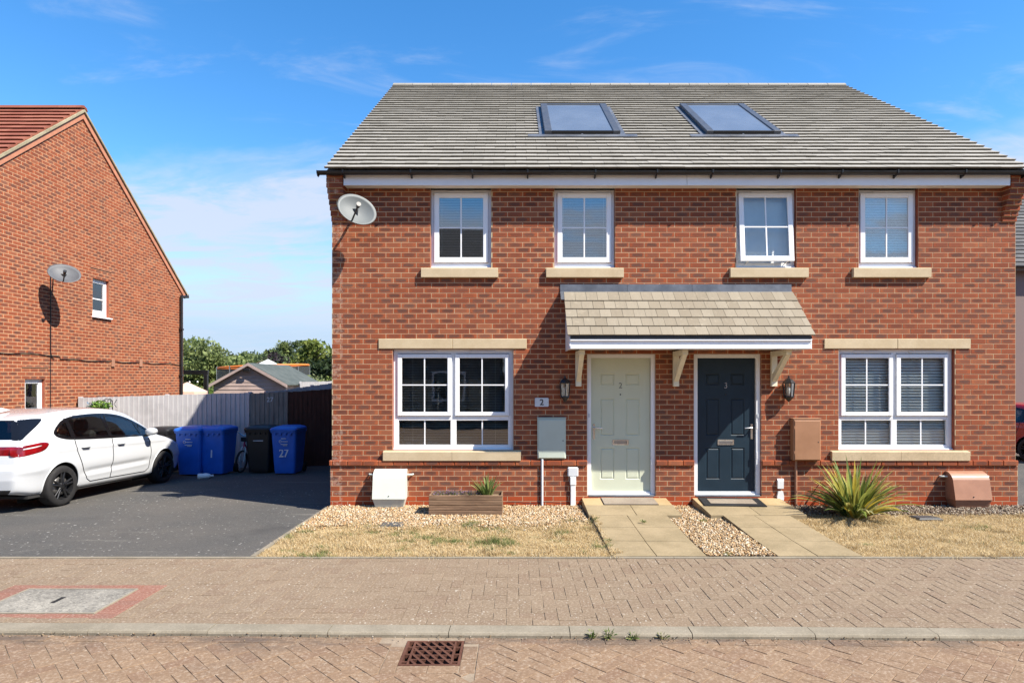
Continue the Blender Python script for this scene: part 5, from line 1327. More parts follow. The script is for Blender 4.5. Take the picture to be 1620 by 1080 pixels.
for i, (a, b, z0, z1) in enumerate(gw_open):          # two narrow windows in the gable
    w = empty('window'); lpart(w); w.location = (-A - .07, (a + b) / 2, z0); w.rotation_euler = (0, 0, math.pi / 2)
    W, Hh = b - a, z1 - z0; o = -W / 2
    m = MB(); frame_ring(m, o, -o, 0, Hh, (.10, .10, .16 if i == 0 else .1, .11), 0, .07, .006); m.build('frame', M['white'], w)
    MB().box(o + .09, -o - .09, .03, .034, .09, Hh - .1).build('pane', M['glass'], w)
    zc = Hh * (.47 if i == 0 else .38); MB().cbox(o + .09, -o - .09, .008, .029, zc - .014, zc + .014, .003).build('glazing_bar', M['white'], w)
    MB().cbox(o - .04, -o + .06, -.12, .002, -.03, .006, .004).build('cill_strip', M['white'], w)
    if i == 0:
        r = empty('venetian_blind', (-A - .2, (a + b) / 2, z0)); r.rotation_euler = (0, 0, math.pi / 2); tag(r, 'white slatted blind inside the narrow window of the gable wall', 'blind', 'venetian blinds inside the windows')
        m = MB(); z = .05
        while z < Hh - .05: m.add([(-W / 2 + .05, -.012, z - .012), (W / 2 - .05, -.012, z - .012), (W / 2 - .05, .012, z + .012), (-W / 2 + .05, .012, z + .012)], [(0, 1, 2, 3)]); z += .035
        tag(m.build('slats', M['blind'], r), kind='stuff'); MB().cbox(-W / 2 + .05, W / 2 - .05, -.018, .018, Hh - .045, Hh - .005, .003).build('head_rail', M['blind'], r)
    lpart(MB().box(-A - .003, -A + .012, a - .09, b + .09, z1 + .23, z1 + .245).build('cavity_tray', M['terracotta']))
# gutter end, downpipe, vents and cables on the gable
gy = G_Y1 + .16; gzv = G_EZ - .11
gt = lpart(MB().prism_x([(gy - .06, gzv + .05), (gy - .05, gzv - .02), (gy, gzv - .05), (gy + .05, gzv - .02), (gy + .06, gzv + .05)], -A - 9, -A + .06).build('gutter', M['black']))
lpart(MB().tube([(-A + .06, G_Y1 - .22, gzv - .05), (-A + .06, G_Y1 - .22, -.6)], .04, 10).build('downpipe', M['black']))
lpart(MB().tube([(-A + .06, gy, gzv - .02), (-A + .06, G_Y1 - .1, gzv - .06), (-A + .06, G_Y1 - .22, gzv - .06)], .038, 8).build('swan_neck', M['black']))
for q in (3.4, 2.0, .6): lpart(MB().cbox(-A + .0, -A + .11, G_Y1 - .275, G_Y1 - .165, q, q + .05, .006).build('pipe_clip', M['black']))
for Zq in (A * 1000 / (815 - 178), A * 1000 / (815 - 222)):
    lpart(MB().cbox(-A - .01, -A + .03, Yw(Zq) - .06, Yw(Zq) + .06, H(580, Zq), H(568, Zq), .006).build('air_brick', M['terracotta']))
yc = Yw(13.86)
cb = empty('wall_cable', (-A + .01, yc, 2.4)); tag(cb, 'black cables running down and across the gable wall', 'cable')
def cab(pts, r=.011): MB().tube(pts, r, 6).build('sheath', M['black'], cb)
cab([(.005, 0, 1.85), (.005, 0, .1), (.005, .03, .0), (.005, .1, -.04)] ); cab([(.005, 0, .05), (.005, 0, -2.2)], .006)
cab([(.005, -2.2 + i * .35, .04 + .02 * math.sin(i * 1.7)) for i in range(8)] + [(.005, .3 + i * .45, -.04 + .02 * math.sin(i * 2.1)) for i in range(13)], .009)
ZD2 = 13.55
dish((X(102, ZD2), Yw(ZD2), H(432, ZD2)), (.55, -.62, .62), .30, .265, math.radians(8), M['dish_dark'], 'dark weathered satellite dish on the gable wall of the left-hand house', (-A, yc + .1, H(440, 13.9)), lnb=.30, lnbu=1.0)

# ------------------------------------------------------------------ fences and gate at the end of the drive
def fence(x0, y0, zt0, x1, y1, zt1, mat, label, cat, bw=.105, name='fence', zb=-.35, group=None, cover=True, post=None):
    d = Vector((x1 - x0, y1 - y0)); L = d.length; a = math.atan2(d.y, d.x)
    f = empty(name, (x0, y0, 0), a); tag(f, label, cat, group); n = int(L / bw)
    for i in range(n):
        q = (i + .5) / n; zt = zt0 + (zt1 - zt0) * q + random.uniform(-.006, .006); xa = i * L / n - .006; w = L / n + .016
        m = MB(); m.add([(xa, .0, zb), (xa + w - .006, -.018, zb), (xa + w - .006, .004, zb), (xa, .012, zb), (xa, .0, zt), (xa + w - .006, -.018, zt), (xa + w - .006, .004, zt), (xa, .012, zt)],
                        [(0, 1, 5, 4), (1, 2, 6, 5), (2, 3, 7, 6), (3, 0, 4, 7), (4, 5, 6, 7)]); m.build('board', mat, f)
    for zz in (.1, .75, 1.3): MB().box(0, L, .014, .06, zz - .3, zz - .22).build('rail', mat, f)
    k = max(1, round(L / 1.8))
    for i in range(k + 1): MB().cbox(i * L / k - .04, i * L / k + .04, .062, .14, zb, zt0 + (zt1 - zt0) * i / k + .02, .005).build('post', post or mat, f)
    return f
ZF0, ZF1 = 14.65, 15.3
fence(-A + .08, Yw(ZF0), H(629, ZF0), X(394, ZF1), Yw(ZF1), H(621, ZF1), M['fence'], 'silver grey close-boarded fence behind the bins', 'fence')
ZG = 15.45
gt = fence(X(394, ZF1) + .02, Yw(ZF1) + .02, H(622, ZG), X(455, ZG), Yw(ZG), H(619.5, ZG), M['fence_gate'], 'dark weathered board gate numbered 27 behind the black bin', 'gate', .10, 'gate')
add_text('27', .16, M['sticker'], gt, ((X(428, ZG) - X(394, ZF1)), -.022, H(632, ZG)), name='numeral')
fence(X(455, ZG) + .01, Yw(ZG) + .02, H(620, ZG), -2.2, Yw(16.6), H(604, 16.6), M['fence_brown'], 'brown stained fence in deep shade beside the brick house', 'fence')
fence(X(425, 17.2), Yw(17.2), H(620, 17.2), X(560, 20), Yw(20), H(601, 20), M['fence'], 'grey garden fence rising behind the dark gate', 'fence')
fence(X(475, 26), Yw(26), H(604, 26), X(620, 27), Yw(27), H(600, 27), M['fence'], 'pale sunlit garden fence glimpsed beside the corner of the brick house', 'fence')
# scroll bracket and hanging basket on the left fence
hbz = 14.3
hb = empty('hanging_basket', (X(160, hbz), Yw(hbz), H(646, hbz))); tag(hb, 'green plant in a hanging basket on the grey fence above the car', 'hanging basket')
sc = [(.16 + .05 * math.cos(t) * (1 - t / 12), .05, .16 + .07 * math.sin(t) * (1 - t / 12)) for t in np.linspace(0, 7, 18)]
MB().tube(sc, .008, 6).build('scroll_bracket', M['black'], hb)
MB().tube([(.20, .1, -.05), (.20, .08, .18), (.1, .03, .22), (.0, 0, .16)], .009, 6).build('hook', M['black'], hb)
MB().tube([(.30, .09, .2), (.24, .08, .1), (.30, .08, .02)], .007, 6).build('scroll_bracket', M['black'], hb)
MB().lathe([(0, -.16), (.10, -.13), (.15, -.05), (.16, .0), (.13, .0)], 'z', 16).build('basket', M['bark'], hb)
def leaf_cloud(n, rad, size, cols, seed, squash=(1, 1, 1), shell=.35, off=(0, 0, 0)):
    r = np.random.default_rng(seed); p = r.normal(size=(n, 3)); p /= np.linalg.norm(p, axis=1)[:, None]; p *= (shell + (1 - shell) * r.random(n) ** .5)[:, None] * rad
    p *= np.array(squash); p += np.array(off); cols = np.array(cols); c = cols[r.integers(0, len(cols), n)] * r.uniform(.7, 1.25, n)[:, None]
    s = r.uniform(.6, 1.3, n) * size; return p, np.stack([s * .6, s, s], 1), c
LQ_V = [(-.5, 0, 0), (.5, 0, 0), (.35, .55, .12), (0, 1., 0), (-.35, .55, .12)]
LQ_F = [(0, 1, 2), (0, 2, 4), (4, 2, 3)]
def leaves(name, p, s, c, parent=None, mat='leaf'):
    me = scatter_mesh(name, LQ_V, LQ_F, p, s, rand_rot(len(p)), c, M[mat]); return link(name, me, None, parent)
p_, s_, c_ = leaf_cloud(260, .2, .07, [(.10, .22, .03), (.16, .30, .05), (.07, .15, .03), (.25, .36, .08)], 5, (1, .8, .6), .3, (0, 0, .06)); tag(leaves('foliage', p_, s_, c_, hb), kind='stuff')
p_, s_, c_ = leaf_cloud(70, .12, .05, [(.16, .25, .35), (.30, .32, .28), (.09, .16, .14)], 6, (1, .8, .6), .3, (-.2, 0, .06)); tag(leaves('flowers', p_, s_, c_, hb), kind='stuff')

# ------------------------------------------------------------------ wheelie bins
def wheelie_bin(px, Z, mat, label, rz=0., num=None, marks=True, sc=1.):
    x = X(px, Z); b = empty('wheelie_bin', (x, Yw(Z), gz(Z)), rz); b.scale = (sc, sc, sc); tag(b, label, 'wheelie bin', 'wheelie bins at the end of the drive')
    # front of the bin faces -y; y = 0 is the front foot
    def ring(w, y0, y1, z, r=.05):
        pts = []
        for (cx, cy, a0) in ((w - r, y1 - r, 0), (-w + r, y1 - r, 90), (-w + r, y0 + r, 180), (w - r, y0 + r, 270)):
            for k in range(4): t = math.radians(a0 + k * 30); pts.append((cx + r * math.cos(t), cy + r * math.sin(t), z))
        return pts
    def loft(rings, name, mt, cap=(1, 1)):
        m = MB(); n = len(rings[0]); v = [p for r in rings for p in r]
        m.add(v, [(i * n + k, i * n + (k + 1) % n, (i + 1) * n + (k + 1) % n, (i + 1) * n + k) for i in range(len(rings) - 1) for k in range(n)])
        if cap[0]: m.add(rings[0], [tuple(range(n))])
        if cap[1]: m.add(rings[-1], [tuple(range(n))])
        return m.build(name, mt, b)
    loft([ring(.225, .0, .50, .03), ring(.235, -.01, .53, .10), ring(.275, -.055, .60, .86), ring(.278, -.06, .61, .93)], 'body', mat)
    loft([ring(.292, -.085, .635, .925, .06), ring(.296, -.09, .64, .965, .06)], 'rim', mat)
    loft([ring(.298, -.105, .62, .9655, .06), ring(.300, -.11, .625, 1.0, .06), ring(.285, -.09, .62, 1.03, .07), ring(.20, .02, .55, 1.065, .10)], 'lid', mat)
    for sx in (-.16, .16): MB().cbox(sx - .06, sx + .06, .62, .70, .985, 1.02, .01).build('hinge', mat, b)
    MB().tube([(-.24, .68, 1.0), (.24, .68, 1.0)], .016, 8).build('handle', mat, b)
    for i in range(4): MB().cbox(-.20 + i * .115, -.16 + i * .115, -.088, -.04, .875, .9245, .006).build('rib', mat, b)
    for sx in (-1, 1):
        w = MB(); w.lathe([(.03, -.022), (.085, -.025), (.1, -.02), (.1, .02), (.085, .025), (.03, .022)], 'x', 20, loc=(sx * .245, .56, .10)); w.build('wheel', M['rubber'], b)
    if marks:
        for k, (a, c, z) in enumerate(((-.05, .06, .80), (-.04, .10, .735), (-.06, .09, .675), (-.01, .08, .65))):
            f = -.045 - .045 * (z - .1) / .76 - .0; m = MB().box(a, c, f + .024 - .004, f + .03, z - .006, z + .006); m.build('printed_line', M['sticker'], b).location = (0, -.006, 0)
        f = -.03; m = MB(); 
        m.lathe([(.02, -.002), (.03, -.002), (.03, .002), (.02, .002), (.02, -.002)], 'y', 20, loc=(-.075, -.0515, .735)); m.build('printed_ring', M['sticker'], b)
    if num:
        t = add_text(num, .25, M['sticker'], b, (.0, -.04, .47), (math.radians(86.6), 0, 0), .002, 'numeral', bold=.004)
        t.scale = (.85, 1, 1)
    return b
wheelie_bin(299, 13.75, M['binblue'], 'blue wheelie bin at the nose of the white car', math.radians(2))
wheelie_bin(336, 13.85, M['binblue'], 'blue wheelie bin marked with a single digit beside the bicycle', math.radians(-2), '1', False)
wheelie_bin(450, 13.95, M['binblue'], 'blue wheelie bin marked 27 standing nearest the brick house', math.radians(-1), '27')
bb = wheelie_bin(409, 14.15, M['binblack'], 'black wheelie bin in shade next to the blue bin numbered 27', math.radians(1), None, False)
MB().cbox(-.10, .12, -.0545, -.050, .73, .745, .0015).build('printed_line', M['sticker'], bb)
wheelie_bin(249, 13.95, M['binblack'], 'black wheelie bin half hidden behind the bonnet of the white car', math.radians(3), None, False, .97)
# litter
x, Zl = X(323, 13.3), 13.3
lt = empty('plastic_bottle', (x, Yw(Zl), gz(Zl) + .05), math.radians(25)); tag(lt, 'crumpled white plastic bottle on the tarmac below the bins', 'litter')
MB().lathe([(0, -.13), (.05, -.125), (.062, -.10), (.055, -.02), (.062, .03), (.05, .09), (.02, .13), (.02, .155), (0, .155)], 'x', 14).build('bottle_body', M['canvas'], lt)
MB().lathe([(.024, .156), (.024, .178), (0, .178)], 'x', 12).build('cap', M['canvas'], lt)
x, Zl = X(297, 10.66), 10.66
# child's bicycle leaning on the fence, seen from the front
Zb = 14.35; bk = empty('childs_bicycle', (X(381, Zb), Yw(Zb), gz(Zb)), math.radians(-5)); bk.rotation_euler = (0, math.radians(4), math.radians(-5)); tag(bk, "child's bicycle with pink frame leaning on the fence between bins", 'bicycle')
def wheelb(yc, nm='wheel'):
    w = empty(nm, (0, yc, .25), 0, bk); m = MB(); m.lathe([(.225, -.022), (.25, -.018), (.255, 0), (.25, .018), (.225, .022), (.225, -.022)], 'x', 28); m.build('tyre', M['rubber'], w)
    m = MB()
    for k in range(12): t = k * math.pi / 6; m.tube([(0, 0, 0), (0, .225 * math.cos(t), .225 * math.sin(t))], .0025, 4)
    m.build('spokes', M['chrome'], w); return w
wheelb(0.); wheelb(.82)
for sx in (-.05, .05): MB().tube([(sx, 0, .25), (sx, .05, .55), (sx * .4, .06, .58)], .012, 6).build('fork', M['canvas'], bk)
MB().tube([(0, .06, .56), (0, .10, .76)], .02, 8).build('head_tube', M['pink'], bk); MB().tube([(0, .08, .64), (0, .42, .30)], .019, 8).build('down_tube', M['pink'], bk); MB().tube([(0, .42, .28), (0, .52, .66)], .016, 8).build('seat_tube', M['pink'], bk)
MB().tube([(0, .42, .28), (0, .82, .25)], .013, 8).build('chain_stay', M['pink'], bk)
MB().tube([(-.26, .16, .90), (-.22, .12, .90), (-.06, .10, .82), (.06, .10, .82), (.22, .12, .90), (.26, .16, .90)], .012, 8).build('handlebar', M['chrome'], bk)
for sx in (-1, 1): MB().tube([(sx * .24, .14, .90), (sx * .30, .18, .90)], .018, 8).build('grip', M['black'], bk)
MB().cbox(-.05, .05, .46, .66, .67, .72, .02).build('saddle', M['black'], bk); MB().cbox(-.07, .07, .02, .06, .70, .80, .01).build('number_board', M['black'], bk)

# ------------------------------------------------------------------ the car
def smooth_arr(a, k):
    w = np.ones(2 * k + 1); w /= w.sum(); p = np.pad(a, k, mode='edge'); return np.convolve(p, w, 'valid')
def pip(poly, y, z):
    inside = np.zeros(y.shape, bool); n = len(poly)
    for i in range(n):
        (a, b), (c, d) = poly[i], poly[(i + 1) % n]
        cond = ((b > z) != (d > z)) & (y < (c - a) * (z - b) / ((d - b) if d != b else 1e-9) + a); inside ^= cond
    return inside
def grow(poly, c): return inset_poly(poly, -c)
def build_car(loc, rz, paintm, label):
    car = empty('parked_car', loc, rz); tag(car, label, 'car', 'cars parked on the drives')
    L = 4.34; NS, NRG = 300, 84
    ys = np.linspace(0, L, NS)
    I = lambda pts, k=9: smooth_arr(np.interp(ys, [p[0] for p in pts], [p[1] for p in pts]), k)
    zroof = I([(0, 1.40), (.5, 1.46), (1.2, 1.525), (1.8, 1.54), (2.3, 1.515), (2.65, 1.44), (2.95, 1.28), (3.3, 1.05), (3.45, .985), (3.7, .935), (4.0, .865), (4.2, .78), (4.34, .66)], 6)
    ztop = I([(0, 1.30), (.5, 1.385), (1.2, 1.44), (1.8, 1.455), (2.3, 1.425), (2.65, 1.345), (2.95, 1.205), (3.3, 1.0), (3.45, .95), (3.7, .905), (4.0, .83), (4.2, .745), (4.34, .62)], 6)
    zbelt = I([(0, 1.0), (.8, 1.03), (2, .985), (3.2, .935), (3.5, .90), (3.8, .84), (4.1, .75), (4.34, .56)], 6)
    xtop = I([(0, .64), (.6, .665), (1.5, .68), (2.3, .675), (2.65, .68), (2.95, .72), (3.3, .79), (3.6, .79), (4.0, .74), (4.34, .60)], 6)
    sx = np.ones(NS)
    t = np.clip(ys / .42, 0, 1); sx *= .865 + .135 * np.sqrt(1 - (1 - t) ** 2)
    t = np.clip((L - ys) / .75, 0, 1); sx *= .70 + .30 * np.sqrt(1 - (1 - t) ** 2)
    zs = I([(0, .30), (.25, .24), (.8, .22), (3.5, .20), (4.1, .20), (4.34, .24)], 5)
    ctrl = np.zeros((NS, 9, 2))
    ctrl[:, 0] = np.stack([.78 * np.ones(NS), zs], 1); ctrl[:, 1] = np.stack([.845 * np.ones(NS), zs + .06], 1); ctrl[:, 2] = np.stack([.875 * np.ones(NS), zs * .3 + zbelt * .0 + .40], 1)
    ctrl[:, 3] = np.stack([.895 * np.ones(NS), .25 * .62 + .75 * (zbelt * .55 + .12)], 1); ctrl[:, 4] = np.stack([.875 * np.ones(NS), zbelt - .06], 1)
    ctrl[:, 5] = np.stack([np.maximum(.845, xtop), zbelt + (ztop - zbelt) * .12], 1); ctrl[:, 6] = np.stack([xtop, ztop], 1)
    ctrl[:, 7] = np.stack([xtop - .17, zroof - (zroof - ztop) * .18], 1); ctrl[:, 8] = np.stack([np.zeros(NS), zroof], 1)
    # catmull-rom through the section points
    vv = np.linspace(0, 8, NRG); sec = np.zeros((NS, NRG, 2))
    for j, v in enumerate(vv):
        i = min(int(v), 7); f = v - i; p0, p1, p2, p3 = ctrl[:, max(i - 1, 0)], ctrl[:, i], ctrl[:, i + 1], ctrl[:, min(i + 2, 8)]
        if i == 7: p3 = p2.copy(); p3[:, 0] = -ctrl[:, 7, 0]; p3[:, 1] = ctrl[:, 7, 1]
        sec[:, j] = .5 * (2 * p1 + (-p0 + p2) * f + (2 * p0 - 5 * p1 + 4 * p2 - p3) * f * f + (-p0 + 3 * p1 - 3 * p2 + p3) * f ** 3)
    sec[:, :, 0] *= sx[:, None]; sec[:, -1, 0] = 0
    Xs, Zs = sec[:, :, 0], sec[:, :, 1]; Ys = np.repeat(ys[:, None], NRG, 1)
    sh = np.interp(Zs, [.2, .32, .5, .66, .70, .95, 1.04, 1.40], [.10, .03, .0, .01, .045, .075, .10, .36]); Ys = Ys + sh * (1 - np.clip(Ys / 1.3, 0, 1)) ** 2
    shf = np.interp(Zs, [.2, .35, .55, .8], [.10, .02, .0, .03]); Ys = Ys - shf * np.clip((Ys - 3.6) / .7, 0, 1) ** 2
    mid = np.clip((Ys - 1.2) / .25, 0, 1) * np.clip((3.1 - Ys) / .25, 0, 1)
    Xs = Xs - mid * .016 * np.exp(-((Zs - .50 - .02 * (Ys - 2)) / .045) ** 2) * (Xs > .5) + mid * .006 * np.exp(-((Zs - .42 - .02 * (Ys - 2)) / .03) ** 2) * (Xs > .5)
    sho = np.clip((Ys - .45) / .3, 0, 1) * np.clip((3.7 - Ys) / .3, 0, 1); Xs = Xs + sho * .010 * np.exp(-((Zs - .875 - .01 * (2 - Ys)) / .022) ** 2) * (Xs > .5)
    bmp = np.clip((.55 - Ys) / .2, 0, 1); Xs = Xs + bmp * .014 * np.exp(-((Zs - .62) / .05) ** 2) * (Xs > .4)
    P = np.stack([Xs, Ys, Zs], 2)
    fy = (Ys[:-1, :-1] + Ys[1:, 1:]) / 2; fz = (Zs[:-1, :-1] + Zs[1:, 1:]) / 2; fx = (Xs[:-1, :-1] + Xs[1:, 1:]) / 2
    WIN = [(.72, 1.15), (.80, 1.22), (.98, 1.335), (1.25, 1.395), (1.8, 1.42), (2.25, 1.395), (2.6, 1.315), (2.95, 1.16), (3.22, 1.0), (3.24, .985), (2.4, 1.0), (1.6, 1.02), (1.0, 1.045), (.82, 1.075), (.74, 1.11)]
    LMP = [(-.1, .80), (-.1, .90), (.05, .965), (.44, 1.0), (.52, .965), (.46, .90), (.33, .85), (.05, .80)]
    side = fx > .45
    inw = pip(WIN, fy, fz) & (fz < 1.44) & side; ing = pip(grow(WIN, .03), fy, fz) & side & (vv[None, 1:] < 6.35)
    RW, FW, WR = .83, 3.50, .372
    arch = (((fy - RW) ** 2 + (fz - .32) ** 2 < WR ** 2) | ((fy - FW) ** 2 + (fz - .32) ** 2 < WR ** 2)) & side
    lamp = pip(LMP, fy, fz) & side
    ws = (fy > 2.52) & (fy < 3.33) & (fx < .60) & (vv[None, 1:] > 6.55) & (fz < 1.465) & (fz > 1.005)
    quarter = inw & (fy < 1.07); rearw = inw & (fy > 1.115) & (fy < 1.93); frontw = inw & (fy > 1.985) & (fy < 2.80); frontq = inw & (fy > 2.83)
    hl = (fy > 3.78) & (fy < 4.28) & (fz > .60) & (fz < .75 - (fy - 4.2) * .12) & side & (fx > .5)
    low = (fz < .27) & (fy > .15)
    cls = np.zeros(fy.shape, int); cls[inw] = 1; cls[quarter] = 2; cls[rearw] = 3; cls[frontw] = 4; cls[frontq] = 5; cls[ws] = 7; cls[hl] = 8; cls[low] = 9; cls[arch] = -1
    idx = np.arange(NS * NRG).reshape(NS, NRG)
    quads = np.stack([idx[:-1, :-1], idx[1:, :-1], idx[1:, 1:], idx[:-1, 1:]], 2)
    def mk(name, mask, mat, mirror=(1, -1), parent=car, sink=0., smooth=True):
        res = []
        for s in mirror:
            q = quads[mask].reshape(-1, 4); u, inv = np.unique(q, return_inverse=True); V = P.reshape(-1, 3)[u].copy(); V[:, 0] -= sink * 1.0 * (V[:, 0] > .3); V[:, 0] *= s
            q = inv.reshape(-1, 4); 
            if s < 0: q = q[:, ::-1]
            me = bpy.data.meshes.new(name); me.from_pydata(V.tolist(), [], q.tolist()); me.update(); me.polygons.foreach_set('use_smooth', [smooth] * len(me.polygons)); me.materials.append(mat)
            res.append(link(name, me, None, parent))
        return res
    # one body mesh with both sides and the rear cap
    q = quads[cls == 0].reshape(-1, 4); V = P.reshape(-1, 3); VB = np.concatenate([V, V * np.array([-1, 1, 1])]); FB = q.tolist() + (q[:, ::-1] + len(V)).tolist()
    def cap(row, sgn):
        NC = 41; Vc = []; 
        for j in range(NRG):
            for k in range(NC):
                f = k / (NC - 1) * 2 - 1; b = .07 * (1 - f * f) * (1 if P[row, j, 0] > .05 else 0)
                Vc.append((P[row, j, 0] * f, P[row, j, 1] - sgn * b, P[row, j, 2]))
        Vc = np.array(Vc); ii = np.arange(NRG * NC).reshape(NRG, NC); F = np.stack([ii[:-1, :-1], ii[:-1, 1:], ii[1:, 1:], ii[1:, :-1]], 2); return Vc, F
    Vc, Fc = cap(0, 1); cz = (Vc[Fc[:, :, 0], 2] + Vc[Fc[:, :, 2], 2]) / 2; cx = (Vc[Fc[:, :, 0], 0] + Vc[Fc[:, :, 2], 0]) / 2
    rw = (cz > 1.085) & (cz < 1.365); rl = (cz > .845) & (cz < .985) & (np.abs(cx) > .42); bl = (cz < .36); pl_ = (cz > .72) & (cz < .83) & (np.abs(cx) < .27)
    def mkc(name, mask, mat, Vx=Vc, Fx=Fc, off=0.):
        q = Fx[mask].reshape(-1, 4); u, inv = np.unique(q, return_inverse=True); V2 = Vx[u].copy(); V2[:, 1] += off
        me = bpy.data.meshes.new(name); me.from_pydata(V2.tolist(), [], inv.reshape(-1, 4).tolist()); me.update(); me.polygons.foreach_set('use_smooth', [True] * len(me.polygons)); me.materials.append(mat); return link(name, me, None, car)
    Vf, Ff = cap(NS - 1, -1)
    rest = ~(rw | rl | bl | pl_); FBc = (Fc[rest].reshape(-1, 4) + len(VB)).tolist(); VB = np.concatenate([VB, Vc]); FBf = (Ff.reshape(-1, 4)[:, ::-1] + len(VB)).tolist(); VB = np.concatenate([VB, Vf])
    me = bpy.data.meshes.new('body'); me.from_pydata(VB.tolist(), [], FB + FBc + FBf)
    bm = bmesh.new(); bm.from_mesh(me); bmesh.ops.remove_doubles(bm, verts=bm.verts, dist=.0004); bmesh.ops.delete(bm, geom=[v for v in bm.verts if not v.link_faces], context='VERTS'); bmesh.ops.recalc_face_normals(bm, faces=bm.faces); bm.to_mesh(me); bm.free()
    me.update(); me.polygons.foreach_set('use_smooth', [True] * len(me.polygons)); me.materials.append(paintm); link('body', me, None, car)
    mkc('rear_window', rw, M['cargl'], off=.004); mkc('number_plate', pl_, M['sticker']); mkc('rear_valance', bl, M['black'])
    mkc('rear_lamp', rl & (cx > 0), M['lamp_red']); mkc('rear_lamp', rl & (cx < 0), M['lamp_red'])
    def sxz(y, z):
        d = (P[:, :, 1] - y) ** 2 + (P[:, :, 2] - z) ** 2 + (np.arange(NRG)[None] > NRG * .86) * 9.; i, j = np.unravel_index(np.argmin(d), d.shape)
        i0, i1 = max(i - 1, 0), min(i + 1, NS - 1); j0, j1 = max(j - 1, 0), min(j + 1, NRG - 1)
        di = (P[i1, j] - P[i0, j]) / (i1 - i0); dj = (P[i, j1] - P[i, j0]) / (j1 - j0); r0, r1 = y - P[i, j, 1], z - P[i, j, 2]
        det = di[1] * dj[2] - di[2] * dj[1]
        if abs(det) < 1e-9: return float(P[i, j, 0])
        a_ = np.clip((r0 * dj[2] - r1 * dj[1]) / det, -2, 2); b_ = np.clip((di[1] * r1 - di[2] * r0) / det, -2, 2)
        return float(P[i, j, 0] + a_ * di[0] + b_ * dj[0])
    def closed(poly, n=160):
        pl = poly
        for _ in range(3):
            nn = []
            for q in range(len(pl)):
                (a, b), (c, d) = pl[q], pl[(q + 1) % len(pl)]; nn += [(a * .75 + c * .25, b * .75 + d * .25), (a * .25 + c * .75, b * .25 + d * .75)]
            pl = nn
        return pl
    def band(name, poly, o1, o2, mat, lift):
        pl = closed(poly); A1, A2 = inset_poly(pl, -o1), inset_poly(pl, o2); n = len(pl)
        for s in (1, -1):
            v = [(s * (sxz(a, b) + lift), a, b) for a, b in A1] + [(s * (sxz(a, b) + lift), a, b) for a, b in A2]
            f = [(q, (q + 1) % n, n + (q + 1) % n, n + q) for q in range(n)]; MB().add(v, f, 0, True).build(name, mat, car)
    def patch(name, poly, mat, lift, rings=9):
        pl = closed(poly); n = len(pl); cy_ = sum(q[0] for q in pl) / n; cz_ = sum(q[1] for q in pl) / n
        for s in (1, -1):
            v = []
            for r in range(rings + 1):
                t = r / rings; v += [(cy_ + (a - cy_) * t, cz_ + (b - cz_) * t) for a, b in pl]
            v = [(s * (sxz(a, b) + lift * (1 if k < rings * n else .0)), a, b) for k, (a, b) in enumerate(v)]
            f = [(r * n + q, r * n + (q + 1) % n, (r + 1) * n + (q + 1) % n, (r + 1) * n + q) for r in range(rings) for q in range(n)]; MB().add(v, f, 0, True).build(name, mat, car)
    band('window_trim', WIN, .016, .024, M['black_gloss'], .004)
    def post(y0, y1, y2, y3, z0, z1):
        for s in (1, -1):
            v = []
            for k in range(9):
                t = k / 8; z = z0 + (z1 - z0) * t
                for yy in (y0 + (y2 - y0) * t, y1 + (y3 - y1) * t): v.append((s * (sxz(yy, z) + .003), yy, z))
            MB().add(v, [(2 * k, 2 * k + 1, 2 * k + 3, 2 * k + 2) for k in range(8)], 0, True).build('window_pillar', M['black_gloss'], car)
    post(1.03, 1.13, 1.03, 1.11, 1.03, 1.37); post(1.91, 2.01, 1.86, 1.93, 1.0, 1.42); post(2.80, 2.86, 2.68, 2.73, .985, 1.28)
    for nm, k in (('quarter_window', 2), ('rear_door_window', 3), ('front_door_window', 4), ('front_quarter_window', 5)): mk(nm, cls == k, M['cargl'], sink=.004)
    patch('side_lamp', [(.03, .835), (.03, .93), (.06, .985), (.28, 1.015), (.46, 1.035), (.56, 1.01), (.52, .945), (.43, .895), (.26, .865), (.10, .835)], M['lamp_red'], .008)
    patch('lamp_strip', [(.07, .935), (.10, .955), (.36, .985), (.46, .995), (.40, .97), (.12, .932)], M['lamp_clear'], .0095, 4)
    patch('rear_screen_edge', [(.10, 1.07), (.17, 1.075), (.24, 1.13), (.66, 1.37), (.60, 1.385), (.33, 1.375), (.24, 1.28), (.15, 1.14)], M['black_gloss'], .005)
    mk('headlight', cls == 8, M['lamp_clear']); mk('windscreen', cls == 7, M['cargl'], (1, -1)); mk('sill_trim', cls == 9, paintm)
    # surface lookup for seams and handles
    seam = paint('shadow gap', (.03, .03, .03), .8) if 'seam' not in M else M['seam']; M['seam'] = seam
    def dense(pts, n=14):
        out = []
        for a, b in zip(pts[:-1], pts[1:]): out += [(a[0] + (b[0] - a[0]) * k / n, a[1] + (b[1] - a[1]) * k / n) for k in range(n)]
        return out + [pts[-1]]
    for s in (1, -1):
        for pts in ([(1.08, 1.04), (1.12, .85), (1.26, .55), (1.38, .36), (1.46, .31), (1.95, .31)], [(1.97, .99), (1.98, .7), (1.95, .31)], [(1.95, .31), (2.92, .30), (3.02, .36), (3.05, .7), (3.0, .94)], [(.46, .93), (.60, .95), (.80, .80)][:1] + [(.47, .90)]):
            if len(pts) < 3: continue
            dd = dense(pts); MB().tube([(s * (sxz(a, b) + .0), a, b) for a, b in dd], .0075, 5, cap=False).build('door_seam', seam, car)
        crease = None and dense([(1.42, .44), (2.2, .46), (3.0, .475)]); pass
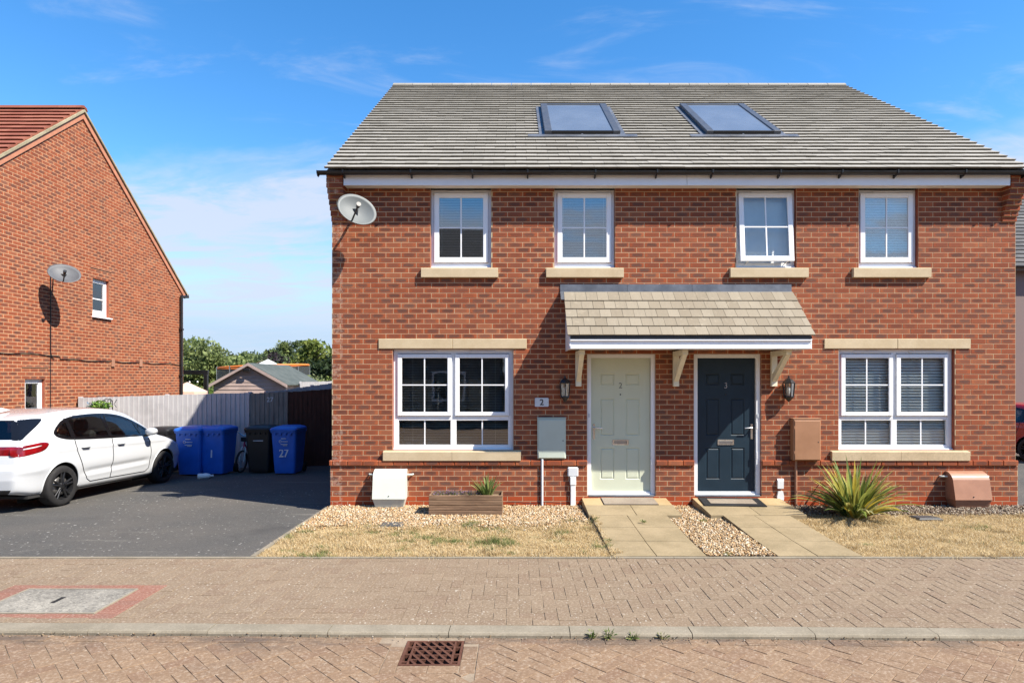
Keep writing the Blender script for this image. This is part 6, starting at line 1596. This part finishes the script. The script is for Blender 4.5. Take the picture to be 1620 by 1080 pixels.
        for (a, z) in ((1.30, .895), (2.18, .885)):
            MB().tube([(s * (sxz(a - .09, z) + .005), a - .09, z), (s * (sxz(a - .07, z) + .03), a - .07, z), (s * (sxz(a + .07, z) + .03), a + .07, z - .003), (s * (sxz(a + .09, z) + .005), a + .09, z - .003)], .012, 8).build('door_handle', paintm, car)
            MB().tube([(s * (sxz(a - .07, z - .02) + .003), a - .07, z - .022), (s * (sxz(a + .07, z - .02) + .003), a + .07, z - .025)], .007, 6).build('handle_recess', seam, car)
        mo = empty('mirror', (s * .93, 2.86, 1.0), 0, car)
        m = MB(); m.lathe([(0, .09), (.06, .08), (.088, .03), (.09, -.03), (.08, -.065), (0, -.065)], 'y', 20); o = m.build('mirror_shell', paintm, mo); o.location = (s * .09, 0, .06); o.scale = (1.15, 1., .8)
        MB().tube([(-s * .06, .0, -.03), (s * .04, 0, .0)], .025, 8).build('mirror_arm', M['black_gloss'], mo)
        # wheels and arches
        for yw_ in (RW, FW):
            am = MB(); seg = 22; v = []
            for k in range(seg + 1):
                w = math.radians(-22 + 224 * k / seg)
                for xx in (.50, .855): v.append((s * xx, yw_ + .368 * math.cos(w), .32 + .368 * math.sin(w)))
            am.add(v, [(2 * k, 2 * k + 1, 2 * k + 3, 2 * k + 2) for k in range(seg)]); am.add([(s * .50, yw_ - .42, .1), (s * .50, yw_ + .42, .1), (s * .50, yw_ + .42, .72), (s * .50, yw_ - .42, .72)], [(0, 1, 2, 3)]); am.build('wheel_well', M['dark'], car)
            lip = [(s * (sxz(yw_ + .374 * math.cos(math.radians(a)), .32 + .374 * math.sin(math.radians(a))) - .004), yw_ + .374 * math.cos(math.radians(a)), .32 + .374 * math.sin(math.radians(a))) for a in range(-14, 196, 6)]
            MB().tube(lip, .012, 6).build('arch_lip', paintm, car)
            wh = empty('wheel', (s * .79, yw_, .318), 0, car)
            m = MB(); m.lathe([(.215, -.10), (.26, -.108), (.30, -.10), (.316, -.07), (.318, 0), (.316, .07), (.30, .10), (.26, .108), (.215, .10)], 'x', 48); m.build('tyre', M['rubber'], wh)
            m = MB(); m.lathe([(.222, .10), (.218, .085), (.20, .02), (.19, -.08), (.222, -.1)], 'x', 48) if s > 0 else m.lathe([(.222, -.10), (.218, -.085), (.20, -.02), (.19, .08), (.222, .1)], 'x', 48); m.build('rim', M['alloy'], wh)
            m = MB()
            for k in range(5):
                a = 2 * math.pi * k / 5 + .3
                for dlt in (-.17, .17):
                    p0 = (s * .075, .05 * math.cos(a + dlt), .05 * math.sin(a + dlt)); p1 = (s * .085, .214 * math.cos(a + dlt * .95), .214 * math.sin(a + dlt * .95)); m.tube([p0, p1], [.021, .016], 6)
            m.lathe([(0, s * .095), (.03, s * .095), (.055, s * .085), (.06, s * .05)], 'x', 20); m.build('spokes', M['alloy'], wh)
            m = MB(); m.lathe([(.15, s * .02), (.15, s * .045), (.04, s * .045), (.04, s * .02)], 'x', 28); m.build('brake_disc', paint('brake disc', (.25, .24, .23), .4, .8), wh)
    MB().box(-.80, .80, .25, 4.05, .20, .24).build('underbody', M['carin'], car)
    MB().box(-.74, .74, .2, 3.3, .42, .46).build('cabin_floor', M['carin'], car)
    MB().cbox(-.74, .74, 2.95, 3.35, .6, .97, .05).build('dashboard', M['carin'], car)
    for (sy, sxs) in ((1.25, (-.38, .38)), (2.05, (-.38, .38))):
        for xx in sxs:
            st = empty('seat', (xx, sy, .5), 0, car); MB().cbox(-.24, .24, 0, .5, .0, .16, .05).build('cushion', M['carin'], st)
            o = MB().cbox(-.23, .23, -.08, .06, .1, .66, .05).build('backrest', M['carin'], st); o.rotation_euler = (math.radians(14), 0, 0)
            MB().cbox(-.13, .13, -.24, -.14, .62, .82, .045).build('headrest', M['carin'], st)
    f = MB(); f.add([(-.02, .55, 1.46), (.02, .55, 1.46), (.02, .80, 1.51), (-.02, .80, 1.51), (-.004, .56, 1.545), (.004, .56, 1.545), (.004, .66, 1.545), (-.004, .66, 1.545)], [(0, 1, 5, 4), (1, 2, 6, 5), (2, 3, 7, 6), (3, 0, 4, 7), (4, 5, 6, 7)]); f.build('antenna', paintm, car)
    return car
ZR = 9.957; xr = X(100, ZR); cyaw = math.radians(-2.6)
ch_ = Matrix.Rotation(cyaw, 3, 'Z') @ Vector((.895, .83, 0))
car1 = build_car((xr - ch_.x, Yw(ZR) - ch_.y, gz(ZR) - .002), cyaw, M['carwhite'], 'white hatchback car with black wheels parked on the drive')
car1.rotation_euler = (-.0268, 0, cyaw); car1.location.z = gz(ZR) + .0268 * .83

# ------------------------------------------------------------------ beyond the fence: shed, trampoline, pergola, parasol, trees
Zs = 25.0
sh = empty('garden_shed', (X(395, Zs), Yw(Zs), -.6)); tag(sh, 'pinkish timber shed with felt roof behind the grey fence', 'shed')
w2 = (X(452, Zs) - X(338, Zs)) / 2; ez, rz_ = H(607, Zs) + .6, H(575, Zs) + .6; dp = 4.2; n = 0; z = 0.
while z < rz_ - .05:
    zt = min(z + .15, rz_ - .02)
    wa = w2 if z <= ez else w2 * (rz_ - z) / (rz_ - ez); wb = w2 if zt <= ez else w2 * (rz_ - zt) / (rz_ - ez)
    if wa > .05:
        m = MB(); m.add([(-wa, -.012, z), (wa, -.012, z), (wb, .006, zt - .004), (-wb, .006, zt - .004), (-wa, .02, z), (wa, .02, z), (wb, .02, zt - .004), (-wb, .02, zt - .004)], [(0, 1, 2, 3), (0, 4, 5, 1), (1, 5, 6, 2), (2, 6, 7, 3), (3, 7, 4, 0), (4, 7, 6, 5)]); m.build('cladding_board', M['shedwood'], sh)
    z = zt
MB().box(-w2, -w2 + .03, .02, dp, 0, ez).build('side_wall', M['shedwood'], sh); MB().box(w2 - .03, w2, .02, dp, 0, ez).build('side_wall', M['shedwood'], sh)
for s in (-1, 1):
    m = MB(); q = [(0, rz_ + .03), (s * (w2 + .14), ez - .05 + .03), (s * (w2 + .14), ez - .09 + .03), (0, rz_ - .02)]; m.add([(a, -.16, b) for a, b in q] + [(a, dp + .1, b) for a, b in q], [(0, 1, 2, 3), (7, 6, 5, 4), (0, 4, 5, 1), (1, 5, 6, 2), (2, 6, 7, 3), (3, 7, 4, 0)]); m.build('roof_slope', M['felt'], sh)
    m = MB(); q = [(0, rz_ + .02), (s * (w2 + .12), ez - .04), (s * (w2 + .12), ez - .15), (0, rz_ - .09)]; m.add([(a, -.20, b) for a, b in q] + [(a, -.165, b) for a, b in q], [(0, 1, 2, 3), (7, 6, 5, 4), (0, 4, 5, 1), (1, 5, 6, 2), (2, 6, 7, 3), (3, 7, 4, 0)]); m.build('barge_board', M['shedwood'], sh)
MB().cbox(-.18, .1, -.22, -.16, rz_ - .32, rz_ - .2, .02).build('finial', M['black'], sh)
Zt = 33.
tr = empty('trampoline', (X(418, Zt), Yw(Zt), -.6)); tag(tr, 'netted trampoline with orange padded rim behind the shed', 'trampoline'); R = (X(480, Zt) - X(345, Zt)) / 2
zt = H(580, Zt) + .6
MB().tube([(R * math.cos(a), R * .9 * math.sin(a), zt + .10 * math.cos(a)) for a in np.linspace(0, 2 * math.pi, 41)], .05, 8, cap=False).build('top_rim', M['orange'], tr)
MB().tube([(R * math.cos(a), R * .9 * math.sin(a), .8) for a in np.linspace(0, 2 * math.pi, 41)], .09, 8, cap=False).build('bed_rim', M['orange'], tr)
m = MB(); nn = 48; v = [(R * math.cos(2 * math.pi * k / nn), R * .9 * math.sin(2 * math.pi * k / nn), z) for z in (.8, zt) for k in range(nn)]; m.add(v, [(k, (k + 1) % nn, nn + (k + 1) % nn, nn + k) for k in range(nn)])
nm = NT('trampoline net'); nm.col((.04, .045, .045)); nm.rough(.9); nm.b.inputs['Alpha'].default_value = .72; m.build('safety_net', nm.m, tr)
m = MB(); m.lathe([(0, .8), (R * .97, .8)], 'z', 32); m.build('jump_mat', M['black'], tr)
for k in range(8):
    a = k * math.pi / 4 + .35; MB().tube([(R * math.cos(a), R * .9 * math.sin(a), 0), (R * 1.02 * math.cos(a), R * .92 * math.sin(a), zt)], .035, 8).build('pole', M['chrome'], tr)
Zp = 21.5
pg = empty('pergola', (X(326, Zp), Yw(Zp), -.55)); tag(pg, 'dark timber pergola with string lights beyond the fence', 'pergola'); hz = H(592, Zp) + .55
for dx in (0, -2.6): MB().cbox(dx - .06, dx + .06, -.06, .06, 0, hz, .01).build('post', M['black'], pg)
MB().cbox(-2.9, .08, -.05, .05, hz, hz + .14, .01).build('beam', M['black'], pg)
for k in range(9):
    xx = -2.4 + k * .27; zz = hz - .22 - .05 * math.sin(k / 11 * math.pi); m = MB(); m.lathe([(0, -.03), (.026, -.015), (.03, .0), (.015, .03), (0, .035)], 'z', 10, loc=(xx, -.1, zz)); m.build('light_bulb', M['canvas'], pg)
MB().tube([(-2.6, -.1, hz - .1)] + [(-2.4 + k * .27, -.1, hz - .18 - .05 * math.sin(k / 11 * math.pi)) for k in range(9)], .006, 5).build('flex', M['black'], pg)
Zq = 20.; ps = empty('parasol', (X(296, Zq), Yw(Zq), -.55)); tag(ps, 'faded pink parasol top showing above the fence', 'parasol'); ph = H(604, Zq) + .55
m = MB(); nn = 8; v = [(0, 0, ph)] + [(.62 * math.cos(2 * math.pi * k / nn), .62 * math.sin(2 * math.pi * k / nn), ph - .30) for k in range(nn)] + [(.62 * math.cos(2 * math.pi * k / nn), .62 * math.sin(2 * math.pi * k / nn), ph - .42) for k in range(nn)]
m.add(v, [(0, 1 + k, 1 + (k + 1) % nn) for k in range(nn)] + [(1 + k, 9 + k, 9 + (k + 1) % nn, 1 + (k + 1) % nn) for k in range(nn)]); m.build('canopy', M['pink_canvas'], ps); MB().tube([(0, 0, 0), (0, 0, ph)], .025, 8).build('pole', M['chrome'], ps)
Zg = 37.; gz_ = empty('gazebo', (X(424, Zg), Yw(Zg), -.6)); tag(gz_, 'white pointed gazebo roof showing beyond the shed', 'gazebo')
gh = H(568, Zg) + .6; m = MB(); v = [(0, 0, gh), (-1.4, -1.4, gh - .95), (1.4, -1.4, gh - .95), (1.4, 1.4, gh - .95), (-1.4, 1.4, gh - .95)]; m.add(v, [(0, 1, 2), (0, 2, 3), (0, 3, 4), (0, 4, 1)]); m.build('roof_canvas', M['canvas'], gz_)
for (a, b) in ((-1.4, -1.4), (1.4, -1.4), (1.4, 1.4), (-1.4, 1.4)): MB().tube([(a, b, 0), (a, b, gh - .95)], .04, 8).build('pole', M['chrome'], gz_)

def tree(px, Z, topy, rad, cols, label, seed, n=4200, leaf=.30, conif=False, trunk=.16):
    r = np.random.default_rng(seed); rnd = random.Random(seed); x = X(px, Z); g = -.62; top = H(topy, Z) - g
    t = empty('broadleaf_tree' if not conif else 'conifer_tree', (x, Yw(Z), g)); tag(t, label, 'tree', 'trees beyond the gardens')
    m = MB(); hT = top * (.55 if not conif else .9); pts = [(0, 0, -.2), (.05, .03, hT * .35), (-.06, .05, hT * .7), (.03, 0, hT)]; m.tube(pts, [trunk, trunk * .8, trunk * .55, trunk * .25], 10)
    for k in range(7):
        a = rnd.uniform(0, 6.28); z0 = hT * rnd.uniform(.4, .95); l = rad * rnd.uniform(.5, .8); m.tube([(0, 0, z0), (l * .5 * math.cos(a), l * .5 * math.sin(a), z0 + l * .35), (l * math.cos(a), l * math.sin(a), z0 + l * .6)], [trunk * .4, trunk * .25, trunk * .08], 6)
    m.build('trunk', M['bark'], t)
    P = []; cols = np.array(cols); C = []
    if conif:
        for k in range(46):
            q = rnd.random() ** .8; z = top * (.08 + .9 * q); rr = rad * (1 - q) ** .8 * rnd.uniform(.6, 1.05); a = rnd.uniform(0, 6.28); cn_ = np.array([rr * math.cos(a) * .8, rr * math.sin(a) * .8, z]); mm = n // 46
            p = r.normal(size=(mm, 3)) * np.array([rad * .16, rad * .16, top * .045]) + cn_; P.append(p); C.append(cols[r.integers(0, len(cols), mm)] * rnd.uniform(.65, 1.2))
    else:
        K_ = 34
        for k in range(K_):
            d = r.normal(size=3); d /= np.linalg.norm(d); d[2] = d[2] * .9; q = rnd.random() ** .4
            cn_ = np.array([d[0] * rad * q * .85, d[1] * rad * q * .85, top * .58 + d[2] * top * .36 * q]); rr = rad * rnd.uniform(.2, .36); mm = n // K_
            p = r.normal(size=(mm, 3)); p /= np.linalg.norm(p, axis=1)[:, None]; p *= (.35 + .65 * r.random(mm) ** .5)[:, None] * rr * np.array([1, 1, .72]); p += cn_
            P.append(p); C.append(cols[r.integers(0, len(cols), mm)] * rnd.uniform(.65, 1.25))
    P = np.concatenate(P); C = np.concatenate(C) * r.uniform(.75, 1.25, len(P))[:, None]; P[:, 2] = np.clip(P[:, 2], .15, top * 1.0)
    s = r.uniform(.6, 1.3, len(P)) * leaf; S = np.stack([s * .55, s, s], 1); leaves('crown', P, S, C, t); return t
GA_ = [(0.156, 0.201, 0.061), (0.195, 0.244, 0.077), (0.117, 0.159, 0.050), (0.234, 0.275, 0.099)]; GB_ = [(.10, .14, .055), (.13, .17, .07), (.08, .115, .045)]
GC_ = [(.03, .022, .028), (.045, .03, .035), (.02, .018, .02)]; GD_ = [(0.169, 0.220, 0.044), (0.221, 0.256, 0.055), (0.130, 0.171, 0.039)]; GE_ = [(.025, .045, .015), (.035, .06, .02), (.018, .03, .012)]
tree(300, 46, 538, 3.0, GA_, 'feathery green tree next to the downpipe of the gable house', 11, 4200)
tree(335, 48, 532, 3.3, GA_, 'tallest of the feathery green trees above the pergola', 12, 5000)
tree(372, 47, 536, 3.0, GA_, 'feathery green tree behind the trampoline net', 13, 4600)
tree(408, 58, 545, 2.6, GB_, 'low dull green tree straight above the shed ridge', 14)
tree(428, 60, 546, 2.4, GB_, 'low dull green tree behind the white gazebo peak', 15)
tree(446, 70, 529, 2.6, GA_, 'tall tree with a rounded crown standing above the others', 16, 4200)
tree(466, 70, 531, 2.2, GB_, 'tall narrow tree beside the rounded crown', 17)
tree(455, 55, 552, 2.6, GC_, 'dark purple leaved tree below the tall rounded crown', 18)
tree(437, 50, 556, 2.2, GB_, 'small green tree in front of the purple one', 19, 2000)
tree(492, 44, 541, 1.9, GD_, 'yellow-green pointed conifer behind the trampoline', 20, 3000, .30, True)
tree(513, 46, 535, 2.6, GD_, 'yellow-green tree partly hidden by the corner of the brick house', 21, 2800, .32)
tree(527, 40, 548, 2.2, GE_, 'very dark green tree against the corner of the brick house', 22, 2800, .3)
tree(560, 44, 530, 3.0, GD_, 'green tree hidden behind the brick house', 23, 1500)
tree(250, 48, 536, 3.2, GA_, 'green tree hidden behind the gable house', 24, 1500)
def shrub(px, Z, topy, rad, cols, label, seed, n=900):
    x = X(px, Z); top = H(topy, Z) + .62; s = empty('garden_shrub', (x, Yw(Z), -.62)); tag(s, label, 'shrub', 'shrubs beyond the fence')
    m = MB(); 
    for k in range(5): m.tube([(0, 0, -.1), (.2 * math.cos(k * 1.3), .2 * math.sin(k * 1.3), top * .6)], [.03, .012], 6)
    m.build('stem', M['bark'], s); p, s_, c = leaf_cloud(n, 1., .16, cols, seed, (rad, rad, top * .46), .3, (0, 0, top * .52)); leaves('crown', p, s_, c, s)
shrub(308, 24.5, 604, 1.0, [(.12, .20, .04), (.17, .27, .06), (.08, .14, .03)], 'bright green shrub under the pergola lights', 31); shrub(342, 27, 607, .9, GA_, 'green shrub between the pergola and the shed', 32)
shrub(497, 31, 590, 1.3, [(.20, .24, .10), (.14, .18, .06), (.26, .28, .14)], 'pale flowering shrub behind the garden fence', 33, 1200); shrub(522, 33, 591, 1.2, GD_, 'green shrub behind the sunlit fence', 34)

# ------------------------------------------------------------------ the house and car glimpsed past the right-hand corner
rx0, rx1, ry0, ry1, rez, rrz = 14.2, 22.5, Yw(18.6), Yw(26.5), 5.15, 8.6
rh = empty('rendered_house', ((rx0 + rx1) / 2, ry0, -.4)); tag(rh, 'pink-grey rendered house with dark tiled roof glimpsed past the right-hand corner', 'house')
RI = Matrix.Translation((-(rx0 + rx1) / 2, -ry0, .4))
def rpart(o): o.parent = rh; o.matrix_parent_inverse = RI; return o
rpart(MB().box(rx0, rx1, ry0, ry1, -.9, rez).build('wall', M['render'])); rpart(MB().cbox(rx0 - .28, rx1 + .28, ry0 - .28, ry0 - .25, rez - .1, rez + .08, .005).build('fascia_board', M['bark']))
m = MB(); e = .35; cy = (ry0 + ry1) / 2; hip = 3.9
m.add([(rx0 - e, ry0 - e, rez), (rx1 + e, ry0 - e, rez), (rx1 + e, ry1 + e, rez), (rx0 - e, ry1 + e, rez), (rx0 + hip, cy, rrz), (rx1 - hip, cy, rrz)], [(0, 1, 5, 4), (1, 2, 5), (2, 3, 4, 5), (3, 0, 4), (0, 3, 2, 1)]); rrf = rpart(m.build('roof', M['tile_dark']))
pit = math.atan2(rrz - rez, cy - ry0 + e); sl_ = math.hypot(rrz - rez, cy - ry0 + e); rows = int(sl_ / .25)
tl = MB()
for r in range(rows):
    d = r * .25; q = d / sl_; xa = rx0 - e + (hip + e) * q; xb = rx1 + e - (hip + e) * q; x = xa
    while x < min(xb, xa + 4.5):
        T = Matrix.Translation((x + .16, ry0 - e + d * math.cos(pit), rez + .01 + d * math.sin(pit))) @ Matrix.Rotation(pit, 4, 'X')
        vs = [(-.158, 0, 0), (.158, 0, 0), (.158, 0, .035), (-.158, 0, .035), (-.158, .3, -.03), (.158, .3, -.03), (.158, .3, 0), (-.158, .3, 0)]
        tl.add([T @ Vector(v) for v in vs], [(0, 1, 2, 3), (3, 2, 6, 7), (0, 3, 7, 4), (1, 5, 6, 2)]); x += .32
tag(tl.build('roof_tiles', M['tile_dark'], rrf), kind='stuff')
bx = build_car((14.55, Yw(16.0), gz(16.) - .02), math.radians(14), M['carred'], 'red car parked beyond the right-hand corner of the brick house')

# ------------------------------------------------------------------ across the street, mirrored in the windows
oh = empty('opposite_house', (-8, -17, 0)); tag(oh, 'brick house across the street, mirrored in the left-hand windows', 'house')
def opart(o): o.parent = oh; o.matrix_parent_inverse = Matrix.Translation((8, 17, 0)); return o
opart(MB().box(-17, -.6, -27, -17, -.2, 5.2).build('wall', M['dark_brick'])); m = MB(); m.prism_x([(-16.7, 5.15), (-22, 9.4), (-27.3, 5.15), (-27.3, 5.05), (-16.7, 5.05)], -17.1, -.5); opart(m.build('roof', M['tile_dark']))
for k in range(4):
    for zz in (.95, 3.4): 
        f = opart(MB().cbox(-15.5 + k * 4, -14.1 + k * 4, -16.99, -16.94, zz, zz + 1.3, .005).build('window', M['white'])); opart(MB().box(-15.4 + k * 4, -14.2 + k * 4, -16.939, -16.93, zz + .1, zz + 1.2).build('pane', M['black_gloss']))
og = empty('opposite_garages', (14, -17, 0)); tag(og, 'low brick garage block across the street, mirrored in the right-hand window', 'garage')
def gpart(o): o.parent = og; o.matrix_parent_inverse = Matrix.Translation((-14, 17, 0)); return o
gpart(MB().box(-.3, 32, -23, -17, -.2, 3.9).build('wall', M['brick_rear'])); gpart(MB().box(-.5, 32.2, -23.2, -16.8, 3.901, 4.15).build('roof', M['tile_dark']))
for k in range(10): gpart(MB().cbox(.5 + k * 3.1, 2.9 + k * 3.1, -16.99, -16.95, .02, 2.2, .005).build('garage_door', M['panel_frame']))
